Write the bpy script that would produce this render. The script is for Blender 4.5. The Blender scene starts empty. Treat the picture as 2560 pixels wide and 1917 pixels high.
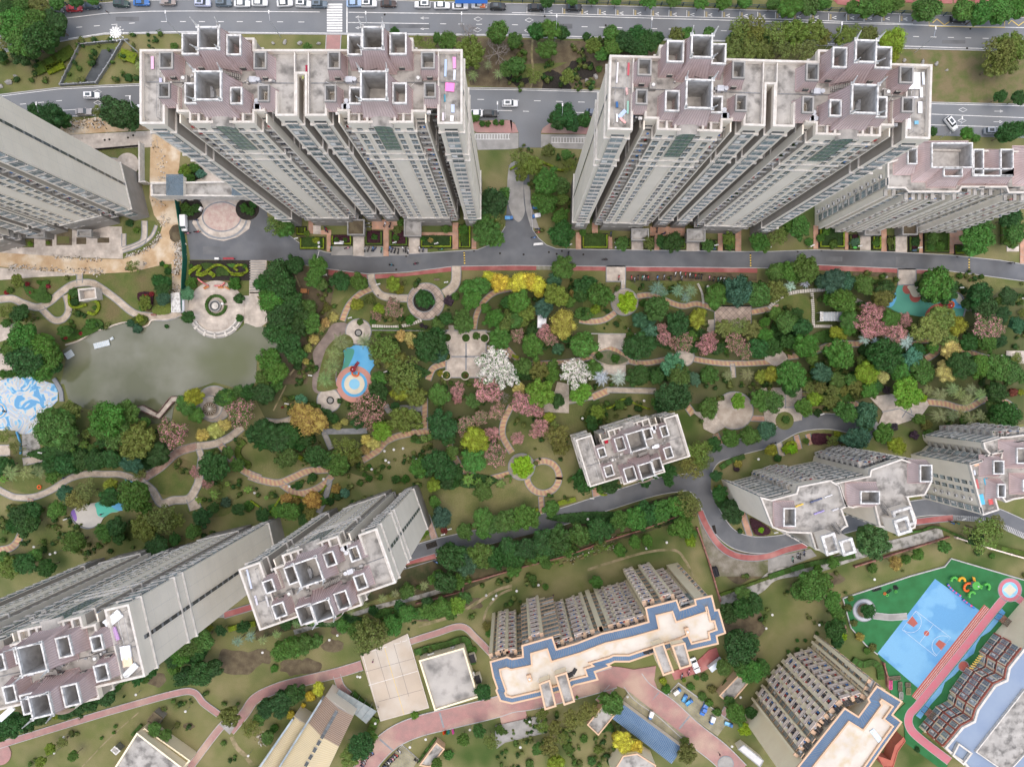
import bpy,math,random
from mathutils import Vector,Matrix,noise
random.seed(7)
R=math.radians
sc=bpy.context.scene
# ---------------- camera, sky, sun, exposure ----------------
S,HC,CX,CY=0.115,200.0,1280.0,958.5
cam=bpy.data.cameras.new('camera');camo=bpy.data.objects.new('camera',cam)
sc.collection.objects.link(camo);sc.camera=camo
camo.location=(0,0,HC);camo.rotation_euler=(0,0,0)
cam.sensor_fit='HORIZONTAL';cam.angle=2*math.atan(1280*S/HC);cam.clip_start=1;cam.clip_end=3000
world=bpy.data.worlds.new('World');sc.world=world;world.use_nodes=True
wn=world.node_tree;wn.nodes.clear()
sky=wn.nodes.new('ShaderNodeTexSky');sky.sky_type='NISHITA';sky.sun_disc=False
SUN_EL,SUN_AZ=R(85),R(150)
sky.sun_elevation=SUN_EL;sky.sun_rotation=SUN_AZ;sky.air_density=1.0;sky.dust_density=4.0;sky.ozone_density=0.6
bg=wn.nodes.new('ShaderNodeBackground');bg.inputs[1].default_value=0.15
wo=wn.nodes.new('ShaderNodeOutputWorld');wn.links.new(sky.outputs[0],bg.inputs[0]);wn.links.new(bg.outputs[0],wo.inputs[0])
sl=bpy.data.lights.new('sun','SUN');sl.energy=0.9;sl.angle=R(135);sl.color=(1,0.92,0.8)
so=bpy.data.objects.new('sun',sl);sc.collection.objects.link(so)
sd=Vector((math.sin(SUN_AZ)*math.cos(SUN_EL),math.cos(SUN_AZ)*math.cos(SUN_EL),math.sin(SUN_EL)))
so.rotation_euler=sd.to_track_quat('Z','Y').to_euler()
sc.view_settings.view_transform='Standard';sc.view_settings.look='None'
sc.view_settings.exposure=0.78;sc.view_settings.gamma=1;sc.view_settings.use_curve_mapping=False
C=sc.collection
# ---------------- coordinates ----------------
TY=[0,480,960,1437]
def W(px,py,h=0.0):
 k=S*(HC-h)/HC
 return Vector(((px-CX)*k,(CY-py)*k,h))
def T(i,j,pts):
 return [(640*i+x/3.45,TY[j]+y/3.45) for x,y in pts]
def P2(pts,h=0.0):
 return [W(x,y,h).to_2d() for x,y in pts]
# ---------------- mesh helpers ----------------
class MB:
 def __init__(s):s.v=[];s.f=[];s.m=[];s.uv=[];s.has=False
 def face(s,pts,m=0,uv=None):
  b=len(s.v);s.v+=[tuple(p) for p in pts];s.f.append(tuple(range(b,b+len(pts))));s.m.append(m)
  s.uv+=uv if uv else [(0,0)]*len(pts)
  if uv:s.has=True
 def box(s,x0,x1,y0,y1,z0,z1,m=0,mt=None,M=None):
  c=[Vector((x,y,z)) for z in (z0,z1) for x,y in ((x0,y0),(x1,y0),(x1,y1),(x0,y1))]
  if M is not None:c=[M@p for p in c]
  for q in ((0,1,5,4),(1,2,6,5),(2,3,7,6),(3,0,4,7),(3,2,1,0)):s.face([c[k] for k in q],m)
  s.face([c[k] for k in (4,5,6,7)],m if mt is None else mt)
 def prism(s,poly,z0,z1,m=0,mt=None,top=True):
  n=len(poly)
  if area(poly)<0:poly=poly[::-1]
  for i in range(n):
   a,b=poly[i],poly[(i+1)%n]
   s.face([(a[0],a[1],z0),(b[0],b[1],z0),(b[0],b[1],z1),(a[0],a[1],z1)],m)
  if top:s.face([(p[0],p[1],z1) for p in poly],m if mt is None else mt)
 def ring(s,outer,inner,z0,z1,m=0,mt=None):
  n=len(outer);mt=m if mt is None else mt
  for i in range(n):
   a,b,c,d=outer[i],outer[(i+1)%n],inner[(i+1)%n],inner[i]
   s.face([(a[0],a[1],z1),(b[0],b[1],z1),(c[0],c[1],z1),(d[0],d[1],z1)],mt)
   s.face([(a[0],a[1],z0),(b[0],b[1],z0),(b[0],b[1],z1),(a[0],a[1],z1)],m)
   s.face([(c[0],c[1],z0),(d[0],d[1],z0),(d[0],d[1],z1),(c[0],c[1],z1)],m)
 def cyl(s,c,r0,r1,z0,z1,n=10,m=0,cap=True,mt=None):
  a=[(c[0]+r0*math.cos(2*math.pi*k/n),c[1]+r0*math.sin(2*math.pi*k/n),z0) for k in range(n)]
  b=[(c[0]+r1*math.cos(2*math.pi*k/n),c[1]+r1*math.sin(2*math.pi*k/n),z1) for k in range(n)]
  for k in range(n):s.face([a[k],a[(k+1)%n],b[(k+1)%n],b[k]],m)
  if cap:s.face(b,m if mt is None else mt)
 def tube(s,a,b,r0,r1,n=5,m=0):
  a,b=Vector(a),Vector(b);d=(b-a)
  if d.length<1e-6:return
  q=d.to_track_quat('Z','Y').to_matrix()
  A=[a+q@Vector((r0*math.cos(2*math.pi*k/n),r0*math.sin(2*math.pi*k/n),0)) for k in range(n)]
  B=[b+q@Vector((r1*math.cos(2*math.pi*k/n),r1*math.sin(2*math.pi*k/n),0)) for k in range(n)]
  for k in range(n):s.face([A[k],A[(k+1)%n],B[(k+1)%n],B[k]],m)
  s.face(B,m)
 def ball(s,c,r,m=0,nu=8,nv=5,sz=1.0):
  P=[[Vector((c[0]+r*math.sin(math.pi*j/nv)*math.cos(2*math.pi*i/nu),c[1]+r*math.sin(math.pi*j/nv)*math.sin(2*math.pi*i/nu),c[2]+sz*r*math.cos(math.pi*j/nv))) for i in range(nu)] for j in range(nv+1)]
  for j in range(nv):
   for i in range(nu):
    q=[P[j][i],P[j+1][i],P[j+1][(i+1)%nu],P[j][(i+1)%nu]]
    if j==0:q=q[:3]
    if j==nv-1:q=[q[0],q[1],q[3]]
    s.face(q,m)
 def mesh(s,name,mats,smooth=False):
  me=bpy.data.meshes.new(name);me.from_pydata(s.v,[],s.f)
  for m in mats:me.materials.append(m)
  me.polygons.foreach_set('material_index',s.m)
  if smooth:me.polygons.foreach_set('use_smooth',[True]*len(s.f))
  if s.has:
   u=me.uv_layers.new(name='UVMap');u.data.foreach_set('uv',[c for p in s.uv for c in p])
  me.update();return me
 def build(s,name,mats,parent=None,loc=None,rz=0,**kw):
  if not isinstance(mats,(list,tuple)):mats=[mats]
  return put(name,s.mesh(name,mats,kw.pop('smooth',False)),parent,loc,rz,**kw)
def put(name,me,parent=None,loc=None,rz=0,**kw):
 o=bpy.data.objects.new(name,me);C.objects.link(o)
 if parent:o.parent=parent
 if loc is not None:o.location=loc
 if rz:o.rotation_euler=(0,0,rz)
 for k,v in kw.items():
  if k=='color':o.color=(*v,1)
  elif v is not None:o[k]=v
 return o
def thing(name,label,cat,loc=(0,0,0),rz=0,group=None):
 o=put(name,None,None,loc,rz,label=label,category=cat,group=group)
 o.empty_display_size=0.5
 return o
def area(p):return sum(p[i][0]*p[(i+1)%len(p)][1]-p[(i+1)%len(p)][0]*p[i][1] for i in range(len(p)))/2
def inset(poly,d):
 if area(poly)<0:poly=poly[::-1]
 n=len(poly);out=[]
 for i in range(n):
  a,b,c=Vector(poly[i-1][:2]),Vector(poly[i][:2]),Vector(poly[(i+1)%n][:2])
  e1,e2=(b-a).normalized(),(c-b).normalized()
  n1,n2=Vector((-e1.y,e1.x)),Vector((-e2.y,e2.x))
  m=n1+n2
  m=m/max(0.35,m.dot(n1)) if m.length>1e-6 else n1
  out.append(b+m*d)
 return out
def spline(pts,n=6,closed=False):
 pts=[Vector(p) for p in pts];N=len(pts);out=[]
 if N<3 and not closed:return pts
 for i in range(N if closed else N-1):
  p=[pts[(i+k)%N] if closed else pts[min(max(i+k,0),N-1)] for k in (-1,0,1,2)]
  for k in range(n):
   t=k/n
   out.append(0.5*((2*p[1])+(p[2]-p[0])*t+(2*p[0]-5*p[1]+4*p[2]-p[3])*t*t+(3*p[1]-p[0]-3*p[2]+p[3])*t**3))
 if not closed:out.append(pts[-1])
 return out
def circle(cx,cy,r,n=32,a0=0,a1=2*math.pi):
 full=abs(a1-a0-2*math.pi)<1e-6
 return [(cx+r*math.cos(a0+(a1-a0)*k/(n if full else n-1)),cy+r*math.sin(a0+(a1-a0)*k/(n if full else n-1))) for k in range(n)]
# ---------------- materials ----------------
def mat(name,c1,c2=None,scale=1.0,rough=0.85,detail=4,objcol=False,c3=None,s3=0.1,bump=0.0,spec=0.3,lo=0.35,hi=0.65,metal=0,fine=0.0,orand=0.0):
 m=bpy.data.materials.new(name);m.use_nodes=True;nt=m.node_tree;N=nt.nodes;L=nt.links
 b=N['Principled BSDF'];b.inputs['Roughness'].default_value=rough;b.inputs['Specular IOR Level'].default_value=spec;b.inputs['Metallic'].default_value=metal
 geo=N.new('ShaderNodeNewGeometry')
 def mix(a,c,fac,mode='MIX'):
  x=N.new('ShaderNodeMix');x.data_type='RGBA';x.blend_type=mode
  for s,v in ((x.inputs[0],fac),(x.inputs[6],a),(x.inputs[7],c)):
   if hasattr(v,'is_linked') or hasattr(v,'links'):L.new(v,s)
   elif isinstance(v,(int,float)):s.default_value=v
   else:s.default_value=(*v,1)
  return x.outputs[2]
 def nz(sc_,det=4,lo_=lo,hi_=hi):
  n=N.new('ShaderNodeTexNoise');n.inputs['Scale'].default_value=sc_;n.inputs['Detail'].default_value=det;L.new(geo.outputs['Position'],n.inputs['Vector'])
  r=N.new('ShaderNodeMapRange');r.inputs[1].default_value=lo_;r.inputs[2].default_value=hi_;L.new(n.outputs[0],r.inputs[0]);return r.outputs[0]
 col=c1
 if objcol:
  oi=N.new('ShaderNodeObjectInfo');col=oi.outputs['Color']
 f=None
 if c2 is not None:f=nz(scale,detail);col=mix(col,c2,f)
 if c3 is not None:col=mix(col,c3,nz(s3,3,0.48,0.68))
 if orand:
  oi2=N.new('ShaderNodeObjectInfo');g2=N.new('ShaderNodeMapRange');g2.inputs[3].default_value=1-orand;g2.inputs[4].default_value=1+orand;L.new(oi2.outputs['Random'],g2.inputs[0])
  c2_=N.new('ShaderNodeCombineColor');[L.new(g2.outputs[0],c2_.inputs[k]) for k in range(3)]
  col=mix(col,c2_.outputs[0],1.0,'MULTIPLY')
 if fine:
  v=nz(9.0,2,0.2,0.8);g=N.new('ShaderNodeMapRange');g.inputs[3].default_value=1-fine;g.inputs[4].default_value=1+fine;L.new(v,g.inputs[0])
  cc=N.new('ShaderNodeCombineColor');[L.new(g.outputs[0],cc.inputs[k]) for k in range(3)]
  col=mix(col,cc.outputs[0],1.0,'MULTIPLY')
 if hasattr(col,'links'):L.new(col,b.inputs['Base Color'])
 else:b.inputs['Base Color'].default_value=(*col,1)
 if bump and f is not None:
  bp=N.new('ShaderNodeBump');bp.inputs['Strength'].default_value=bump;bp.inputs['Distance'].default_value=0.1;L.new(f,bp.inputs['Height']);L.new(bp.outputs[0],b.inputs['Normal'])
 return m
def g3(v,w=0.0):return (v*(1+w),v,v*(1-w))
m_grass=mat('lawn',(0.125,0.14,0.045),(0.2,0.18,0.085),0.12,0.95,8,c3=(0.05,0.085,0.018),s3=0.055,fine=0.5,bump=0.5)
m_grass2=mat('green_lawn',(0.085,0.12,0.03),(0.125,0.135,0.045),0.35,0.95,6,c3=(0.14,0.12,0.055),s3=0.12,fine=0.5,bump=0.5)
m_turf=mat('turf',(0.025,0.125,0.04),(0.03,0.16,0.055),0.3,0.9,fine=0.12)
m_soil=mat('soil',(0.085,0.066,0.042),(0.14,0.115,0.07),0.5,0.95,6,fine=0.3,bump=0.5)
m_dark=mat('dark_soil',(0.02,0.018,0.016),(0.035,0.03,0.025),2.0,0.95,fine=0.3)
m_sand=mat('sandy_earth',(0.52,0.4,0.26),(0.4,0.27,0.15),0.25,0.95,8,c3=(0.6,0.52,0.4),s3=0.2,fine=0.15,bump=0.6)
m_asph=mat('asphalt',(0.115,0.123,0.134),(0.145,0.152,0.16),0.25,0.9,8,c3=(0.08,0.082,0.086),s3=0.06,fine=0.1)
m_asph2=mat('road_asphalt',(0.16,0.172,0.185),(0.19,0.2,0.208),0.1,0.9,8,c3=(0.14,0.145,0.15),s3=0.04,fine=0.08)
m_conc=mat('concrete',(0.33,0.32,0.3),(0.24,0.235,0.22),0.4,0.9,8,fine=0.1)
m_pad=mat('court_concrete',(0.47,0.4,0.32),(0.42,0.36,0.29),0.15,0.9,8,c3=(0.5,0.46,0.4),s3=0.1,fine=0.06)
m_old=mat('stained_concrete',(0.36,0.35,0.32),(0.1,0.1,0.08),0.6,0.95,8,lo=0.45,hi=0.7,fine=0.2)
m_kerb=mat('kerb',(0.42,0.42,0.41),(0.34,0.34,0.34),1.0,0.9)
m_kerbg=mat('grey_kerb',(0.2,0.215,0.23),(0.26,0.27,0.28),1.0,0.9)
m_white=mat('white_paint',(0.75,0.75,0.73),(0.6,0.6,0.58),1.5,0.7)
m_yel=mat('yellow_paint',(0.7,0.5,0.1),(0.6,0.45,0.12),2,0.7)
m_red=mat('red_paving',(0.32,0.1,0.095),(0.26,0.09,0.085),0.4,0.9,6,c3=(0.42,0.2,0.18),s3=0.15,fine=0.15)
m_pink=mat('pink_brick',(0.36,0.2,0.185),(0.3,0.185,0.17),0.5,0.9,6,c3=(0.42,0.3,0.24),s3=0.12,fine=0.2)
m_water=mat('pond_water',(0.085,0.095,0.05),(0.185,0.19,0.15),0.05,0.1,8,c3=(0.07,0.085,0.025),s3=0.03,bump=0.05,lo=0.38,hi=0.62,spec=0.5)
m_dwater=mat('dark_water',(0.03,0.035,0.035),(0.06,0.065,0.065),0.3,0.15,spec=0.5)
m_blue=mat('blue_rubber',(0.09,0.33,0.58),(0.13,0.4,0.65),0.2,0.8,fine=0.06)
m_lblue=mat('pale_blue_rubber',(0.27,0.55,0.72),(0.2,0.48,0.7),0.2,0.8,fine=0.06)
m_teal=mat('teal_rubber',(0.07,0.26,0.2),(0.09,0.31,0.24),0.2,0.8,fine=0.06)
m_rrub=mat('red_rubber',(0.38,0.1,0.08),(0.32,0.1,0.08),0.4,0.8)
m_track=mat('pink_rubber',(0.5,0.15,0.19),(0.45,0.18,0.21),0.5,0.8,fine=0.08)
m_crub=mat('cream_rubber',(0.62,0.58,0.45),(0.55,0.52,0.42),0.5,0.8)
m_wall=mat('cream_render',(0.8,0.735,0.63),(0.74,0.68,0.58),0.2,0.85,6,fine=0.04)
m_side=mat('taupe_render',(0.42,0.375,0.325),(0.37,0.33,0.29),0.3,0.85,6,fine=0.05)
m_wall2=mat('brown_tile',(0.3,0.275,0.245),(0.26,0.24,0.21),0.5,0.8,5,fine=0.08)
m_trim=mat('pale_trim',(0.62,0.59,0.54),(0.48,0.455,0.41),1.0,0.85,6)
m_rim=mat('white_rim',(0.66,0.66,0.64),(0.3,0.29,0.27),1.4,0.85,8,lo=0.42,hi=0.72)
m_roof=mat('roof_concrete',(0.42,0.405,0.375),(0.28,0.27,0.25),0.35,0.95,10,c3=(0.15,0.145,0.135),s3=0.5,fine=0.15)
m_tile=mat('red_roof_sheet',(0.62,0.51,0.49),(0.52,0.43,0.41),0.5,0.75,6,fine=0.08)
m_seam=mat('roof_seam',(0.44,0.34,0.33),(0.48,0.37,0.36),1,0.75)
m_glass=mat('blue_grey_glass',(0.27,0.325,0.35),(0.16,0.2,0.22),0.6,0.2,3,spec=0.6,orand=0.35)
m_dglass=mat('dark_glass',(0.035,0.045,0.05),(0.07,0.085,0.09),0.7,0.2,3,spec=0.6,orand=0.5)
m_green=mat('green_glass',(0.2,0.27,0.2),(0.12,0.2,0.18),1,0.2,spec=0.6)
m_metal=mat('grey_metal',(0.3,0.31,0.32),(0.22,0.23,0.24),2,0.45,metal=0.4)
m_silver=mat('silver_metal',(0.55,0.58,0.62),(0.42,0.45,0.5),1,0.4,metal=0.3)
m_black=mat('black_rubber',(0.02,0.02,0.022),rough=0.7)
m_yelw=mat('yellow_render',(0.85,0.76,0.56),(0.8,0.7,0.51),0.3,0.85,fine=0.05)
m_peach=mat('peach_trim',(0.62,0.42,0.28),(0.56,0.4,0.27),0.6,0.85)
m_btile=mat('blue_roof_tile',(0.095,0.165,0.27),(0.12,0.2,0.31),0.4,0.7,fine=0.1)
m_deck=mat('white_roof_deck',(0.58,0.54,0.47),(0.5,0.46,0.4),0.25,0.9,8,c3=(0.5,0.42,0.3),s3=0.35,fine=0.05)
m_pinkw=mat('pink_tile_wall',(0.8,0.68,0.6),(0.72,0.6,0.53),0.5,0.85)
m_redw=mat('red_brown_render',(0.42,0.13,0.09),(0.36,0.11,0.08),0.5,0.85)
m_bark=mat('bark',(0.12,0.09,0.065),(0.2,0.16,0.12),2,0.9)
m_paint=mat('paint',(0.5,0.5,0.5),None,1,0.3,objcol=True,spec=0.6)
m_cloth=mat('coloured_cloth',(0.5,0.5,0.5),None,1,0.8,objcol=True)
m_skin=mat('skin',(0.45,0.28,0.2),rough=0.6)
m_hair=mat('hair',(0.015,0.012,0.01),rough=0.6)
m_debris=mat('rubble',(0.5,0.48,0.45),(0.3,0.26,0.2),1.5,0.95,fine=0.3)
def leafmat(name,col=None,spread=0.45):
 m=bpy.data.materials.new(name);m.use_nodes=True;nt=m.node_tree;N=nt.nodes;L=nt.links
 b=N['Principled BSDF'];b.inputs['Roughness'].default_value=0.6;b.inputs['Specular IOR Level'].default_value=0.25
 geo=N.new('ShaderNodeNewGeometry');oi=N.new('ShaderNodeObjectInfo')
 hs=N.new('ShaderNodeHueSaturation')
 if col:hs.inputs['Color'].default_value=(*col,1)
 else:L.new(oi.outputs['Color'],hs.inputs['Color'])
 def rng(sock,a,c):
  r=N.new('ShaderNodeMapRange');r.inputs[3].default_value=a;r.inputs[4].default_value=c;L.new(sock,r.inputs[0]);return r.outputs[0]
 n=N.new('ShaderNodeTexNoise');n.inputs['Scale'].default_value=0.7;L.new(geo.outputs['Position'],n.inputs['Vector'])
 ad=N.new('ShaderNodeMath');ad.operation='MULTIPLY'
 L.new(rng(geo.outputs['Random Per Island'],1-spread,1+spread),ad.inputs[0]);L.new(rng(n.outputs[0],0.55,1.45),ad.inputs[1])
 L.new(ad.outputs[0],hs.inputs['Value']);L.new(rng(geo.outputs['Random Per Island'],0.48,0.52),hs.inputs['Hue'])
 L.new(hs.outputs[0],b.inputs['Base Color'])
 tr=N.new('ShaderNodeBsdfTranslucent');L.new(hs.outputs[0],tr.inputs[0]);mx=N.new('ShaderNodeMixShader');mx.inputs[0].default_value=0.3
 L.new(b.outputs[0],mx.inputs[1]);L.new(tr.outputs[0],mx.inputs[2]);L.new(mx.outputs[0],N['Material Output'].inputs[0])
 return m
m_leaf=leafmat('leaf')
m_pinkf=leafmat('pink_blossom',(0.62,0.3,0.33),0.35)
m_dustf=leafmat('dusty_pink_blossom',(0.55,0.28,0.27),0.3)
m_whitef=leafmat('white_blossom',(0.8,0.76,0.72),0.2)
def uvmat(name,fn):
 """path paving laid along the path: U runs along it, V across it, both in metres"""
 m=bpy.data.materials.new(name);m.use_nodes=True;nt=m.node_tree;N=nt.nodes;L=nt.links
 b=N['Principled BSDF'];b.inputs['Roughness'].default_value=0.9;b.inputs['Specular IOR Level'].default_value=0.2
 tc=N.new('ShaderNodeTexCoord');geo=N.new('ShaderNodeNewGeometry')
 L.new(fn(N,L,tc.outputs['UV'],geo.outputs['Position']),b.inputs['Base Color']);return m
def brickfn(c1,c2,cm,bw,bh,mort=0.02,rot=0,pos=False,off=0.5,bias=0.0,nscale=0.5,nd=0.75):
 def fn(N,L,uv,ps):
  mp=N.new('ShaderNodeMapping');mp.inputs['Rotation'].default_value=(0,0,rot);L.new(ps if pos else uv,mp.inputs[0])
  br=N.new('ShaderNodeTexBrick');br.inputs['Color1'].default_value=(*c1,1);br.inputs['Color2'].default_value=(*c2,1);br.inputs['Mortar'].default_value=(*cm,1)
  br.inputs['Scale'].default_value=1;br.inputs['Brick Width'].default_value=bw;br.inputs['Row Height'].default_value=bh;br.inputs['Mortar Size'].default_value=mort;br.inputs['Bias'].default_value=bias
  br.offset=off;L.new(mp.outputs[0],br.inputs['Vector'])
  n=N.new('ShaderNodeTexNoise');n.inputs['Scale'].default_value=nscale;n.inputs['Detail'].default_value=6;L.new(ps,n.inputs['Vector'])
  r=N.new('ShaderNodeMapRange');r.inputs[1].default_value=0.3;r.inputs[2].default_value=0.7;r.inputs[3].default_value=nd;r.inputs[4].default_value=2-nd;L.new(n.outputs[0],r.inputs[0])
  cc=N.new('ShaderNodeCombineColor');[L.new(r.outputs[0],cc.inputs[k]) for k in range(3)]
  x=N.new('ShaderNodeMix');x.data_type='RGBA';x.blend_type='MULTIPLY';x.inputs[0].default_value=1;L.new(br.outputs[0],x.inputs[6]);L.new(cc.outputs[0],x.inputs[7]);return x.outputs[2]
 return fn
def stripefn(c1,c2,period):
 def fn(N,L,uv,ps):
  sp=N.new('ShaderNodeSeparateXYZ');L.new(uv,sp.inputs[0])
  a=N.new('ShaderNodeMath');a.operation='MULTIPLY_ADD';a.inputs[1].default_value=0.35;L.new(sp.outputs[1],a.inputs[0]);L.new(sp.outputs[0],a.inputs[2])
  d=N.new('ShaderNodeMath');d.operation='PINGPONG';d.inputs[1].default_value=period;L.new(a.outputs[0],d.inputs[0])
  r=N.new('ShaderNodeMapRange');r.inputs[1].default_value=period*0.42;r.inputs[2].default_value=period*0.58;L.new(d.outputs[0],r.inputs[0])
  n=N.new('ShaderNodeTexNoise');n.inputs['Scale'].default_value=0.6;n.inputs['Detail'].default_value=8;L.new(ps,n.inputs['Vector'])
  x=N.new('ShaderNodeMix');x.data_type='RGBA';x.inputs[6].default_value=(*c1,1);x.inputs[7].default_value=(*c2,1);L.new(r.outputs[0],x.inputs[0])
  y=N.new('ShaderNodeMix');y.data_type='RGBA';y.inputs[7].default_value=(0.3,0.25,0.2,1);L.new(x.outputs[2],y.inputs[6])
  q=N.new('ShaderNodeMapRange');q.inputs[1].default_value=0.4;q.inputs[2].default_value=0.9;L.new(n.outputs[0],q.inputs[0]);L.new(q.outputs[0],y.inputs[0]);return y.outputs[2]
 return fn
m_stripe=uvmat('striped_path_paving',stripefn((0.5,0.37,0.2),(0.42,0.23,0.16),0.62))
m_creamp=uvmat('cream_path_paving',brickfn((0.48,0.42,0.34),(0.42,0.35,0.28),(0.3,0.26,0.22),0.4,0.4,0.02))
m_pave=uvmat('plaza_paving',brickfn((0.46,0.41,0.35),(0.38,0.33,0.28),(0.3,0.27,0.24),0.6,0.6,0.02,R(45),True,nscale=0.25,nd=0.7))
m_pave2=uvmat('pale_plaza_paving',brickfn((0.5,0.45,0.39),(0.42,0.37,0.32),(0.4,0.35,0.3),0.8,0.8,0.02,R(5),True,nscale=0.35,nd=0.72))
m_brickp=uvmat('brown_brick_paving',brickfn((0.34,0.2,0.16),(0.4,0.3,0.24),(0.22,0.18,0.16),0.5,0.25,0.02))
m_orange=uvmat('orange_walk_paving',brickfn((0.48,0.24,0.15),(0.42,0.27,0.2),(0.35,0.28,0.22),0.8,0.3,0.03,R(40),True))
m_check=uvmat('checker_paving',brickfn((0.44,0.36,0.3),(0.34,0.27,0.23),(0.2,0.17,0.15),1.3,1.3,0.06,R(45),True,0.0))
m_lot=uvmat('olive_paver_lot',brickfn((0.25,0.24,0.17),(0.22,0.21,0.17),(0.33,0.28,0.12),0.6,0.6,0.03,R(35),True))
m_panel=uvmat('panel_render',brickfn((0.5,0.475,0.425),(0.48,0.455,0.405),(0.4,0.38,0.34),2.4,1.5,0.03,0,False,0.0,nd=0.93,nscale=0.1))
def pool(N,L,ps):
 n=N.new('ShaderNodeTexNoise');n.inputs['Scale'].default_value=0.16;n.inputs['Detail'].default_value=1.5;n.inputs['Distortion'].default_value=2.5;L.new(ps,n.inputs['Vector'])
 r=N.new('ShaderNodeValToRGB');r.color_ramp.interpolation='CONSTANT';e=r.color_ramp.elements
 e[0].position=0;e[0].color=(0.12,0.3,0.5,1);e[1].position=0.42;e[1].color=(0.25,0.45,0.6,1)
 for p,c in ((0.47,(0.5,0.5,0.47,1)),(0.56,(0.3,0.42,0.58,1)),(0.6,(0.42,0.42,0.4,1)),(0.68,(0.33,0.48,0.6,1))):
  x=e.new(p);x.color=c
 L.new(n.outputs[0],r.inputs[0]);return r.outputs[0]
m_pano=uvmat('pool_mosaic',lambda N,L,uv,ps:pool(N,L,ps))
m_court=mat('blue_court',(0.11,0.29,0.5),(0.16,0.36,0.55),0.1,0.75,3,c3=(0.08,0.25,0.48),s3=0.06,lo=0.46,hi=0.52,fine=0.14)
# ---------------- ground sheets ----------------
LZ=[0.0]
HARD=[];PLINES=[]
SOFT=('lawn','soil','bare','planted','verge','tree_verge','mulch','courtyard_lawn','bed','road_verge','vacant','canal_bank')
def sheet(name,pts,m,z=None,h=0.0,sm=False,parent=None,kind='structure',**kw):
 """flat patch of ground, each one a few millimetres above the last"""
 if z is None:LZ[0]+=0.0008;z=0.02+LZ[0]
 if sm:pts=spline(pts,6,True)
 b=MB();p=P2(pts)
 if not any(q in name for q in SOFT):HARD.append(p)
 if area(p)<0:p=p[::-1]
 b.prism(p,-0.05,z,0) if h==0 else b.prism(p,-0.05,z+h,0)
 return b.build(name,m,parent,kind=kind,**kw)
def strip_mesh(b,pl,w,z,m=0,side=0.0,z0=None):
 """a ribbon of width w metres along the polyline pl (metres), with UVs in metres; z0 gives it sides"""
 n=len(pl);L_=[];R_=[];d=0;D=[]
 for i,p in enumerate(pl):
  a,c=pl[max(i-1,0)],pl[min(i+1,n-1)]
  t=(c-a);t=t.normalized() if t.length>1e-9 else Vector((1,0));nn=Vector((-t.y,t.x))
  L_.append(p+nn*(w/2+side));R_.append(p-nn*(w/2-side))
  if i:d+=(p-pl[i-1]).length
  D.append(d)
 for i in range(n-1):
  b.face([(*R_[i],z),(*R_[i+1],z),(*L_[i+1],z),(*L_[i],z)],m,[(D[i],0),(D[i+1],0),(D[i+1],w),(D[i],w)])
  if z0 is not None:
   b.face([(*R_[i],z0),(*R_[i+1],z0),(*R_[i+1],z),(*R_[i],z)],m)
   b.face([(*L_[i+1],z0),(*L_[i],z0),(*L_[i],z),(*L_[i+1],z)],m)
 if z0 is not None:
  for i in (0,n-1):b.face([(*R_[i],z0),(*R_[i],z),(*L_[i],z),(*L_[i],z0)],m)
def path(name,pts,w,m,kerb=True,closed=False,sm=True,km=None,kw_=0.22,kz=.07):
 """w in tile pixels"""
 w=w/3.45*S
 pl=P2(spline(pts,8,closed) if sm else [Vector(p) for p in pts])
 if closed:pl=pl+[pl[0]]
 LZ[0]+=0.0008;z=0.02+LZ[0]
 PLINES.append((pl,w/2+.5));b=MB();strip_mesh(b,pl,w,z);o=b.build(name,m,kind='structure')
 if kerb:
  k=MB()
  for s_ in (-1,1):strip_mesh(k,pl,kw_,z+kz,0,s_*(w/2+kw_/2),-0.02)
  k.build('kerb',km or m_kerbg,o)
 return o
def outline(name,pts,w,z1,m,closed=True,sm=False,parent=None,z0=-0.02,**kw):
 pl=P2(spline(pts,8,closed) if sm else [Vector(p) for p in pts])
 if closed:pl=pl+[pl[0],pl[1]]
 b=MB();strip_mesh(b,pl,w,z1,0,0,z0);return b.build(name,m,parent,**kw)
def rect(x0,y0,x1,y1):return [(x0,y0),(x1,y0),(x1,y1),(x0,y1)]
m_asphp=mat('patched_asphalt',(0.11,0.116,0.122),(0.15,0.155,0.16),0.3,0.9,8,fine=0.15)
# ---------------- the ground and everything flat ----------------
b=MB();b.face([(-420,-380,0),(420,-380,0),(420,380,0),(-420,380,0)]);b.build('ground',m_grass,kind='structure')
def blob(i,j,x,y,r,m,name='soil_patch',sx=1.0):
 n=14;pts=[(x+sx*r*(0.8+0.4*random.random())*math.cos(2*math.pi*k/n),y+r*(0.8+0.4*random.random())*math.sin(2*math.pi*k/n)) for k in range(n)]
 return sheet(name,T(i,j,pts),m,sm=True)
sheet('road_verge',T(1,0,[(1380,320),(2208,330)])+T(2,0,[(0,340),(1200,370),(1260,520),(860,640),(800,760),(0,760)])+T(1,0,[(1850,740),(1780,500),(1360,330)]),m_soil)
for q in [(2,0,330,660,60),(2,0,600,610,90),(2,0,380,720,90),(2,0,70,670,70)]:blob(*q,m_dark,'mulch_bed',1.5)
sheet('verge_lawn',T(2,0,[(0,560),(480,540),(250,640),(0,700)]),m_grass2)
sheet('verge_lawn',T(3,0,[(1100,425),(2208,450),(2208,900),(1380,880),(1370,560),(1020,560)]),mat('dry_lawn',(0.17,0.14,0.075),(0.085,0.12,0.03),0.3,0.95,8,fine=0.3,bump=0.4,lo=0.4,hi=0.7))
for x,y,r in [(2,300,90),(300,520,60)]:pass
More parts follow.
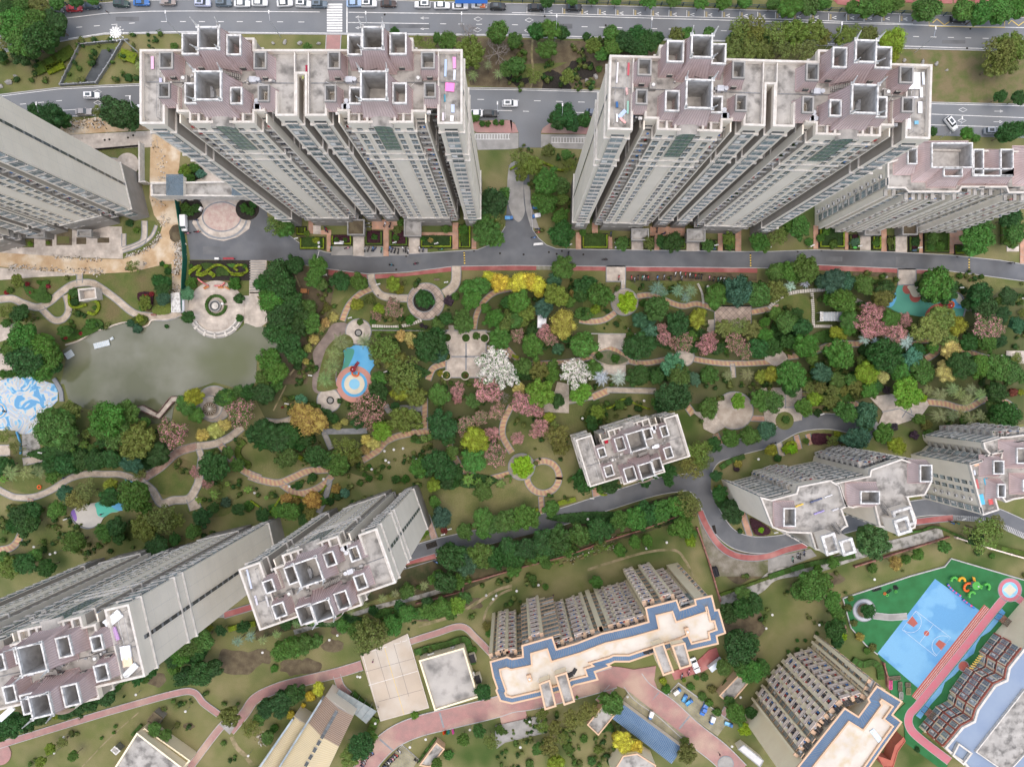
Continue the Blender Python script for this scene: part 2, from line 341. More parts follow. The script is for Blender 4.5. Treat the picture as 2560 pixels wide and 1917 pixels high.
sheet('planted_ground',[(870,780),(1120,700),(1400,720),(1640,700),(2560,720),(2560,1060),(2300,1080),(2100,1000),(1700,1010),(1400,1010),(1080,1180),(900,1190),(700,1120),(640,1000),(720,900)],mat('planted_earth',(0.065,0.085,0.028),(0.11,0.105,0.052),0.13,0.95,8,c3=(0.07,0.095,0.028),s3=0.09,fine=0.35,bump=0.5))
sheet('planted_ground',T(0,2,[(0,560),(800,560),(1300,600),(1500,560),(1300,760),(900,760),(600,810),(300,960),(0,880)]),m_grass2)
sheet('planted_ground',T(1,1,[(90,600),(420,640),(700,700),(640,1000),(520,1200),(440,1656),(0,1656),(100,1400),(230,1330),(90,1150)]),m_soil)
for q in [(2,1,900,1000,230,m_grass2),(2,1,1450,880,160,m_grass2),(3,1,240,1000,140,m_grass2),(1,1,1000,1000,190,m_grass2),(1,1,1450,760,250,m_grass2),(1,2,1200,600,230,m_grass),(1,2,1750,950,260,m_grass),(2,2,300,460,250,m_grass),(2,2,60,950,180,m_grass),(2,2,1200,110,150,m_grass),(2,2,600,190,130,m_grass),(0,2,1500,800,180,m_grass2),(0,2,1800,1000,150,m_grass2),(0,2,450,1300,230,m_grass),(1,2,250,750,190,m_grass),(3,1,1700,760,200,m_grass)]:blob(q[0],q[1],q[2],q[3],q[4],q[5],'lawn',1.4)
sheet('lawn',T(0,1,[(0,765),(660,720),(1000,710),(1300,650),(1500,700),(1480,1060),(1300,1100),(900,1190),(560,1300),(500,1100),(0,1100)]),m_grass2)
for q in [(0,3,1350,900,60),(0,3,2050,750,120),(1,3,660,610,60),(1,3,460,790,70),(1,3,720,470,50),(1,3,1440,350,55),(1,3,1880,240,50),(2,2,2000,1560,150),(0,3,1630,1300,30),(1,3,40,700,70),(2,3,2000,420,130),(3,3,560,30,60),(3,2,1380,1250,90),(1,3,320,790,70)]:blob(*q,m_soil,'bare_earth',1.5)
sheet('vacant_yard',T(2,2,[(1600,1130),(1700,1290),(1850,1480),(2208,1530),(2208,1656),(1720,1656)])+[],mat('bare_yard',(.15,.135,.1),(.26,.24,.2),.4,.95,8,c3=(.09,.1,.04),s3=.12,fine=.35,bump=.4))
sheet('vacant_yard',T(3,2,[(0,1500),(370,1420),(420,1480),(0,1640)])+[],m_conc)
def dirt(pts,w):path('worn_track',pts,w,m_sandy,kerb=False)
m_sandy=mat('worn_earth',(0.3,0.24,0.15),(0.14,0.14,0.06),0.5,0.95,6,fine=0.2)
dirt(T(2,2,[(650,1600),(900,1520),(1150,1450),(1400,1430),(1500,1530),(1560,1656)]),22)
dirt(T(1,3,[(1400,440),(1700,350),(1900,240),(2080,130),(2208,90)]),26)
dirt(T(1,3,[(1960,400),(2000,280),(2100,170),(2208,120)]),20)
dirt(T(0,3,[(710,1650),(950,1400),(1200,1180)]),10)
dirt(T(0,3,[(2000,1390),(2040,1480),(2120,1560),(2180,1640)]),40)
dirt(T(1,1,[(340,720),(380,820)]),14);dirt(T(1,1,[(290,1580),(400,1440)]),14)
dirt(T(2,0,[(180,330),(170,480),(185,640),(160,760)]),18)
dirt(T(1,2,[(150,230),(260,10)]),12)
sheet('dirt_road',T(0,1,[(-60,515),(300,535),(700,575),(1060,580),(1250,500),(1370,400),(1400,300),(1330,200),(1290,50)])+T(0,0,[(1300,1120),(1480,1190),(1560,1290),(1540,1500)])+T(0,1,[(1530,60),(1580,250),(1600,560),(1560,900),(1490,880),(1480,620),(1350,640),(1150,690),(700,712),(300,670),(-60,640)]),m_sand)
sheet('rubble_bank',T(0,0,[(400,1130),(640,1050),(850,1010),(1240,1090),(1300,1120),(480,1170)]),m_sand)
sheet('pale_paving',T(0,0,[(400,1175),(1310,1130),(1310,1270),(700,1310)]),m_pave2)
sheet('courtyard_lawn',T(0,0,[(600,1310),(1235,1270),(1240,1590),(1000,1500)]),m_grass2)
path('courtyard_path',T(0,0,[(700,1340),(850,1370),(1050,1400)]),42,m_pave2)
sheet('round_terrace',T(0,0,circle(1105,1422,99)),m_pave2,h=0.25)
sheet('pale_paving',T(0,1,[(-60,500),(190,390),(480,290),(1050,300),(1060,500),(1060,578),(700,568),(-60,520)]),m_pave2)
for q in [(195,400,295,480),(395,290,452,468),(490,290,622,460),(662,395,745,452),(843,395,943,440)]:sheet('planting_bed',T(0,1,rect(*q)),m_soil,h=0.1)
sheet('planting_bed',T(0,1,rect(500,385,600,445)),m_grass2,h=0.15)
sheet('planting_bed',T(0,1,rect(200,410,290,475)),m_grass2,h=0.15)
sheet('courtyard_lawn',T(0,1,[(1065,250),(1330,250),(1390,320),(1370,420),(1220,520),(1075,555),(1062,400)]),m_grass2)
path('curved_walk',T(0,1,[(1060,500),(1170,465),(1240,410),(1248,250)]),42,m_pave2)
path('curved_walk',T(0,1,[(1060,515),(1220,450),(1310,380),(1350,290)]),18,m_pave2)
path('curved_walk',T(0,1,[(1070,360),(1070,470)]),30,m_pave2)
sheet('pale_paving',T(0,1,[(-60,650),(300,672),(650,705),(715,718),(300,735),(-60,765)]),m_pave2)
# ---- main roads ----
r1=sheet('main_road',T(0,0,[(-60,250),(60,190),(300,120),(600,60),(1050,20),(1600,8)])+T(1,0,[(0,2),(1100,12),(2208,40)])+T(2,0,[(1100,65),(2208,100)])+T(3,0,[(1100,128),(2300,165),(2300,445),(1180,418)])+T(2,0,[(2208,370),(1300,345),(0,320)])+T(1,0,[(2208,310),(0,290)])+T(0,0,[(1630,283),(900,297),(580,347),(0,455),(-60,470)]),m_asph2)
outline('kerb',T(0,0,[(-60,475),(0,460),(580,350),(900,300),(1630,287)])+T(1,0,[(0,294),(2208,314)])+T(2,0,[(0,324),(1300,349),(2208,374)])+T(3,0,[(1180,422),(2300,449)]),0.25,0.14,m_kerb,closed=False,parent=r1)
outline('kerb',T(0,0,[(300,115),(600,55),(1050,15),(1600,3)])+T(1,0,[(0,-3),(1100,7),(2208,35)])+T(2,0,[(1100,60),(2208,95)])+T(3,0,[(1100,123),(2300,160)]),0.25,0.14,m_kerb,closed=False,parent=r1)
r2=sheet('side_road',T(0,0,[(-60,828),(0,825),(500,765),(900,745),(1250,730)])+T(1,0,[(1830,765),(2208,770)])+T(2,0,[(770,790)])+T(3,0,[(1370,890),(2300,912),(2300,1195),(1370,1170)])+T(2,0,[(700,1005),(640,1005),(540,1020),(340,1050),(250,1130),(55,1140),(20,1060),(-40,1035)])+T(1,0,[(1870,1045)])+T(0,0,[(1250,985),(600,1012),(130,1030),(-60,1050)]),m_asph2)
outline('kerb',T(0,0,[(-60,822),(0,819),(500,759),(900,739),(1250,724)])+T(1,0,[(1830,759),(2208,764)])+T(2,0,[(770,784)])+T(3,0,[(1370,884),(2300,906)]),0.25,0.14,m_kerb,closed=False,parent=r2)
sheet('driveway',T(2,0,[(57,1100),(250,1100),(250,1275),(57,1275)]),m_asph2)
for pts in (T(1,0,[(1850,1100),(1870,1050),(2208,1040)])+T(2,0,[(-20,1040),(30,1080),(55,1145),(0,1150)])+T(1,0,[(1900,1145)]),T(2,0,[(250,1150),(265,1110),(340,1055),(680,1005),(660,1160)])):
 sheet('brick_pavement',pts,m_pink,h=0.12)
sheet('bay_paving',T(1,0,[(1885,1150),(2208,1150)])+T(2,0,[(55,1150),(55,1280),(-20,1290)])+T(1,0,[(1910,1295)]),m_conc)
sheet('bay_paving',T(2,0,[(250,1160),(660,1165),(620,1290),(250,1275)]),m_conc)
def marks(name,parent,items,m=m_white):
 b=MB();LZ[0]+=0.0008;z=0.024+LZ[0]
 for pts,w in items:
  pl=P2([Vector(p) for p in pts]);strip_mesh(b,pl,w,z)
 return b.build(name,m,parent,kind='stuff')
def dashes(pts,on,off,w=0.16):
 """pts in photo pixels, on/off in metres"""
 out=[];pl=[Vector(p) for p in pts];k=1/S
 for a,c in zip(pl,pl[1:]):
  d=(c-a);n=max(1,int(d.length/((on+off)*k)));u=d/n
  for i in range(n):out.append(([a+u*i,a+u*i+d.normalized()*on*k],w))
 return out
I=[(T(0,0,[(530,165),(900,120),(1300,101),(1650,99)])+T(1,0,[(0,103),(550,107)]),.18),(T(1,0,[(800,110),(2208,128)])+T(2,0,[(2208,188)])+T(3,0,[(2300,245)]),.18),(T(2,0,[(0,113),(2208,165)])+T(3,0,[(1250,211)]),.16),(T(0,0,[(590,338),(900,290),(1630,275)])+T(1,0,[(0,284),(2208,303)])+T(2,0,[(2208,365)])+T(3,0,[(2300,436)]),.18),(T(1,0,[(785,30),(785,285)]),.35),(T(1,0,[(795,198),(1490,208)]),.16)]
I+=dashes(T(0,0,[(660,240),(1265,194)]),1.7,3.2)+dashes(T(0,0,[(1390,190),(2208,191)])+T(1,0,[(550,195)]),1.7,3.2)+dashes(T(1,0,[(1590,209),(2208,217)])+T(2,0,[(1650,263)])+T(3,0,[(500,300),(2300,345)]),1.7,3.2)
for k in range(25):
 x=130+153*k;y=60+x*0.0208;
 if x/3.45+1280<2285:I.append((T(2,0,[(x,y+2),(x-2,y+57+x*.003)]),.14))
for k in range(11):I.append((T(1,0,[(612,42+22.5*k+2),(745,44+22.5*k)]),.55))
for (j,x,y) in [(1,1915,168),(1,1910,262),(2,148,177),(2,142,267)]:
 d=T(j,0,[(x-36,y),(x,y-18),(x+36,y),(x,y+18),(x-36,y)]);I.append((d,.13))
for (j,x,y) in [(1,900,152),(1,900,244),(1,1460,160),(1,1460,251)]:
 I.append((T(j,0,[(x+32,y),(x-20,y)]),.12));I.append((T(j,0,[(x-14,y-9),(x-40,y),(x-14,y+9)]),.2))
marks('lane_marking',r1,I)
I=[(T(0,0,[(0,997),(200,985),(545,953),(1250,918)])+T(1,0,[(1870,950),(2208,958)]),.16),(T(2,0,[(540,972),(770,978)]),.16),(T(3,0,[(1370,1078),(2300,1107)]),.16),(T(3,0,[(1410,987),(2300,1022)]),.16),(T(0,0,[(550,1008),(830,995)]),.14),(T(0,0,[(0,833),(500,772),(900,752),(1250,737)])+T(1,0,[(1830,772),(2208,777)])+T(2,0,[(770,797)])+T(3,0,[(1370,897),(2300,919)]),.16)]
I+=dashes(T(0,0,[(20,916),(640,860)]),1.7,3.2)+dashes(T(0,0,[(910,837),(1250,825)]),1.7,3.2)+dashes(T(1,0,[(1910,860),(2208,866)])+T(2,0,[(760,888)]),1.9,3.6)+dashes(T(2,0,[(95,962),(320,968)]),1.7,3.2)
for (j,x,y) in [(0,842,795),(0,846,888),(3,1680,950),(3,1672,1043)]:I.append((T(j,0,[(x-36,y),(x,y-18),(x+36,y),(x,y+18),(x-36,y)]),.13))
for (x,y) in [(1985,962),(1980,1053)]:I.append((T(3,0,[(x-36,y),(x+20,y)]),.12));I.append((T(3,0,[(x+14,y-9),(x+40,y),(x+14,y+9)]),.2))
for k in range(14):x=1890+24*k;I.append((T(1,0,[(x,1158),(x,1203)]),.14)) if x<2190 else None
I.append((T(1,0,[(1888,1158),(2190,1158)]),.14));I.append((T(1,0,[(1888,1203),(2190,1203)]),.14))
for k in range(13):I.append((T(2,0,[(345+25*k,1188),(345+25*k,1230)]),.14))
I.append((T(2,0,[(340,1186),(655,1190)]),.14));I.append((T(2,0,[(340,1232),(640,1236)]),.14))
for k in range(4):x=1420+150*k;I.append((T(3,0,[(x,1105),(x,1155)]),.14))
marks('lane_marking',r2,I)
Y=[(T(3,0,[(1388,165),(1388,228),(1640,235),(2040,240),(2040,180)]),.2),(T(3,0,[(1420,200),(1455,168),(1520,220),(1580,180)]),.25),(T(3,0,[(2070,210),(2100,180),(2160,225),(2208,190)]),.25)]
for k in range(24):
 x=130+153*k
 if x>400 and x/3.45+1280<2285:
  for q in range(5):Y.append((T(2,0,[(x+8,75+x*.0208+q*9),(x+24,75+x*.0208+q*9)]),.1))
marks('bay_marking',r1,Y,m_yel)
Wt=[]
for k in range(24):
 x=20+153*k
 if 300<x and x/3.45+1280<2270 and k not in (3,0):y=98+x*.0208;Wt.append((T(2,0,[(x+22,y-11),(x-12,y),(x+22,y+11)]),.25))
marks('bay_arrow',r1,Wt)
path('brick_footpath',T(1,0,[(672,298),(662,470)]),120,m_pink,km=m_kerb)
sheet('running_track',T(3,0,[(560,-40),(560,0),(600,40),(780,60),(830,-40)]),m_red);sheet('running_track',T(3,0,[(1150,-40),(1160,25),(1590,35),(1590,-40)]),m_red)
sheet('rubber_track',T(3,0,[(1600,-40),(1600,30),(2300,30),(2300,-40)]),m_red)
cn=sheet('canal_bank',T(0,0,[(700,405),(1060,370),(840,725),(530,740)]),m_grass2)
sheet('canal_water',T(0,0,[(880,432),(985,425),(985,470),(820,722),(715,720),(860,470)]),m_dwater)
er=sheet('estate_road',T(0,1,[(1555,40),(1600,300),(1640,560),(1640,585),(2208,590)])+T(1,1,[(240,600),(430,630),(640,665),(960,705),(1300,690),(1700,640),(2208,632)])+T(2,1,[(2208,655)])+T(3,1,[(440,628),(1120,658),(1560,680),(2300,780),(2300,640),(2000,590),(1560,545),(1000,515),(400,500),(0,515)])+T(2,1,[(1900,515),(1500,508),(530,495),(380,490),(300,460),(230,400),(180,330),(160,100),(160,0),(140,-230),(-30,-230),(0,-60)])+T(1,1,[(2170,60),(2150,300),(2060,440),(1910,500),(1400,530),(960,560),(600,520),(400,460),(280,370),(100,210),(60,0),(-60,-120)])+T(0,1,[(2000,-20),(1600,-60)]),m_asph)
outline('kerb',T(1,1,[(2150,300),(2060,440),(1910,500),(1400,530),(960,560),(600,520),(400,460),(280,370)]),0.2,0.13,m_kerb,closed=False,parent=er)
outline('kerb',T(3,1,[(2300,640),(2000,590),(1560,545),(1000,515),(400,500),(0,515)])+T(2,1,[(1900,515),(1500,508),(530,495),(380,490),(300,460),(230,400),(180,330),(160,100)]),0.2,0.13,m_kerb,closed=False,parent=er)
outline('kerb',T(1,1,[(430,632),(640,667),(960,707),(1300,692),(1700,642),(2208,634)])+T(2,1,[(2208,657)])+T(3,1,[(440,630),(1120,660),(1560,682),(2300,782)]),0.2,0.13,m_kerb,closed=False,parent=er)
b=MB();LZ[0]+=.0008
for (x0,y0,x1,y1) in [(640+1795/3.45,480+510/3.45,640+1800/3.45,480+620/3.45),(1280+2055/3.45,480+530/3.45,1280+2058/3.45,480+642/3.45),(1920+1733/3.45,480+568/3.45,1920+1733/3.45,480+680/3.45),(1280+445/3.45,960+1080/3.45,1280+475/3.45,960+1185/3.45)]:
 for k in range(10):
  a=Vector((x0,y0)).lerp((x1,y1),k/10);c=Vector((x0,y0)).lerp((x1,y1),(k+1)/10);b2=P2([a,c]);strip_mesh(b,b2,.38,.1,k%2,0,0)
b.build('speed_bump',[m_black,m_yel],kind='structure')
marks('lane_marking',er,[(T(1,1,[(545,508),(522,600)]),.15),(T(2,1,[(185,460),(270,450)]),.3)])
sheet('concrete_apron',T(2,1,[(-20,-230),(85,-230),(100,60),(110,180),(60,260),(0,200),(-40,40)]),m_conc,sm=True)
sheet('concrete_apron',T(2,1,[(100,-60),(155,-60),(160,100),(240,330),(160,300),(120,160)]),m_conc)
for i,j,x,y in [(1,1,1210,670),(1,1,1295,553),(1,1,1880,508),(2,1,385,535),(2,1,318,520),(2,1,615,540),(2,1,100,540),(2,1,430,510),(3,1,460,505),(3,1,255,515),(3,1,1630,558),(2,0,808,222),(2,0,282,145),(3,0,1715,420),(1,1,2105,530),(2,2,620,1140),(2,2,1195,968),(0,1,1860,525),(1,1,715,510),(0,0,1150,1170),(0,0,1105,1190),(0,0,945,1205),(0,0,905,1210),(3,0,1743,252),(1,0,1110,130)]:sheet('manhole_cover',T(i,j,circle(x,y,9,12)),m_dark)
for i,j,q in [(1,1,(1300,560,1420,620)),(3,1,(1100,560,1210,640)),(2,1,(1500,505,1700,520)),(2,0,(300,210,520,250)),(3,0,(1500,350,1700,380)),(1,0,(1150,215,1500,245)),(0,0,(1000,150,1200,185)),(3,1,(500,560,640,600)),(0,1,(1750,470,1900,540))]:sheet('tarmac_repair',T(i,j,rect(*q)),m_asphp)
for pts in (T(1,1,[(625,670),(960,712),(968,752),(625,714)]),T(1,1,[(1020,712),(1300,700),(1690,645),(1690,685),(1300,727),(1030,750)]),T(1,1,[(1768,637),(2208,636)])+T(2,1,[(210,638),(210,676),(0,678)])+T(1,1,[(1768,676)]),T(2,1,[(350,638),(808,641),(808,680),(350,678)]),T(2,1,[(985,643),(2115,657),(2115,698),(985,684)]),T(3,1,[(440,632),(1115,661),(1115,698),(430,676)]),T(3,1,[(1275,668),(1400,674),(1400,707),(1275,704)])):
 sheet('red_strip',pts,m_red)
b=MB()
for k in range(13):x=216+10.8*k;p=W(*T(2,1,[(x,637)])[0]);b.box(p.x-.08,p.x+.08,p.y-1.15,p.y,0,.12)
b.build('slat_grating',m_kerb,kind='structure')
sheet('parking_earth',T(2,1,[(985,690),(2110,702),(2110,765),(1600,770),(985,760)]),m_soil);sheet('parking_earth',T(3,1,[(730,690),(1115,700),(1115,740),(730,720)]),m_soil)
sheet('gate_plaza',T(0,1,[(1660,270),(1700,130),(1740,60),(2080,60),(2110,200),(2165,255),(2150,320),(2050,390),(1930,425),(1800,400),(1700,330)]),m_pave2,h=.02)
def ell(cx,cy,rx,ry,n=36,a0=0,a1=2*math.pi):return [(cx+rx*math.cos(a0+(a1-a0)*k/n),cy+ry*math.sin(a0+(a1-a0)*k/n)) for k in range(n)]
for (rx,ry,m_) in [(225,195,m_kerbg),(208,178,m_pave2),(172,132,m_kerbg),(160,120,mat('rose_inlay',(.42,.3,.27),(.5,.42,.36),.8,.9,8,fine=.2)),]:
 sheet('paving_inlay',T(0,1,[(1915+(x-1915),y) for x,y in ell(1915,215,rx,ry) if y>120 or rx<180]),m_,h=.02)
for sx in (-1,1):
 path('paving_inlay',T(0,1,[(1915+sx*(30+45),215),(1915+sx*50,205),(1915+sx*45,235),(1915+sx*75,250),(1915+sx*95,285),(1915+sx*60,300)] if False else [(1915+sx*60,205),(1915+sx*32,205),(1915+sx*25,235),(1915+sx*50,260),(1915+sx*80,275),(1915+sx*70,300),(1915+sx*35,295)]),24,m_pave2,kerb=False)
path('gate_plaza',T(0,0,[(1700,1400),(1800,1560),(1900,1656)]),260,m_pave2,kerb=False)
for cx in (1655,2135):sheet('planting_bed',T(0,1,ell(cx,150,100,95)),m_dark,h=.15)
for cx in (1655,):sheet('planting_bed',T(0,0,ell(cx,1490,110,70)),m_dark,h=.15)
sheet('scroll_garden_bed',T(0,1,rect(1640,592,2162,765)),m_dark,h=.1)
sheet('courtyard_lawn',T(0,1,rect(1610,765,2155,980)),m_grass2)
sheet('stone_terrace',T(0,1,[(2155,590),(2300,590),(2300,900),(2150,900)]),m_pave2)
b=MB()
for k in range(14):p=W(*T(0,1,[(2155,600+k*22)])[0]);b.box(p.x,p.x+4.5,p.y-.36,p.y,0,.1+.02*(14-k))
b.build('stone_steps',m_conc,kind='structure')
sheet('stone_terrace',T(0,1,[(2100,895),(2208,895)])+T(1,1,[(100,1010),(100,1120),(0,1200)])+T(0,1,[(2120,1180),(2080,1000)]),m_pave2)
sheet('fountain_plaza',T(0,1,circle(1868,1010,245)),m_pave2,h=.1)
for k in range(4):
 r0=230-0;outline('plaza_step',T(0,1,circle(1868,1015,200+k*14,30,R(15),R(150))),.42,.75-.16*k,m_conc if k%2 else m_trim,closed=False,kind='structure')
for a in (22,45,68,92,115,138):
 x,y=1868+222*math.cos(R(a)),1015+222*math.sin(R(a));p=W(*T(0,1,[(x,y)])[0]);bb=MB();bb.box(-.35,.35,-.9,.9,0,.55);bb.box(-.25,.25,-.7,.7,.55,.75)
 bb.build('plaza_plinth',m_trim,None,p,R(90)-R(a),kind='structure')
pond=T(0,1,[(520,1656),(545,1570),(570,1450),(540,1370),(600,1320),(680,1290),(770,1235),(800,1205),(900,1190),(1000,1150),(1110,1130),(1200,1170),(1280,1150),(1320,1110),(1440,1105),(1530,1085),(1660,1110),(1760,1210),(1900,1245),(2050,1200),(2120,1130)])+T(1,1,[(0,1165),(110,1160),(200,1290),(160,1400),(10,1450),(0,1640)])+T(0,2,[(2100,60),(1980,20),(1850,-15),(1720,30),(1560,120),(1500,200),(1480,330),(1250,350),(1180,260),(830,240),(600,160),(555,0)])
sheet('pond_water',pond,m_water)
outline('pond_edge',T(0,1,[(570,1320),(680,1285),(770,1230),(805,1195),(900,1185),(1000,1145),(1110,1125),(1200,1170),(1280,1150),(1320,1105),(1440,1100),(1530,1080)]),.4,.45,m_pave2,closed=False,sm=True,kind='structure')
sheet('splash_pool',T(0,1,[(-60,1640),(60,1610),(200,1560),(350,1620),(470,1656)])+T(0,2,[(500,60),(500,140),(400,250),(330,350),(320,430),(180,430),(130,400),(-60,400)]),m_pano)
outline('pool_wall',T(0,1,[(470,1610),(500,1656)])+T(0,2,[(530,60),(540,150)]),1.2,.5,m_kerbg,closed=False,sm=True,kind='structure')
for k in range(4):outline('pool_step',T(0,2,circle(-10,225,82-13*k,20)),.3,.1+.1*k,m_blue if k%2 else m_trim,kind='structure')
sheet('drained_channel',T(0,2,[(190,430),(320,430),(370,620),(200,620)]),m_old)
outline('pool_wall',T(0,2,[(150,410),(180,500),(185,600)]),.35,.6,m_blue,closed=False,sm=True,kind='structure')
sheet('old_playground',T(0,1,[(-60,1150),(140,1130),(120,1250),(-20,1300),(60,1450),(160,1500),(130,1600),(-60,1620)]),m_pave2)
# ---- garden paths ----
G=[((0,1),[(-60,935),(100,920),(200,960),(330,995),(430,950),(550,850),(650,795),(780,785),(860,820),(1000,920),(1150,1040),(1280,1070),(1440,1080),(1560,1040)],52,m_creamp),((0,1),[(360,1005),(460,1100),(540,1100),(590,1040),(590,960),(570,890)],48,m_creamp),((0,1),[(690,710),(690,785)],42,m_creamp),((0,2),[(-60,880),(60,945),(150,975),(300,970),(450,910),(600,815),(750,775),(900,775),(1050,780),(1200,835)],45,m_creamp),((0,2),[(1200,835),(1380,720),(1530,590),(1700,535)],62,m_brickp),((0,2),[(1700,535),(1850,515),(1980,460),(2090,370)],55,m_creamp),((0,2),[(1715,550),(1745,640)],45,m_creamp),((0,2),[(1220,840),(1320,920),(1390,1025),(1500,1000),(1630,985),(1700,880),(1720,810),(1745,640)],60,m_creamp),((0,2),[(1660,980),(1690,1080)],95,m_creamp),((0,2),[(195,1260),(150,1360),(80,1415),(-60,1440)],52,m_stripe),((0,2),[(240,1000),(290,1010)],40,m_stripe),((0,2),[(200,670),(330,645),(460,600),(620,615),(830,570)],55,m_creamp),((0,2),[(-60,570),(90,570)],85,m_creamp),((1,1),[(1005,830),(900,880),(800,980),(745,1110)],42,m_stripe),((1,1),[(990,712),(1010,800),(1080,890),(1200,915),(1320,918)],56,m_creamp),((1,1),[(1728,640),(1725,760),(1690,830),(1620,880)],72,m_creamp),((1,1),[(2300,820),(2080,860),(1970,940),(1905,1050),(1880,1180)],36,m_stripe),((1,1),[(1640,1480),(1530,1520),(1485,1620)],45,m_stripe),((1,1),[(1980,1350),(2100,1350),(2208,1420)],40,m_stripe),((2,1),[(1080,900),(1180,890),(1280,915),(1380,960),(1480,985),(1600,965),(1745,1010)],36,m_stripe),((2,1),[(890,1040),(800,1100),(690,1118),(580,1105)],40,m_stripe),((2,1),[(2065,1035),(2130,1025),(2300,990)],40,m_stripe),((2,1),[(690,1410),(760,1355),(850,1345),(940,1395),(1020,1460),(1150,1475),(1300,1450),(1400,1415)],36,m_stripe),((2,1),[(700,1410),(800,1480),(900,1490),(1010,1465)],22,m_creamp),((2,1),[(1570,1440),(1750,1470),(1950,1480),(2300,1465)],38,m_stripe),((2,1),[(-40,1350),(90,1470),(300,1475),(500,1460),(700,1425)],30,m_stripe),((2,1),[(1900,1480),(1910,1600)],30,m_creamp),((3,1),[(410,1370),(560,1315),(740,1310),(880,1320)],42,m_stripe),((3,1),[(1240,1315),(1340,1285),(1440,1290)],30,m_stripe),((3,1),[(1480,1320),(1450,1380),(1360,1440)],45,m_stripe),((3,1),[(1640,1345),(1850,1420),(2050,1450)],38,m_stripe),((3,1),[(170,1420),(260,1410)],42,m_stripe),((3,1),[(1695,995),(1790,1005)],42,m_creamp),((1,2),[(80,318),(200,330),(330,298)],45,m_creamp),((1,2),[(570,410),(700,408),(880,405),(960,400)],36,m_kerbg),((1,2),[(590,420),(650,560)],34,m_conc),((1,2),[(1120,180),(1160,240),(1250,205),(1440,215)],34,m_conc),((1,2),[(920,655),(1050,575),(1130,490),(1280,435),(1500,410),(1590,450)],45,m_stripe),((1,2),[(1670,520),(1720,640),(1790,740),(1940,815),(2080,800),(2250,750)],42,m_stripe),((1,2),[(1455,120),(1455,400)],42,m_stripe),((1,2),[(-60,790),(60,830),(200,850),(330,800),(450,750),(640,735)],50,m_stripe),((1,2),[(220,860),(350,940),(480,920),(590,860),(655,790)],48,m_stripe),((1,2),[(640,820),(600,980),(540,1110)],34,m_conc),((0,2),[(1900,520),(2050,700),(2150,770),(2250,810)],48,m_stripe),((1,2),[(2200,190),(2135,330),(2130,450),(2208,590)],44,m_stripe),((1,2),[(1470,1130),(1540,1330)],48,m_brickp),((2,2),[(250,970),(258,1120)],38,m_stripe),((2,2),[(690,115),(830,55)],52,m_stripe),((2,2),[(820,50),(1240,60)],38,m_creamp),((2,2),[(1510,190),(1560,260)],50,m_stripe),((2,2),[(1755,430),(1795,515)],45,m_stripe),((2,2),[(2060,295),(2208,300)],40,m_orange),((2,2),[(490,160),(700,120)],16,m_creamp),((2,2),[(1970,1060),(2050,1310)],46,m_orange),((2,2),[(720,890),(735,975)],62,m_orange),((3,2),[(1370,155),(1520,170),(1700,210),(1880,130),(2050,160),(2130,240)],46,m_stripe),((3,2),[(280,90),(500,90),(650,115),(780,190)],36,m_stripe),((3,2),[(850,405),(950,345)],42,m_conc),((3,2),[(240,440),(270,560)],36,m_orange),((3,2),[(340,430),(370,520)],36,m_orange),((3,2),[(90,500),(120,620)],40,m_creamp)]
for (t,pts,w,m_) in G:path('garden_path',T(*t,pts),w,m_)
outline('garden_path',T(2,2,circle(268,800,138,40)),45/3.45*S,.045+LZ[0],m_stripe,kind='structure')
outline('kerb',T(2,2,circle(268,800,164,40)),.22,.12+LZ[0],m_kerbg,kind='structure');outline('kerb',T(2,2,circle(268,800,112,40)),.22,.12+LZ[0],m_kerbg,kind='structure')
def disc(i,j,x,y,r,m_,name='round_plaza',ring=True,h=.03):
 if ring:sheet('kerb_ring',T(i,j,circle(x,y,r+8)),m_kerbg,h=h)
 return sheet(name,T(i,j,circle(x,y,r)),m_,h=h+.01)
disc(0,2,1850,170,150,m_creamp);disc(0,2,1820,200,95,m_pave2,h=.06)
disc(1,1,1465,945,155,m_check);disc(1,1,1450,940,92,m_dark,'tree_bed',h=.1);disc(1,1,885,1205,106,m_pave2,h=.05)
sheet('brick_terrace',T(1,1,[(600,1230),(650,1150),(720,1125),(790,1140),(820,1220),(780,1300),(720,1400),(690,1656)])+T(1,2,[(700,60),(600,90),(500,60)])+T(1,1,[(490,1600),(515,1520),(490,1400),(530,1320)]),m_brickp,sm=True,h=.02)
disc(1,2,630,140,98,m_pave2,h=.05)
for (t,x,y) in [((1,1),885,1215),((1,2),643,140)]:disc(*t,x,y,33,m_black,'drain_ring',False,.1);disc(*t,x,y,22,m_conc,'drain_cover',False,.12)
sheet('planter_ring',T(1,1,[(650,1300),(760,1230),(830,1260),(835,1330),(755,1360),(755,1450),(690,1560),(690,1656)])+T(1,2,[(700,40),(540,60)])+T(1,1,[(540,1600),(590,1400)]),m_grass2,sm=True,h=.15)
pb=sheet('play_surface',T(1,1,[(860,1320),(975,1330),(1030,1480),(985,1550),(990,1656)])+T(1,2,[(1010,60),(960,110),(850,130),(740,100),(700,40)])+T(1,1,[(690,1620),(750,1520),(765,1420),(755,1370),(800,1335)]),m_blue,sm=False)
sheet('play_surface',T(1,1,[(790,1350),(850,1370),(800,1500),(735,1560),(765,1450),(758,1380)]),m_teal,sm=True)
cx,cy=850,1656
for r_,m_ in [(158,mat('pink_tan_rubber',(0.5,0.25,0.2),(0.45,0.24,0.2),1)),(112,m_blue),(88,m_crub),(46,m_lblue)]:sheet('play_circle',T(1,1,[(x,y) for x,y in circle(cx,cy,r_,40)]),m_)
sheet('square_plaza',T(1,1,rect(1640,1195,1985,1600)),m_pave2,h=.03)
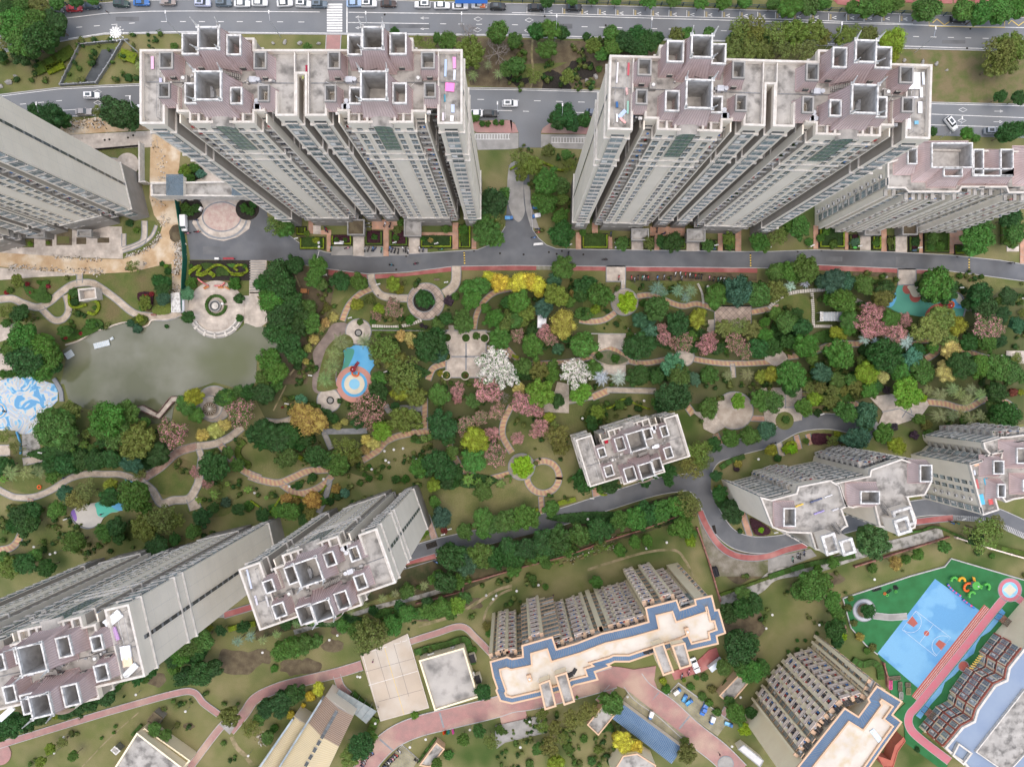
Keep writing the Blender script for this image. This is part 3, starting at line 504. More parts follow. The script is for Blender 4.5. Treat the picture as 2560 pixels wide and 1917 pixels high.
for pts in ([(1640,1195),(1985,1195),(1985,1600),(1640,1600),(1640,1195)],[(1812,1200),(1812,1600)],[(1640,1420),(1985,1420)]):outline('paving_band',T(1,1,pts),.45,.062+LZ[0],m_kerbg,closed=False,kind='structure')
sheet('garden_steps',T(1,1,rect(1662,1150,1712,1200)),m_pave2,h=.1)
path('retaining_wall',T(1,1,[(1000,1192),(1400,1196),(2040,1205)]),8,m_kerb,kerb=False)
def block(i,j,items,m_,name,h=0.0):
 for q in items:sheet(name,T(i,j,rect(*q)),m_,h=h)
block(1,1,[(560,330,650,370),(612,350,645,515),(1000,240,1220,325),(1100,320,1145,555),(1400,350,1700,380),(1695,265,1745,495),(1860,400,1900,492),(455,180,495,360)],m_orange,'tiled_walk')
block(1,1,[(840,375,935,552),(1320,375,1412,532),(495,290,560,365)],m_pave2,'entrance_walk')
block(1,1,[(650,470,836,548),(935,470,1100,560),(1148,475,1318,550),(1412,490,1480,525)],m_conc,'scooter_bay')
block(2,1,[(550,350,595,495),(690,260,740,410),(690,385,862,412),(830,410,865,490),(1190,300,1490,378),(1228,370,1270,503),(1775,360,1815,510),(1925,330,1975,512)],m_orange,'tiled_walk')
block(2,1,[(1030,425,1130,500),(1505,425,1615,510)],m_pave2,'entrance_walk')
block(3,1,[(390,290,430,492),(660,330,690,500),(975,320,1020,515),(1300,350,1330,528),(1562,330,1680,532)],m_orange,'tiled_walk')
block(3,1,[(790,370,882,503),(1095,370,1195,520),(2055,455,2160,515)],m_pave2,'entrance_walk');block(3,1,[(2170,330,2300,620)],m_orange,'tiled_walk')
sheet('entrance_plaza',T(2,1,rect(810,640,980,775)),m_pave2,h=.03);outline('paving_band',T(2,1,rect(812,642,978,773)),.4,.06+LZ[0],m_kerbg,kind='structure')
path('garden_path',T(2,1,[(958,775),(958,835)]),28,m_creamp);disc(2,1,970,950,112,m_pave)
sheet('checker_terrace',T(2,1,rect(1745,985,2060,1190)),m_check,h=.03);outline('paving_band',T(2,1,rect(1745,985,2060,1190)),.3,.06+LZ[0],m_kerbg,kind='structure')
sheet('terrace',T(2,1,[(1690,1105),(1740,1100),(1740,1230),(1680,1200)]),m_pave2)
sheet('terrace',T(2,1,[(742,1230),(980,1230),(975,1370),(850,1330),(742,1370)]),m_pave2,h=.03);sheet('terrace',T(2,1,[(740,1480),(850,1505),(980,1490),(980,1590),(740,1560)]),m_pave2,h=.03)
sheet('leaf_bed',T(2,1,[(700,1425),(780,1375),(860,1370),(930,1400),(1000,1455),(850,1492)]),mat('pale_groundcover',(0.09,0.12,0.06),(0.16,0.15,0.1),1.2,0.95,8,fine=.3),sm=True,h=.1)
disc(2,1,1490,1420,76,m_pave2,h=.03)
path('wall',T(2,1,[(680,1222),(1075,1226)]),8,m_kerb,kerb=False)
sheet('entrance_plaza',T(3,1,rect(1115,665,1275,805)),m_pave2,h=.03);outline('paving_band',T(3,1,rect(1117,667,1273,803)),.4,.06+LZ[0],m_kerbg,kind='structure')
sheet('play_surface',T(3,1,[(1115,808),(1275,805),(1330,880),(1480,905),(1600,862),(1660,900),(1692,980),(1680,1070),(1560,1085),(1300,1075),(1100,1035),(1020,985),(1090,930),(1100,850)]),m_teal)
sheet('play_patch',T(3,1,circle(1200,838,44)),m_rrub);sheet('play_patch',T(3,1,circle(1265,902,50)),m_rrub);sheet('play_patch',T(3,1,[(1200,815),(1275,808),(1320,890),(1250,905),(1215,850)]),m_crub,sm=True)
sheet('play_patch',T(3,1,[(1092,870),(1102,920),(1070,985),(1020,990),(1060,940)]),m_blue,sm=True);sheet('play_patch',T(3,1,[(1585,900),(1640,960),(1685,970),(1680,1000),(1610,1000),(1580,950)]),m_blue,sm=True);sheet('play_patch',T(3,1,[(1600,862),(1655,895),(1685,965),(1640,965),(1610,920)]),m_crub,sm=True)
outline('play_patch',T(3,1,circle(1480,1100,120,24,R(190),R(350))),1.1,.026+LZ[0],m_rrub,closed=False,kind='structure')
outline('play_area_kerb',T(3,1,[(1275,800),(1300,870),(1480,905)]),.3,.35,m_trim,closed=False,sm=True,kind='structure');outline('play_area_kerb',T(3,1,[(1600,860),(1665,895),(1698,980),(1680,1075)]),.4,.35,m_kerbg,closed=False,sm=True,kind='structure')
sheet('terrace',T(3,1,rect(2050,1370,2300,1480)),m_pave2,h=.03);sheet('terrace',T(3,1,[(-30,1205),(115,1205),(115,1340),(170,1440),(60,1510),(-30,1450)]),m_pave2,h=.03)
def slabs(pts,w,n,m_=m_trim,name='stepping_path',gap=.25):
 pl=[Vector(p) for p in spline(pts,10)];L_=[0]
 for a,c in zip(pl,pl[1:]):L_.append(L_[-1]+(c-a).length)
 root=put(name,None,kind='structure');b=MB()
 for k in range(n):
  d=L_[-1]*(k+.5)/n;i=max(q for q in range(len(L_)) if L_[q]<=d);i=min(i,len(pl)-2)
  c=pl[i].lerp(pl[i+1],(d-L_[i])/max(1e-6,L_[i+1]-L_[i]));t=(pl[i+1]-pl[i]).normalized();q=W(*c);a=math.atan2(-t.y,t.x)
  M=Matrix.Translation(q)@Matrix.Rotation(a,4,'Z');l=L_[-1]/n*S*(1-gap)/2;ww=w/3.45*S/2
  b.box(-l,l,-ww,ww,0,.1+LZ[0]+random.random()*.03,0,None,M)
 b.build('slab',m_,root,kind='stuff')
slabs(T(1,1,[(1000,1155),(1200,1165),(1350,1135),(1430,1105)]),26,22);slabs(T(2,1,[(1600,790),(1635,870),(1648,965)]),18,16)
slabs(T(3,1,[(0,1005),(90,920),(200,872),(350,852),(540,842)]),30,28);slabs(T(3,1,[(375,870),(385,1000),(388,1150)]),26,16);slabs(T(3,1,[(388,1158),(550,1160)]),24,9);slabs(T(3,1,[(755,935),(860,990)]),40,8,m_conc)
slabs(T(3,2,[(1590,1150),(1850,1170),(2040,1235),(2250,1330)]),46,44,m_kerb,'slat_path',.45);slabs(T(0,3,[(1830,350),(1940,345)]),36,9,m_kerb,'slat_path',.45);slabs(T(2,1,[(940,780),(975,780)]),40,2)
slabs(T(3,1,[(2150,905),(2250,905)]),40,6,m_kerb)
for pts,w in ((T(0,3,[(1500,560),(1760,330),(2000,160),(2208,60)])+T(1,2,[(500,1640),(1150,1530),(1500,1420),(1800,1350),(2208,1262)])+T(2,2,[(400,1150),(800,1020),(1200,895),(1450,850),(1650,830)]),138),(T(2,2,[(1600,860),(1720,640),(1900,560),(2208,475)])+T(3,2,[(250,350),(500,320),(720,360),(900,450)]),128),(T(2,2,[(1560,850),(1660,960),(1730,1120),(1850,1290),(2000,1370),(2208,1383)])+T(3,2,[(300,1330),(700,1200),(1250,1075),(1600,1060),(1900,1115),(2300,1290)]),135)):
 path('lower_road',pts,w,m_asph,km=m_kerb,kz=.0005)
for q in ([(1470,790),(1640,720),(1690,660),(1790,600),(1730,700),(1715,800),(1712,920),(1700,1010),(1640,1010),(1560,930),(1440,900)],[(1400,820),(1600,760),(1640,900),(1480,905)]):sheet('road_junction',T(2,2,q),m_asph)
path('tarmac_patch',T(1,2,[(1470,1400),(1560,1370)]),50,m_dark,kerb=False)
path('tarmac_patch',T(2,2,[(1735,1215),(1750,1290)]),28,m_dark,kerb=False)
for pts in (T(2,2,[(1620,1095),(1680,1230),(1780,1380),(1900,1465),(2050,1495),(2208,1480)])+T(3,2,[(150,1428),(330,1385)]),T(3,2,[(1270,1185),(1430,1165),(1590,1150)]),T(1,2,[(1240,1575),(1550,1482)]),T(0,3,[(1930,345),(2208,262)])+T(1,3,[(0,262)])):path('red_strip',pts,48,m_red)
sheet('tree_verge',T(1,2,[(1550,1500),(2208,1330)])+T(2,2,[(600,1180),(1430,940),(1600,1060),(1570,1130),(1200,1260),(400,1500),(0,1600)])+T(1,3,[(1500,260),(1200,140),(900,260),(400,440),(0,560),(0,420)])+T(1,3,[(900,120),(1180,-60)]),mat('verge_earth',(0.04,0.05,0.02),(0.1,0.08,0.045),0.3,0.95,6,fine=.3))
sheet('pavilion_terrace',T(2,2,[(270,180),(370,60),(390,-20),(490,0),(490,250),(275,240)]),m_pave,h=.03)
disc(2,2,1915,228,158,mat('weathered_slabs',(0.45,0.4,0.34),(0.33,0.28,0.23),0.5,0.9,8,fine=.15));sheet('terrace',T(2,2,[(1550,235),(1660,245),(1760,270),(1835,370),(1740,430),(1650,385),(1640,310)]),m_pave,h=.04)
disc(2,2,82,712,110,m_creamp);
sheet('terrace',T(3,2,[(-60,30),(290,30),(290,310),(60,350),(-30,340)]),m_pave,h=.03);sheet('planting_bed',T(3,2,circle(140,315,78)),m_grass2,h=.1);outline('paving_band',T(3,2,[(147,40),(147,210)]),.35,.06+LZ[0],m_kerbg,closed=False,kind='structure');outline('paving_band',T(3,2,[(0,200),(285,200)]),.35,.06+LZ[0],m_kerbg,closed=False,kind='structure')
sheet('exercise_plaza',T(3,2,[(870,110),(1060,85),(1200,110),(1340,90),(1385,180),(1310,285),(1110,350),(950,345),(990,240)]),m_pave2,h=.03)
for pts in ([(980,240),(1130,210),(1300,300)],[(1150,290),(1220,180)],[(1215,180),(1235,250)]):outline('paving_band',T(3,2,pts),.3,.06+LZ[0],m_kerbg,closed=False,kind='structure')
sheet('sand_play_area',T(0,2,[(620,1110),(650,1070),(740,1035),(840,1020),(1030,1000),(1035,1090),(960,1110),(900,1150),(860,1205),(760,1235),(660,1190)]),mat('pale_sand',(0.55,0.53,0.48),(0.48,0.46,0.42),.4,.95,fine=.08),sm=True,h=.05)
sheet('play_patch',T(0,2,[(838,1020),(1030,1000),(1035,1088),(960,1108),(900,1145),(850,1130),(835,1075)]),mat('mint_rubber',(0.1,0.5,0.38),(0.12,0.45,0.35),.4,.8),sm=True,h=.05);sheet('play_patch',T(0,2,[(1080,820),(1150,840),(1110,860)]),m_blue)
sheet('play_patch',T(0,2,[(960,1040),(1030,1010),(1110,1060),(1030,1090)]),m_blue,sm=True,h=.05);sheet('play_patch',T(0,2,[(618,1110),(645,1080),(670,1150),(655,1180)]),mat('violet_rubber',(0.25,0.15,0.45),rough=.8),sm=True,h=.06)
outline('play_area_kerb',T(0,2,[(612,1120),(655,1200),(760,1242),(865,1210)]),.3,.4,m_kerbg,closed=False,sm=True,kind='structure')
for pts,w in ((T(0,3,[(-60,1480),(500,1308),(1000,1158),(1500,1020),(1670,1005),(1760,1100),(1890,1195)]),50),(T(0,3,[(1640,1656),(1900,1315),(2000,1250)]),55),(T(0,3,[(1985,1340),(2110,1190),(2208,1060)])+T(1,3,[(200,965),(450,900),(700,840),(915,775)]),80),(T(1,3,[(700,860),(735,960),(805,1030)]),60),(T(1,3,[(1330,570),(1550,500),(1770,440),(1900,540),(2035,680)]),48),(T(2,3,[(860,960),(740,1090)]),50),(T(2,3,[(1800,1230),(1850,1140)]),40)):path('brick_footpath',pts,w,m_pink,km=m_kerb,kw_=.15,sm=len(pts)>2)
sheet('brick_terrace',T(0,3,circle(0,1535,100)),m_pink);sheet('brick_terrace',T(0,3,[(1890,1280),(2000,1240),(2070,1240),(1985,1370)]),m_conc)
path('brick_drive',T(1,3,[(880,1760),(1010,1560),(1180,1400),(1400,1300),(1700,1225),(2050,1140),(2208,1090)])+T(2,3,[(200,1060),(600,960),(880,880)]),170,m_pink,km=m_kerb)
sheet('brick_forecourt',T(2,3,[(680,870),(830,780),(930,790),(1050,810),(1240,780),(1225,900),(1262,1000),(1180,1110),(1000,990),(880,940),(740,950)]),m_pink,sm=False,h=.05)
path('brick_drive',T(2,3,[(1040,900),(1130,1010),(1330,1150),(1550,1350),(1780,1530),(1950,1700)]),185,m_pink,km=m_kerb)
for pts in (T(2,3,[(1170,1105),(1265,1005)]),T(2,3,[(1440,1320),(1530,1210)]),T(1,3,[(1585,1180),(1620,1310)]),T(1,3,[(1070,1410),(1185,1510)])):path('paving_band',pts,16,m_kerbg,kerb=False)
sheet('brick_terrace',T(2,3,[(-60,1150),(115,1150),(135,1240),(-60,1280)])+[],m_pink,h=.03);sheet('brick_terrace',T(1,3,[(2100,1200),(2208,1170),(2300,1300),(2120,1300)]),m_pink,h=.03)
disc(2,3,1840,1620,62,m_conc,h=.08);sheet('brick_terrace',T(2,3,[(1370,830),(1560,770),(1700,640),(1760,620),(1800,740),(1640,830),(1400,900)]),m_red,h=.03)
sheet('paver_lot',T(2,3,[(960,1060),(1010,1000),(1500,1390),(1430,1455),(960,1120)]),m_lot);sheet('paver_lot',T(2,3,[(1340,1030),(1432,925),(1870,1250),(1770,1385),(1600,1260)]),m_lot);outline('kerb',T(2,3,[(1340,1030),(1432,925),(1870,1250)]),.3,.3,m_kerb,closed=False,kind='structure')
sheet('paver_lot',T(1,3,[(1265,1465),(1400,1585),(1340,1690),(1040,1690)]),m_lot);outline('kerb',T(1,3,[(1040,1700),(1265,1462),(1405,1590)]),.3,.2,m_kerb,closed=False,kind='structure')
ct=sheet('concrete_court',T(1,3,[(903,690),(1310,500),(1495,1140),(1075,1257)]),m_pad,h=.06)
marks('court_line',ct,[(T(1,3,[(975,945),(1395,822)]),.12),(T(1,3,[(1195,590),(1250,578),(1245,560)]),.12),(T(1,3,[(1262,570),(1305,558),(1300,545)]),.12),(T(1,3,[(925,690),(1075,1250),(1490,1135),(1310,510)]),.1),(T(1,3,[(1000,650),(1130,612)]),.12)]).location.z=.07
marks('court_line',ct,[(T(1,3,[(1110,620),(1280,1200)]),.1)],m_yel).location.z=.07
marks('court_joint',ct,[(T(1,3,[(1040,650),(1160,1060)]),.08),(T(1,3,[(1190,590),(1320,1040)]),.08),(T(1,3,[(940,830),(1370,712)]),.08),(T(1,3,[(1060,1085),(1440,980)]),.08)],m_asph).location.z=.07
path('concrete_ditch',T(2,3,[(1790,215),(2100,120)])+T(3,2,[(60,1640),(400,1580),(800,1450),(1150,1370),(1500,1275)]),95,m_old,kerb=False)
path('concrete_ditch',T(1,3,[(330,490),(700,380),(1100,260),(1500,160),(1750,70)]),40,m_old,kerb=False)
yard=[(2280.5,1437),(2360,1415),(2376,1395),(2570,1452)]+T(3,3,[(2300,60),(2300,330),(1320,1360),(1560,1560),(1530,1700),(1180,1440),(1170,1290),(1080,1200),(1180,1100),(1060,1040),(1020,800),(940,680),(840,600),(710,450),(640,195)])
sheet('school_turf',yard,m_turf);outline('yard_kerb',[(2106,1494),(2276,1438),(2360,1415),(2376,1395),(2570,1452)],.35,.5,m_kerb,closed=False,kind='structure');outline('yard_kerb',T(3,3,[(640,195),(710,450),(840,600),(940,680)]),.3,.5,m_kerb,closed=False,kind='structure')
court=sheet('sports_court',T(3,3,[(1435,30),(1830,310),(1290,970),(940,670)]),m_court)
sheet('play_surface',T(3,3,[(2010,285),(2042,320),(1960,420),(1910,480),(1830,530),(1790,600),(1770,670),(1690,730),(1655,800),(1600,860),(1520,920),(1490,1010),(1400,1110),(1310,1235),(1270,1205),(1600,800)]),m_court)
sheet('track_lanes',T(3,3,[(1858,250),(1907,290),(1280,1080),(1233,1037)]),m_rrub);marks('track_line',court,[(T(3,3,[(1870,262),(1247,1048)]),.08),(T(3,3,[(1883,272),(1260,1060)]),.08),(T(3,3,[(1895,282),(1270,1070)]),.08)])
path('curved_track',T(3,3,[(2040,190),(1960,280),(1600,730),(1300,1100),(1215,1200),(1215,1300),(1300,1400),(1560,1600)]),66,m_track,km=m_kerb,kw_=.12)
path('curved_track',T(3,3,[(2100,190),(2160,205),(2300,330)]),60,m_track,km=m_kerb,kw_=.12)
disc(3,3,2080,125,97,m_track,'track_circle',h=0);disc(3,3,2080,125,68,m_lblue,'track_circle',False,.01);sheet('track_diamond',T(3,3,[(2080,72),(2137,125),(2080,180),(2020,125)]),m_crub,h=.02)
disc(3,3,825,300,92,mat('pale_grey_rubber',(0.45,0.47,0.5),(0.4,0.42,0.45),.5),'ring_path',h=.01);path('ring_path',T(3,3,[(905,345),(1050,360),(1195,350)]),46,m_conc,km=m_kerb);disc(3,3,822,300,60,m_soil,'tree_bed',h=.15)
disc(3,3,1680,780,40,m_rrub,'play_circle',h=.02)
for q in ([(1240,350),(1287,412),(1250,445),(1190,405)],[(1470,553),(1532,590),(1490,645),(1437,592)]):sheet('court_key',T(3,3,q),m_rrub,h=.0)
sheet('court_key',T(3,3,circle(1362,498,23)),m_rrub)
marks('court_line',court,[(T(3,3,[(1270,305),(1570,535),(1440,695),(1150,465),(1270,305)]),.07),(T(3,3,[(1418,425),(1305,575)]),.07),(T(3,3,circle(1225,400,92,16,R(-65),R(130))),.07),(T(3,3,circle(1500,610,92,16,R(120),R(300))),.07)]).location.z=.01
m_bed=mat('clipped_green',(0.03,0.06,0.012),(0.05,0.085,0.02),1.5,0.95,6,fine=.4,bump=.6)
m_lime=mat('lime_hedge',(0.16,0.2,0.015),(0.11,0.16,0.012),2,0.95,6,fine=.35,bump=.6)
m_maroon=mat('maroon_bed',(0.06,0.02,0.025),(0.03,0.03,0.015),1.5,0.95,6,fine=.4,bump=.6)
# ---------------- facade pieces (shared meshes) ----------------
_cache={}
def piece(kind,w,fh=3.0,st=0,var=0):
 """x along the wall, -y out of the wall, z up from the floor level"""
 key=(kind,round(w,2),fh,st,var)
 if key in _cache:return _cache[key]
 b=MB();rr=random.Random(var*7+int(w*10));wallm=[m_trim,m_pinkw,m_redw][st]
 if kind=='window':
  b.box(-w/2,w/2,-.3,.02,.3,2.62,0,0)
  b.box(-w/2-.04,w/2+.04,-.34,.02,.2,.3,1);n=max(2,int(w/.9));b.box(-w/2-.02,w/2+.02,-.33,-.28,2.6,2.66,1)
  for k in range(n+1):x=-w/2+w*k/n;b.box(x-.03,x+.03,-.33,-.29,.3,2.62,1)
  b.box(-w/2,w/2,-.33,-.29,1.8,1.85,1);b.box(-w/2-.03,w/2+.03,-.42,.02,2.62,2.78,1);b.box(-w/2,w/2,-.2,.02,2.78,3.2,2)
  if var%5==0:b.box(-w/2+.1,-.02,-.355,-.33,.6,1.8,3)
  mats=[m_glass,m_trim if st!=1 else m_peach,m_dglass,m_white]
 elif kind=='narrow':
  b.box(-w/2,w/2,-.05,.02,.9,2.4,0,1);b.box(-w/2-.08,w/2+.08,-.18,.02,.8,.9,1);b.box(-.03,.03,-.1,.0,.9,2.4,1);b.box(-w/2,w/2,-.03,.02,2.4,2.95,2)
  mats=[m_glass,m_trim,m_dglass]
 elif kind in ('balcony','gallery'):
  d=1.5 if kind=='balcony' else 1.2
  b.box(-w/2,w/2,-d,.02,-.12,.02,0)
  b.box(-w/2,w/2,-d,-d+(.3 if st else .14),0,.95 if st else (.5 if kind=='balcony' else .85),0);b.box(-w/2,w/2,-d,-d+.08,.95,1.03,4)
  b.box(-w/2,-w/2+.1,-d,.02,0,.95,0);b.box(w/2-.1,w/2,-d,.02,0,.95,0)
  b.box(-w/2+.15,w/2-.15,-.03,.02,.05,2.5,1)
  b.box(-.04,.04,-.06,0,.05,2.5,4)
  if var%3==0:b.box(-w/2+.2,-w/2+1.0,-.7,-.25,.05,.75,2)
  for q in range(rr.randint(1,3)):
   x=rr.uniform(-w/2+.25,w/2-.25);b.box(x-.2,x+.2,-d+.25,-d+.33,1.2,2.0,5+rr.randint(0,3))
  if var%4==1:b.box(w/2-.7,w/2-.2,-d+.2,-d+.6,0,.5,9)
  mats=[wallm,m_dglass,m_rim,m_metal,m_metal,m_clo[0],m_clo[1],m_clo[2],m_clo[3],m_bed]
 elif kind=='aircon':
  b.box(-.7,.7,-.75,.02,-.1,0,0);b.box(-.42,.42,-.6,-.15,.1,.75,1);b.box(-.25,.25,-.62,-.6,.2,.65,2)
  for k in range(5):b.box(-.7+k*.34,-.66+k*.34,-.75,-.7,0,.9,0)
  mats=[wallm,m_rim,m_dglass]
 elif kind=='slit':
  b.box(-w/2,w/2,-.06,.02,.5,2.5,0);b.box(-w/2,w/2,-.04,.02,2.5,3.02,1);mats=[m_glass,m_trim]
 _cache[key]=b.mesh(kind,mats);return _cache[key]
m_clo=[mat('laundry_red',(0.45,0.06,0.06),rough=.9),mat('laundry_blue',(0.08,0.2,0.45),rough=.9),mat('laundry_white',(0.7,0.7,0.7),rough=.9),mat('laundry_dark',(0.05,0.05,0.07),rough=.9)]
_n=[0]
def column(par,kind,p,nx,ny,w,z0,floors,fh=3.0,st=0,name=None,limit=None,skip=()):
 """one piece per storey at local point p, wall normal (nx,ny) pointing outwards"""
 rz=math.atan2(nx,-ny)
 for k in range(floors):
  if k in skip:continue
  _n[0]+=1;v=random.randint(0,11) if kind in ('balcony','gallery') else (random.randint(0,4) if kind=='window' else 0)
  put(name or {'narrow':'window','gallery':'balcony','slit':'window','aircon':'air_conditioner'}.get(kind,kind),piece(kind,w,fh,st,v),par,(p[0],p[1],z0+k*fh),rz)
m_well=mat('shaft_concrete',(.5,.49,.47),(.34,.33,.315),.8,.95)
def turret(par,u,v,wu,wv,f,z,h,horns=False,m_=m_tile,door=0,rimm=None):
 """mansard turret with an open white-rimmed top: f is how far the foot flares out"""
 b=MB();hu,hv=wu/2,wv/2
 lv=[(0,f),(h*.3,f*.62),(h*.65,f*.25),(h,0)]
 rings=[[(u+sx*(hu+q),v+sy*(hv+q),z+zz) for sx,sy in ((-1,-1),(1,-1),(1,1),(-1,1))] for zz,q in lv]
 for a,c in zip(rings,rings[1:]):
  for k in range(4):b.face([a[k],a[(k+1)%4],c[(k+1)%4],c[k]],0)
 for k in range(4):
  n=int((wu if k%2==0 else wv)/.45)+2
  for q in range(n+1):
   t=q/n
   for a,c in zip(rings,rings[1:]):
    p0,p1=Vector(a[k]).lerp(a[(k+1)%4],t),Vector(c[k]).lerp(c[(k+1)%4],t)
    e=(Vector(a[(k+1)%4])-Vector(a[k])).normalized()*.035;nrm=e.normalized().cross(p1-p0).normalized()*.07
    b.face([p0-e+nrm,p0+e+nrm,p1+e+nrm,p1-e+nrm],1);b.face([p0+e,p0+e+nrm,p1+e+nrm,p1+e],1);b.face([p0-e+nrm,p0-e,p1-e,p1-e+nrm],1)
 b.box(u-hu-f-.06,u+hu+f+.06,v-hv-f-.06,v+hv+f+.06,z-.02,z+.16,1)
 tr=b.build('turret',[m_,m_seam],par)
 b=MB();o=[(u+sx*(hu+.06),v+sy*(hv+.06)) for sx,sy in ((-1,-1),(1,-1),(1,1),(-1,1))];i=[(u+sx*(hu-.22),v+sy*(hv-.22)) for sx,sy in ((-1,-1),(1,-1),(1,1),(-1,1))]
 b.ring(o,i,z+h-.15,z+h+.35,0)
 for k in range(4):
  a,c=i[k],i[(k+1)%4];b.face([(a[0],a[1],z+h-.15),(a[0],a[1],z+.1),(c[0],c[1],z+.1),(c[0],c[1],z+h-.15)],1)
 b.face([(p[0],p[1],z+.25) for p in i],2)
 b.build('rim',[rimm or m_rim,m_well,m_well],tr)
 if horns:
  for sx in (-1,1):
   for sy in (-1,1):
    b=MB();x,y=u+sx*hu,v+sy*hv;b.box(x-.28,x+.28,y-.28,y+.28,z+h+.3,z+h+.5,0)
    b.tube((x,y,z+h+.4),(x+sx*.25,y+sy*.35,z+h+2.6),.2,.07,4);b.build('horn',m_rim,tr)
 if door:
  b=MB();b.box(u-.5,u+.5,v-hv-f-.05,v-hv-f*.35,z,z+1.1,0,1);b.build('dormer',[m_dglass,m_roof],tr)
def duct(par,x,y,z,s=1.0,rz=0):
 b=MB();b.box(-.8*s,.5*s,-.55*s,.55*s,0,1.0*s,0);b.cyl((.9*s,0),.45*s,.45*s,0,1.1*s,10,0)
 b.box(-1.2*s,-.8*s,-.3,.3,.2,.7,1);return b.build('ventilation_fan',[m_silver,m_metal],par,(x,y,z),rz)
def stair(par,x,y,z,rz,n=9,w=.9,tr=.3):
 b=MB()
 for k in range(n):b.box(k*tr,k*tr+tr-.03,-w/2,w/2,k*.17,k*.17+.17,0)
 for s_ in (-1,1):b.tube((0,s_*w/2,.9),(n*tr,s_*w/2,n*.17+.9),.04,.04,4,1);[b.tube((k*tr,s_*w/2,k*.17),(k*tr,s_*w/2,k*.17+.9),.025,.025,4,1) for k in range(0,n+1,2)]
 b.build('stair',[m_conc,m_black],par,(x,y,z),rz)
SEG=[(-12.65,-9.0,1.2,12.6),(-9.0,-7.0,5.2,12.6),(-7.0,-5.2,2.0,12.6),(-5.2,6.0,0,14.6),(6.0,8.2,1.9,12.6),(8.2,10.4,5.8,12.6),(10.4,14.6,-.2,12.6)]
m_joint=mat('wall_groove',(.62,.58,.52))
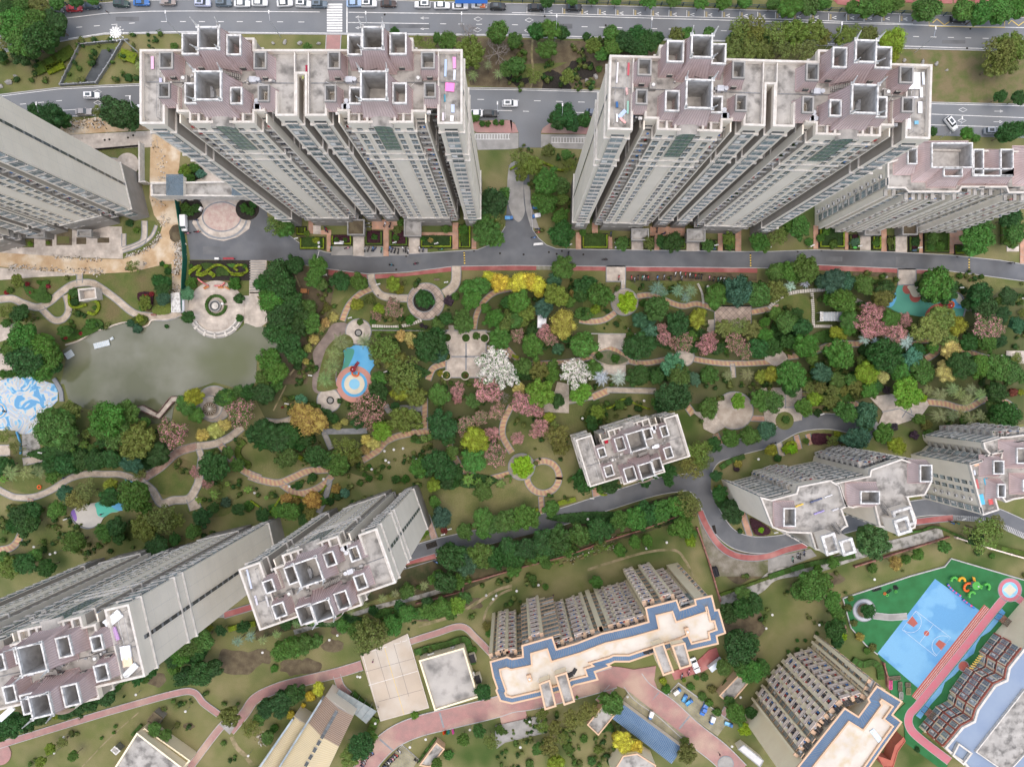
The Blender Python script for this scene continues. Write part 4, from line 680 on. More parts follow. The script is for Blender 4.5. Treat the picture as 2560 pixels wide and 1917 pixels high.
def tower(label,ox,oy,rot,h,units,show=None,group=None,wallm=None):
 t=thing('apartment_tower',label,'apartment building',(ox,oy,0),rot,group);wallm=wallm or m_wall
 segs=[]
 for c,m in units:segs+=[(c+(a if m>0 else -bb),c+(bb if m>0 else -a),vf,vb) for a,bb,vf,vb in SEG]
 if len(units)==2:segs.append((-.75,.75,8.5,12.6))
 segs.sort()
 fr=[];bk=[]
 for a,c,vf,vb in segs:fr+=[(a,vf),(c,vf)];bk+=[(a,vb),(c,vb)]
 poly=[]
 for p in fr+bk[::-1]:
  if not poly or (Vector(p)-Vector(poly[-1])).length>.01:poly.append(p)
 zb=9.3 if h>30 else 4.0;zd=h-1.1
 floors=int((h-4.2)/3.0)
 b=MB();b.prism(inset(poly,-.12),0,zb,0);b.build('base_wall',m_wall2,t)
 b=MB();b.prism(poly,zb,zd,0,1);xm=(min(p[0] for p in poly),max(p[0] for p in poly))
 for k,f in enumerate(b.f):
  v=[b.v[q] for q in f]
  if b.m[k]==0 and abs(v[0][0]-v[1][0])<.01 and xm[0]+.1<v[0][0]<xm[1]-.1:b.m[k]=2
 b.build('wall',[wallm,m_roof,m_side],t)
 b=MB();b.ring(inset(poly,-.1),inset(poly,.28),zd-.05,h,0,1);b.build('parapet',[m_wall,m_trim],t)
 zc=[zb,h-4.3]+([h-16.5,h-20.0] if h>40 else [])
 for z in zc:
  b=MB();b.ring(inset(poly,-.3),inset(poly,.02),z,z+.35,0);b.build('cornice',m_trim,t)
 for c,m in units:
  def X(u):return c+m*u
  on=show is None or c in show
  zf=4.2;K=floors
  if on:
   for u,w in ((-10.8,2.1),(12.5,2.3)):column(t,'window',(X(u),1.2 if u<0 else -.2),0,-1,w,zf,K)
   for u,w in ((-3.9,1.0),(-1.8,.95),(2.9,.95),(5.1,1.15)):column(t,'narrow' if abs(u)<4 or u>0 else 'narrow',(X(u),0),0,-1,w,zf,K)
   for u,v,w in ((-6.1,2.0,1.7),(7.1,1.9,2.1)):column(t,'balcony',(X(u),v),0,-1,w,zf,K)
   for u,v,w in ((-8.0,5.2,1.95),(9.3,5.8,2.15)):column(t,'gallery',(X(u),v),0,-1,w,zf,K)
  b=MB()
  for u in (-4.75,-3.1,-.95,2.05,3.75,5.85):b.box(X(u)-.12,X(u)+.12,-.14,0,zb+.4,h-4.4,0)
  b.box(X(-7.05)-.12,X(-7.05)+.12,.35,2.0,zb,zd-.02,0);b.box(X(8.15)-.12,X(8.15)+.12,.3,1.9,zb,zd-.02,0)
  b.build('pilaster',m_wall,t)
  b=MB();b.box(X(.5)-1.5,X(.5)+1.5,-.3,0,h-13.5,h-1.5,0)
  for k in range(7):b.box(X(.5)-1.5,X(.5)+1.5,-.36,-.3,h-13+k*1.8,h-12.9+k*1.8,1)
  for k in range(4):b.box(X(.5)-1.5+k*.98,X(.5)-1.44+k*.98,-.36,-.3,h-13.5,h-1.5,1)
  if h>30:b.build('stair_window',[m_green,m_metal],t)
  b=MB();n=10;pr=[(2.1*math.cos(math.pi*k/n),1.1*math.sin(math.pi*k/n)) for k in range(n+1)]
  for k in range(n):
   (x0,z0),(x1,z1)=pr[k],pr[k+1]
   b.face([(X(.5)+x0,-.75,h-.8+z0),(X(.5)+x1,-.75,h-.8+z1),(X(.5)+x1,1.7,h-.8+z1),(X(.5)+x0,1.7,h-.8+z0)],0)
   b.face([(X(.5)+x0,-.75,h-.8+z0),(X(.5)+x1,-.75,h-.8+z1),(X(.5)+x1*.85,-.75,h-.8+z1*.8),(X(.5)+x0*.85,-.75,h-.8+z0*.8)],1)
  b.build('arched_roof',[m_roof,m_trim],t)
  b=MB();n=10
  for k in range(n):
   a0,a1=math.pi*k/n,math.pi*(k+1)/n
   b.face([(X(.5)+2*math.cos(a0),14.6+.9*math.sin(a0),zd),(X(.5)+2*math.cos(a1),14.6+.9*math.sin(a1),zd),(X(.5)+2*math.cos(a1),14.6+.9*math.sin(a1),h+1.2),(X(.5)+2*math.cos(a0),14.6+.9*math.sin(a0),h+1.2)],0)
  b.build('curved_parapet',[m_wall],t)
  b=MB()
  for u in (-3.3,-1.9,2.9,4.4):b.box(X(u)-.2,X(u)+.2,.1,1.6,zd,h+.05,0)
  b.box(X(-5.1),X(5.9),1.55,1.7,zd,h-.3,0) if m>0 else b.box(X(5.9),X(-5.1),1.55,1.7,zd,h-.3,0)
  b.box(*sorted((X(10.35),X(10.6))),0,12.3,zd,h-.2,0);b.box(*sorted((X(-12.3),X(-12.1))),1.5,12.3,zd,h-.2,0)
  b.build('roof_divider',m_trim,t)
  T_=[(8.95,9.7,2.3,2.8,.5,3.1,0),(-7.1,9.7,2.1,2.9,.5,3.1,0),(9.3,4.6,1.95,2.5,.45,3.1,0),(-7.7,4.1,1.9,2.8,.45,3.1,0),(.2,11.8,3.5,3.7,1.15,6.6,1),(-3.2,11.6,2.4,3.4,.45,4.6,0),(4.1,11.8,2.8,3.6,.5,4.6,0),(.35,4.0,4.4,4.8,.9,6.4,1),(-3.3,3.4,2.0,2.8,.4,3.8,0),(4.2,3.8,2.4,3.5,.5,3.8,0)]
  for u,v,wu,wv,f,hh,big in T_:turret(t,X(u),v,wu,wv,f,zd,hh,bool(big),door=1 if v>9 else 0,rimm=m_conc if h==79 and oy>0 and hh<3.5 else None)
  for u,v,r_ in ((-5.0,7.6,0),(2.2,5.0,90),(-5.6,3.0,90),(-6.0,.8+2.0,0)):duct(t,X(u),v,zd+(.3 if u>0 else 0),.9,R(r_))
  stair(t,X(-2.5),8.3,zd,0 if m>0 else R(180),9,1.0)
  b=MB();b.box(X(7)-.6,X(7)+.6,7.0,8.2,zd,zd+1.1,0);b.cyl((X(7),7.6),.3,.3,zd+1.1,zd+1.5,8,1);b.build('roof_vent',[m_conc,m_white],t)
  rq=random.Random(int(c*10)+int(ox));b=MB()
  for _ in range(16):
   u,v=rq.uniform(-8.5,9.8),rq.choice((rq.uniform(6.4,8.6),rq.uniform(6.6,8.4),rq.uniform(1.9,2.3)));q=rq.uniform(.12,.4);b.box(X(u)-q,X(u)+q,v-q*.7,v+q*.7,zd,zd+rq.uniform(.15,.8),rq.randint(0,2))
  for _ in range(6):u=rq.uniform(-8,9);b.tube((X(u),6.6,zd+.12),(X(u)+rq.uniform(-2.5,2.5),rq.uniform(7.4,8.6),zd+.12),.06,.06,4,0)
  b.tube((X(-12),7.2,zd+.15),(X(14),7.4,zd+.15),.07,.07,4,1);b.tube((X(11.6),1,zd+.1),(X(11.8),12,zd+.1),.05,.05,4,0)
  b.build('roof_fitting',[m_rim,m_metal,m_conc],t,kind='stuff')
  b=MB();[b.tube((X(uu),.8,zd+1.5),(X(uu),11.8,zd+1.5),.025,.025,3,0) for uu in (11.5,13.6)];[b.tube((X(uu),vv,zd),(X(uu),vv,zd+1.5),.04,.04,4,0) for uu in (11.5,13.6) for vv in (.8,6.3,11.8)];b.build('clothes_line',m_metal,t)
  if len(units)==1 or True:
   xe=X(14.6);sx=m
   b=MB()
   for k in range(K+0):z=zf+k*3;b.box(*sorted((xe,xe+sx*.09)),6.2,6.9,z+.4,z+2.6,0);b.box(*sorted((xe,xe+sx*.06)),6.2,6.9,z+2.6,z+3.4,1)
   b.build('end_window',[m_dglass,m_metal],t,kind='stuff')
   b=MB()
   for z in range(int(zb)+3,int(h)-4,3):b.box(*sorted((xe-sx*.01,xe+sx*.012)),-.1,12.5,z,z+.07,0)
   for v in (3.0,5.9,7.2,10.0):b.box(*sorted((xe,xe+sx*.012)),v,v+.06,zb+.4,h-4.4,0)
   for v in (6.0,7.0):b.box(*sorted((xe,xe+sx*.1)),v-.1,v+.1,zb+.4,h-4.4,1)
   b.build('wall_joint',[m_joint,m_wall],t,kind='stuff')
   if len(units)==1:
    xe=X(-12.65);b=MB()
    for k in range(K):z=zf+k*3;b.box(*sorted((xe,xe-sx*.09)),6.2,6.9,z+.4,z+2.6,0)
    b.build('end_window',[m_dglass],t,kind='stuff')
 b=MB()
 for c,m in units:
  for u,v in ((-10.8,12.6),(12.5,12.6),(-3.5,14.6),(4.3,14.6),(-7,12.6),(8,12.6)):
   for k in range(floors):b.box(c+m*u-.9,c+m*u+.9,v-.02,v+.12,5+3*k,6.7+3*k,0)
 b.build('back_window',[m_glass],t,kind='stuff')
 return t
def local(t,x,y,z):return t.matrix_basis@Vector((x,y,z))
def porch(i,j,x0,y0,x1,y1,h=4.2,label='',soil=False):
 """flat-roofed entrance porch, given by the outline of its parapet in a tile"""
 p=P2(T(i,j,rect(x0,y0,x1,y1)),h);c=sum(p,Vector((0,0)))/4
 o=thing('entrance_porch',label,'porch',(c.x,c.y,0));q=[v-c for v in p]
 b=MB();b.prism(inset(q,.5),0,h-.9,0);b.build('wall',m_wall2,o)
 b=MB();b.prism(q,h-.9,h-.6,0,1);b.ring(q if area(q)>0 else q[::-1],inset(q,.35),h-.6,h,0,0);b.build('canopy',[m_conc,m_soil if soil else m_roof],o)
 return o
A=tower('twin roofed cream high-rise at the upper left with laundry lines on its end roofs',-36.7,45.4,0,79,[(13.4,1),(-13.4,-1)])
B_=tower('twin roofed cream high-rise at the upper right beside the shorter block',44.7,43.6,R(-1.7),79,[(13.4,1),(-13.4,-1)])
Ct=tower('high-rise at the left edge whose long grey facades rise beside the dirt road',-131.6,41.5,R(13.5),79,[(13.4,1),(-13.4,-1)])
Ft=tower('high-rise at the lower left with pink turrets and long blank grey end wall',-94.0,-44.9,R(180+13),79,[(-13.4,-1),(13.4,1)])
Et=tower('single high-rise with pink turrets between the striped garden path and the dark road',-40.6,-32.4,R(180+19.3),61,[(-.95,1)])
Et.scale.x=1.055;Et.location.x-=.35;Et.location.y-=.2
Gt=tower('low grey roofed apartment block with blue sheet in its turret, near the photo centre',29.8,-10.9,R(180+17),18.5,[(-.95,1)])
def slabthing(name,label,cat,px,py,h,w,l,th,col,rz=0,group=None,m_=None,base=None):
 p=W(px,py,h);b=MB();n=6
 for a in range(n):
  x0,x1=-w/2+w*a/n,-w/2+w*(a+1)/n;z0,z1=th*(1+.35*math.sin(a*2.1)),th*(1+.35*math.sin((a+1)*2.1));y=l/2
  b.face([(x0,-y,z0),(x1,-y,z1),(x1,y,z1),(x0,y,z0)]);b.face([(x0,-y,z0),(x0,-y,0),(x1,-y,0),(x1,-y,z1)]);b.face([(x0,y,0),(x0,y,z0),(x1,y,z1),(x1,y,0)])
 b.face([(-w/2,-l/2,0),(-w/2,-l/2,th),(-w/2,l/2,th),(-w/2,l/2,0)]);b.face([(w/2,-l/2,th),(w/2,-l/2,0),(w/2,l/2,0),(w/2,l/2,th)])
 return b.build(name,m_ or m_cloth,None,p,rz,label=label,category=cat,group=group,color=col)
slabthing('tarpaulin','blue tarpaulin in the open turret of the low central block','tarpaulin',1567,1073,17.7,1.9,1.4,.12,(.02,.06,.35),R(17))
slabthing('tarpaulin','red cover on the roof edge of the low central block','tarpaulin',1515.5,1104,17.6,.9,.8,.5,(.5,.02,.05),R(17))
LAU=[((0,0),1317,545,.5,2.2,(.75,.5,.65),'pink and white quilt on the left roof terrace line'),((0,0),1392,500,.5,1.6,(.3,.2,.18),'brown towel above the quilt on the left roof terrace'),((0,0),1390,600,.4,1.0,(.6,.6,.55),'pale towel on the left roof terrace, below the brown one'),((0,0),1390,740,.5,2.6,(.55,.55,.68),'long lilac sheet on the left roof terrace'),((1,0),1635,590,.4,3.0,(.5,.62,.78),'long pale blue sheet on the line of the pink cloth terrace'),((1,0),1712,545,.6,2.0,(.75,.35,.6),'pink sheet tied at the top of the pink cloth terrace'),((1,0),1712,650,.4,1.8,(.7,.75,.8),'white sheet under the tied pink sheet'),((1,0),1672,755,1.6,1.5,(.85,.25,.55),'bright pink cloth spread across the right terrace of the left high-rise'),((1,0),1628,850,.3,1.2,(.1,.35,.45),'teal towel below the bright pink cloth'),((1,0),1698,940,.6,1.4,(.5,.58,.75),'pale blue sheet near the lower end of the pink cloth terrace'),((1,0),1690,1025,.6,1.0,(.8,.8,.8),'white bundle at the lower end of the pink cloth terrace'),((1,0),1615,1010,.4,1.4,(.75,.7,.75),'narrow white sheet beside the white bundle'),((1,0),437,610,.35,1.8,(.4,.04,.08),'red and white clothes on the middle roof of the left high-rise'),((1,0),405,655,.3,1.2,(.45,.5,.2),'lime green netting beside the red clothes'),((2,0),908,630,.25,3.6,(.8,.8,.82),'long white sheet on the left terrace of the right high-rise'),((2,0),1003,600,.35,2.2,(.6,.12,.15),'red sheet on the left terrace of the right high-rise'),((2,0),990,790,.4,1.2,(.75,.5,.48),'salmon sheet half way down the left terrace line'),((2,0),905,905,.4,1.0,(.05,.15,.35),'navy cloth on the left terrace of the right high-rise'),((2,0),950,985,.7,1.7,(.45,.55,.75),'striped blue sheet lying across the left terrace'),((2,0),955,1042,1.3,.4,(.75,.4,.38),'salmon strip lying under the striped blue sheet'),((2,0),998,930,.35,2.2,(.35,.6,.5),'mint green sheet on the left terrace line'),((2,0),905,1020,.3,1.4,(.8,.8,.82),'white sheet at the lower end of the left terrace'),((3,0),1245,700,2.6,2.9,(.85,.87,.9),'large white sheeting covering the top of the far right terrace'),((3,0),1337,680,.4,2.2,(.75,.8,.85),'white strip beside the large white sheeting'),((3,0),1320,800,.5,1.8,(.8,.8,.8),'white sheet half way down the far right terrace'),((3,0),1310,930,.7,2.0,(.8,.82,.86),'pale sheet on the parapet of the far right terrace'),((3,0),1212,1070,.7,1.8,(.78,.75,.8),'white sheet at the lower left of the far right terrace'),((3,0),1278,1060,.7,.6,(.2,.45,.6),'small turquoise box with orange top on the far right terrace'),((3,0),1245,845,1.9,.3,(.85,.85,.88),'white strip stretched across the far right terrace')]
for t_,x,y,w,l,col,lab in LAU:
 px,py=T(*t_,[(x,y)])[0];slabthing('laundry',lab,'laundry',px,py,78.1,w,l,.14,col,R(random.uniform(-4,4))+(R(-40) if 'striped' in lab else 0))
for px,py,h,w,l,rz,col,lab in [(980/3.45,1437+375/3.45,79,1.6,3.4,-50,(.75,.78,.8),'white sheet draped beside the top right turret of the lower left high-rise'),(1090/3.45,1437+665/3.45,79,1.8,2.4,8,(.8,.82,.85),'large white awning on the lower left high-rise'),(1105/3.45,1437+745/3.45,79,1.7,1.6,8,(.75,.62,.45),'cream awning joined under the large white awning'),(1005/3.45,1437+500/3.45,79,.6,2.4,20,(.6,.4,.65),'violet and white towels on the lower left high-rise'),(1130/3.45,1437+820/3.45,79,1.1,3.0,-45,(.75,.78,.8),'folded white sheeting at the corner below the cream awning'),(60/3.45,1437+1190/3.45,79,1.0,3.2,-48,(.75,.78,.8),'white sheeting at the lower left corner roof')]:
 slabthing('sheeting',lab,'sheeting',px,py,h-.9,w,l,.3,col,R(rz))
for x,y,l,col,lab in [(170,1050,4,(.6,.65,.75),'pale blue towels along the left parapet of the single high-rise'),(240,1260,2,(.65,.65,.72),'lilac towels lower down the left parapet of the single high-rise'),(350,1270,2.2,(.6,.6,.6),'grey white towels on the roof of the single high-rise')]:
 slabthing('laundry',lab,'laundry',580+x/3.942,1180+y/3.942,60,.4,l,.12,col,R(14))
# ---------------- general block with traced outline ----------------
def gblock(name,label,cat,poly_px,h,wallm=m_wall,roofm=m_roof,trim=m_trim,para=1.0,pw=.3,zdeck=None,group=None,base_h=0.0):
 p=P2(poly_px,h)
 if area(p)<0:p=p[::-1]
 c=sum(p,Vector((0,0)))/len(p);q=[v-c for v in p]
 o=thing(name,label,cat,(c.x,c.y,0),0,group)
 b=MB();b.prism(q,base_h,h-para,0,1);b.build('wall',[wallm,roofm],o)
 if para>0:b=MB();b.ring(inset(q,-.1),inset(q,pw),h-para,h,0);b.build('parapet',trim,o)
 return o,c,q
def facade(o,c,a_px,b_px,h,cols,z0,floors,fh=3.0,st=0,skip=()):
 """columns of pieces on the wall under the roof edge a->b (traced at roof height); outside lies to the right of a->b seen from above"""
 a,e=W(*a_px,h).to_2d()-c,W(*b_px,h).to_2d()-c;d=(e-a);L_=d.length;d/=L_;n=Vector((-d.y,d.x))
 for t0,kind,w in cols:
  p=a+d*(t0*L_);column(o,kind,p+n*0.0,n.x,n.y,w*L_ if w<1 else w,z0,floors,fh,st,skip=skip)
 return a,e,n
def H4(pts):return [(1780+x/2.836,1040+y/2.836) for x,y in pts]
def fins(o,c,a_px,b_px,h,ts,z0,z1,w=.5,d=.7,m_=m_trim):
 a,e=W(*a_px,h).to_2d()-c,W(*b_px,h).to_2d()-c;v=(e-a);L_=v.length;v/=L_;n=Vector((-v.y,v.x))
 for t in ts:
  w=w*random.uniform(.75,1.3) if m_ is m_yelw else w;w=min(1.4,max(.45,w));p=a+v*(t*L_);b=MB();M=Matrix.Translation((p.x,p.y,0))@Matrix.Rotation(math.atan2(v.y,v.x),4,'Z');b.box(-w/2,w/2,-.02,d,z0,z1-.3,0,None,M);b.box(-w/2-.05,w/2+.05,-.02,d+.05,z1-.3,z1,1,None,M);b.build('pilaster',[m_,m_peach if m_ is m_yelw else m_roof],o)
dp=[(2220,406),(2220,470),(2262,470),(2272,480),(2397,480),(2405,468),(2516,468),(2522,482),(2640,482),(2640,380),(2262,372),(2258,395)]
D_,dc,dq=gblock('apartment_block','shorter cream apartment block with open pink tiled roof at the right edge','apartment building',dp,39)
facade(D_,dc,(2220,406),(2220,470),39,[],3,12)
a=W(2220,470,39).to_2d()-dc;e=W(2220,406,39).to_2d()-dc
column(D_,'aircon',a.lerp(e,.55),-1,0,1.4,3,12);column(D_,'window',a.lerp(e,.25),-1,0,1.7,3,12)
for (p0,p1,cols) in [((2220,470),(2262,470),[(.84,'narrow',.7)]),((2272,480),(2397,480),[(.07,'balcony',2.2),(.2,'narrow',.7),(.34,'narrow',.7),(.46,'gallery',1.9),(.64,'balcony',2.0),(.84,'narrow',.8)]),((2405,468),(2516,468),[(.12,'balcony',2.3),(.3,'aircon',1.4),(.45,'window',1.2),(.62,'balcony',2.1),(.8,'narrow',.8),(.93,'narrow',.8)]),((2522,482),(2640,482),[(.1,'balcony',2.2),(.28,'narrow',.8),(.45,'balcony',2.2),(.65,'narrow',.8),(.85,'balcony',2.2)])]:
 facade(D_,dc,p1,p0,39,[(1-t,k,w) for t,k,w in cols],3,12)
for p0,p1,ts in (((2272,480),(2397,480),(.0,.14,.27,.4,.53,.75,.97)),((2405,468),(2516,468),(.02,.23,.37,.53,.72,.99)),((2522,482),(2640,482),(.0,.2,.36,.55,.75)),((2220,470),(2262,470),(.02,.5))):fins(D_,dc,p1,p0,39,[1-q for q in ts],3,37.9,.7,1.5,m_wall)
for x0,y0,x1,y1,f,hh in [(2268,372,2292,411,1.5,2.2),(2328,358,2430,420,2.0,3.4),(2358,420,2405,442,1.3,3.4),(2432,374,2458,438,.6,2.6),(2500,374,2532,440,1.2,2.6),(2430,422,2532,441,1.0,2.6),(2585,372,2620,430,2.0,3.0)]:
 p,q=W(x0,y1,39+hh),W(x1,y0,39+hh);turret(D_,(p.x+q.x)/2-dc.x,(p.y+q.y)/2-dc.y,q.x-p.x,q.y-p.y,f,37.9,hh+1)
hh_=32
for lab,poly,fac,tur,boxes in [('cream block right of the road bend with clothes lines across its grey roof',[(345,575),(425,595),(600,548),(615,500),(840,455),(880,480),(905,490),(925,560),(960,640),(920,660),(965,780),(940,790),(760,950),(735,945),(700,830),(540,825),(430,790)],[((425,595),(600,548),[(.15,'window',1.8),(.45,'window',1.8),(.8,'window',1.8)]),((600,548),(840,455),[(.08,'balcony',2.0),(.28,'gallery',2.6),(.5,'balcony',2.4),(.72,'gallery',2.2),(.93,'window',1.5)]),((345,575),(425,595),[(.3,'window',1.6),(.75,'window',1.6)]),((735,945),(540,825),[(.2,'window',1.4),(.5,'window',1.4),(.8,'window',1.4)])],[(505,650,590,780,1.1,2.6)],[(790,830,895,985,4),(915,870,1015,985,6)]),('cream block right of the road bend with a tall pink tiled box on its roof',[(925,555),(905,490),(880,475),(1120,425),(1130,380),(1345,305),(1420,330),(1520,330),(1545,350),(1560,465),(1510,560),(1390,575),(1450,735),(1440,790),(1330,840),(1260,800),(1190,780),(1150,610),(1000,650),(950,640)],[((880,475),(1120,425),[(.1,'window',1.7),(.33,'window',1.7),(.6,'window',1.7),(.85,'window',1.5)]),((1130,380),(1345,305),[(.08,'balcony',2.2),(.3,'gallery',2.4),(.52,'balcony',2.4),(.74,'gallery',2.2),(.93,'window',1.5)]),((1345,305),(1520,330),[(.25,'window',1.7),(.6,'window',1.7),(.88,'window',1.4)]),((1260,800),(1190,780),[(.5,'window',1.2)])],[(1050,530,1185,620,1.5,3.4),(1470,345,1555,465,.8,2.6)],[(1290,650,1440,790,3),(1300,720,1410,840,5.5)])]:
 o,c,q=gblock('apartment_block',lab,'apartment building',H4(poly),hh_)
 for p0,p1,cols in fac:facade(o,c,H4([p0])[0],H4([p1])[0],hh_,cols,2.5,9)
 for x0,y0,x1,y1,f,th in tur:
  p,q2=W(*H4([(x0,y1)])[0],hh_+th),W(*H4([(x1,y0)])[0],hh_+th);b=MB()
  turret(o,(p.x+q2.x)/2-c.x,(p.y+q2.y)/2-c.y,(q2.x-p.x),(q2.y-p.y),f,hh_-1,th+1)
 for x0,y0,x1,y1,th in boxes:
  p=P2(H4(rect(x0,y0,x1,y1)),hh_+th);p=[v-c for v in p];cc=sum(p,Vector((0,0)))/4;Rm=Matrix.Rotation(R(17),2);p=[cc+Rm@(v-cc)*.88 for v in p];p=p if area(p)>0 else p[::-1]
  b=MB();b.prism(p,hh_-1.1,hh_+th-.8,0,1);b.build('stair_house',[m_wall,m_roof],o);b=MB();b.ring(inset(p,-.15),inset(p,.45),hh_+th-.8,hh_+th,0);b.build('rim',m_rim,o)
 x,y=(870,760) if boxes[0][0]<1000 else (1210,620);s=W(*H4([(x,y)])[0],hh_);stair(o,s.x-c.x,s.y-c.y,hh_-1.1,R(-65),10)
hi=26
for lab,poly,fac,tur in [('cream block at the right edge with turquoise sheets drying on its narrow roof',[(1830,345),(1915,318),(1960,275),(2060,250),(2080,200),(2230,165),(2330,150),(2330,560),(2140,590),(2085,610),(2050,565),(2010,580),(2035,665),(1922,702)],[((1915,318),(1960,275),[(.5,'window',1.5)]),((1960,275),(2060,250),[(.2,'balcony',2.4),(.6,'gallery',2.4),(.9,'window',1.3)]),((1830,345),(1915,318),[(.3,'window',1.6),(.75,'window',1.4)]),((1922,702),(1830,345),[(.1,'window',1.5),(.3,'aircon',1.4),(.46,'narrow',1),(.62,'narrow',1)])],[(1990,315,2065,410,1.1,2.5),(2020,480,2075,575,.9,2.0),(2155,225,2300,335,1.6,3),(2200,450,2300,530,1.2,2)])]:
 o,c,q=gblock('apartment_block',lab,'apartment building',H4(poly),hi)
 for p0,p1,cols in fac:facade(o,c,H4([p0])[0],H4([p1])[0],hi,cols,2,8)
 for x0,y0,x1,y1,f,th in tur:
  p,q2=W(*H4([(x0,y1)])[0],hi+th),W(*H4([(x1,y0)])[0],hi+th);turret(o,(p.x+q2.x)/2-c.x,(p.y+q2.y)/2-c.y,q2.x-p.x,q2.y-p.y,f,hi-1,th+1)
i2,c2,q2_=gblock('apartment_block','rear cream block with rows of angled balconies below the palm grove at the right edge','apartment building',H4([(1925,185),(2050,150),(2120,145),(2300,120),(2300,160),(2080,205),(2055,305),(1990,290),(1935,230)]),hi)
for p0,p1,cols in [((1925,185),(2050,150),[(.12,'window',1.6),(.4,'window',1.6),(.75,'window',1.6)]),((2050,150),(2120,145),[(.2,'balcony',2.2),(.75,'gallery',2.2)]),((2120,145),(2300,120),[(.1,'balcony',2.2),(.4,'gallery',2.4),(.75,'balcony',2.4)]),((2055,305),(1990,290),[])]:facade(i2,c2,H4([p0])[0],H4([p1])[0],hi,cols,2,8)
for x,y,w,l,col,lab in [(1915,375,.9,1.8,(.25,.45,.6),'blue sheet at the top of the narrow roof at right'),(1945,470,1.0,2.2,(.05,.4,.6),'turquoise sheet hanging half way down the narrow roof'),(1910,590,1.2,2.6,(.1,.45,.75),'bright blue sheet near the lower end of the narrow roof'),(1980,605,1.4,1.4,(.6,.12,.12),'red and white striped sheet on the narrow roof corner'),(1960,545,1.0,1.6,(.75,.73,.7),'white sheet above the red striped one'),(1880,480,.5,2.4,(.5,.15,.15),'red spotted towels along the left side of the narrow roof'),(1880,345,1.6,.5,(.75,.5,.35),'peach towel at the top end of the narrow roof'),(1860,400,.4,1.2,(.65,.7,.8),'pale towel below the peach towel'),]:
 px,py=H4([(x,y)])[0];slabthing('laundry',lab,'laundry',px,py,hi-1,w,l,.15,col,R(12))
for x,y,w,col,lab in [(735,595,3.0,(.1,.12,.2),'dark blue clothes on the upper roof line near the road bend'),(615,630,2.0,(.7,.5,.1),'orange cloth at the end of the upper roof line'),(755,680,2.6,(.35,.3,.55),'violet and green clothes on the lower roof line'),(820,565,2.0,(.6,.6,.6),'white clothes on the upper roof line'),(870,660,1.6,(.6,.6,.62),'grey clothes at the right end of the lower roof line')]:
 px,py=H4([(x,y)])[0];slabthing('laundry',lab,'laundry',px,py,hh_-1,w,.3,.5,col,R(19))
# ---------------- J and K: yellow blocks with blue tiled mansard ----------------
def mansard(o,q,h,hole,band=3.0):
 """blue tiled skirt roof sloping out from the white deck, seamed, with peach gutters"""
 a,i=q,hole;n=len(a);b=MB()
 for k in range(n):
  p0,p1,r1,r0=a[k],a[(k+1)%n],i[(k+1)%n],i[k]
  b.face([(p0[0],p0[1],h-1.1),(p1[0],p1[1],h-1.1),(r1[0],r1[1],h),(r0[0],r0[1],h)],0)
  A0,A1,B1,B0=Vector((*p0,h-1.1)),Vector((*p1,h-1.1)),Vector((*r1,h)),Vector((*r0,h));L_=(A1-A0).length;m=max(1,int(L_/.5))
  for s in range(m+1):
   x,y=A0.lerp(A1,s/m),B0.lerp(B1,s/m);e=(A1-A0).normalized()*.04;u=Vector((0,0,.07));b.face([x-e+u,x+e+u,y+e+u,y-e+u],1);b.face([x+e,x+e+u,y+e+u,y+e],1)
 b.build('tiled_roof',[m_btile,m_kerbg],o)
 b=MB();b.ring(inset(a,-.3),inset(a,.12),h-1.35,h-.95,0);b.build('gutter',m_peach,o)
 b=MB();b.ring(inset(i,-.1),inset(i,.3),h-.3,h+.35,0);b.build('parapet',m_peach,o)
 b=MB();b.face([(p[0],p[1],h-.2) for p in inset(i,.1)],0);b.build('roof_deck',m_deck,o)
hj=34
jt=T(1,3,[(2025,765),(2165,725),(2208,742)])+T(2,3,[(100,722),(92,625),(345,552),(382,660),(560,607),(785,520),(1015,468),(1190,418),(1165,298),(1425,232),(1455,318),(1600,270),(1590,225),(1730,195),(1760,320),(1790,315),(1845,508),(1770,535),(1783,600),(1510,665),(1480,600),(1380,640),(1240,680),(1235,762),(1045,822),(1018,755),(905,797),(890,755),(855,772),(820,782),(845,800),(712,845),(738,912),(540,960),(505,985),(240,1062),(0,1118)])+T(1,3,[(2110,1095),(2075,1010),(2085,990),(2050,890)])
jt=[p for k,p in enumerate(jt) if k not in (26,27,29)]
jp=P2(jt,hj);
if area(jp)<0:jp=jp[::-1];jt=jt[::-1]
jc=sum(jp,Vector((0,0)))/len(jp);jq=[v-jc for v in jp]
J=thing('apartment_block','long yellow apartment block with blue tiled eaves and a white roof deck','apartment building',(jc.x,jc.y,0))
b=MB();b.prism(inset(jq,.3),0,hj-1.2,0);b.build('wall',m_yelw,J)
mansard(J,jq,hj,inset(jq,1.75))
def jf(p0,p1,cols,tile=(2,3),z0=2.5,fl=10):facade(J,jc,T(*tile,[p0])[0],T(*tile,[p1])[0],hj,cols,z0,fl,3.0,1)
WB='window';BB='balcony';GG='gallery'
jf((100,722),(92,625),[]);jf((92,635),(345,562),[(.12,WB,1.7),(.5,BB,2.2),(.85,WB,.9)]);jf((382,665),(560,612),[(.15,GG,1.8),(.6,BB,2.2),(.92,WB,.8)]);jf((560,612),(785,528),[(.2,BB,2.4),(.55,GG,2.0),(.85,WB,1.6)])
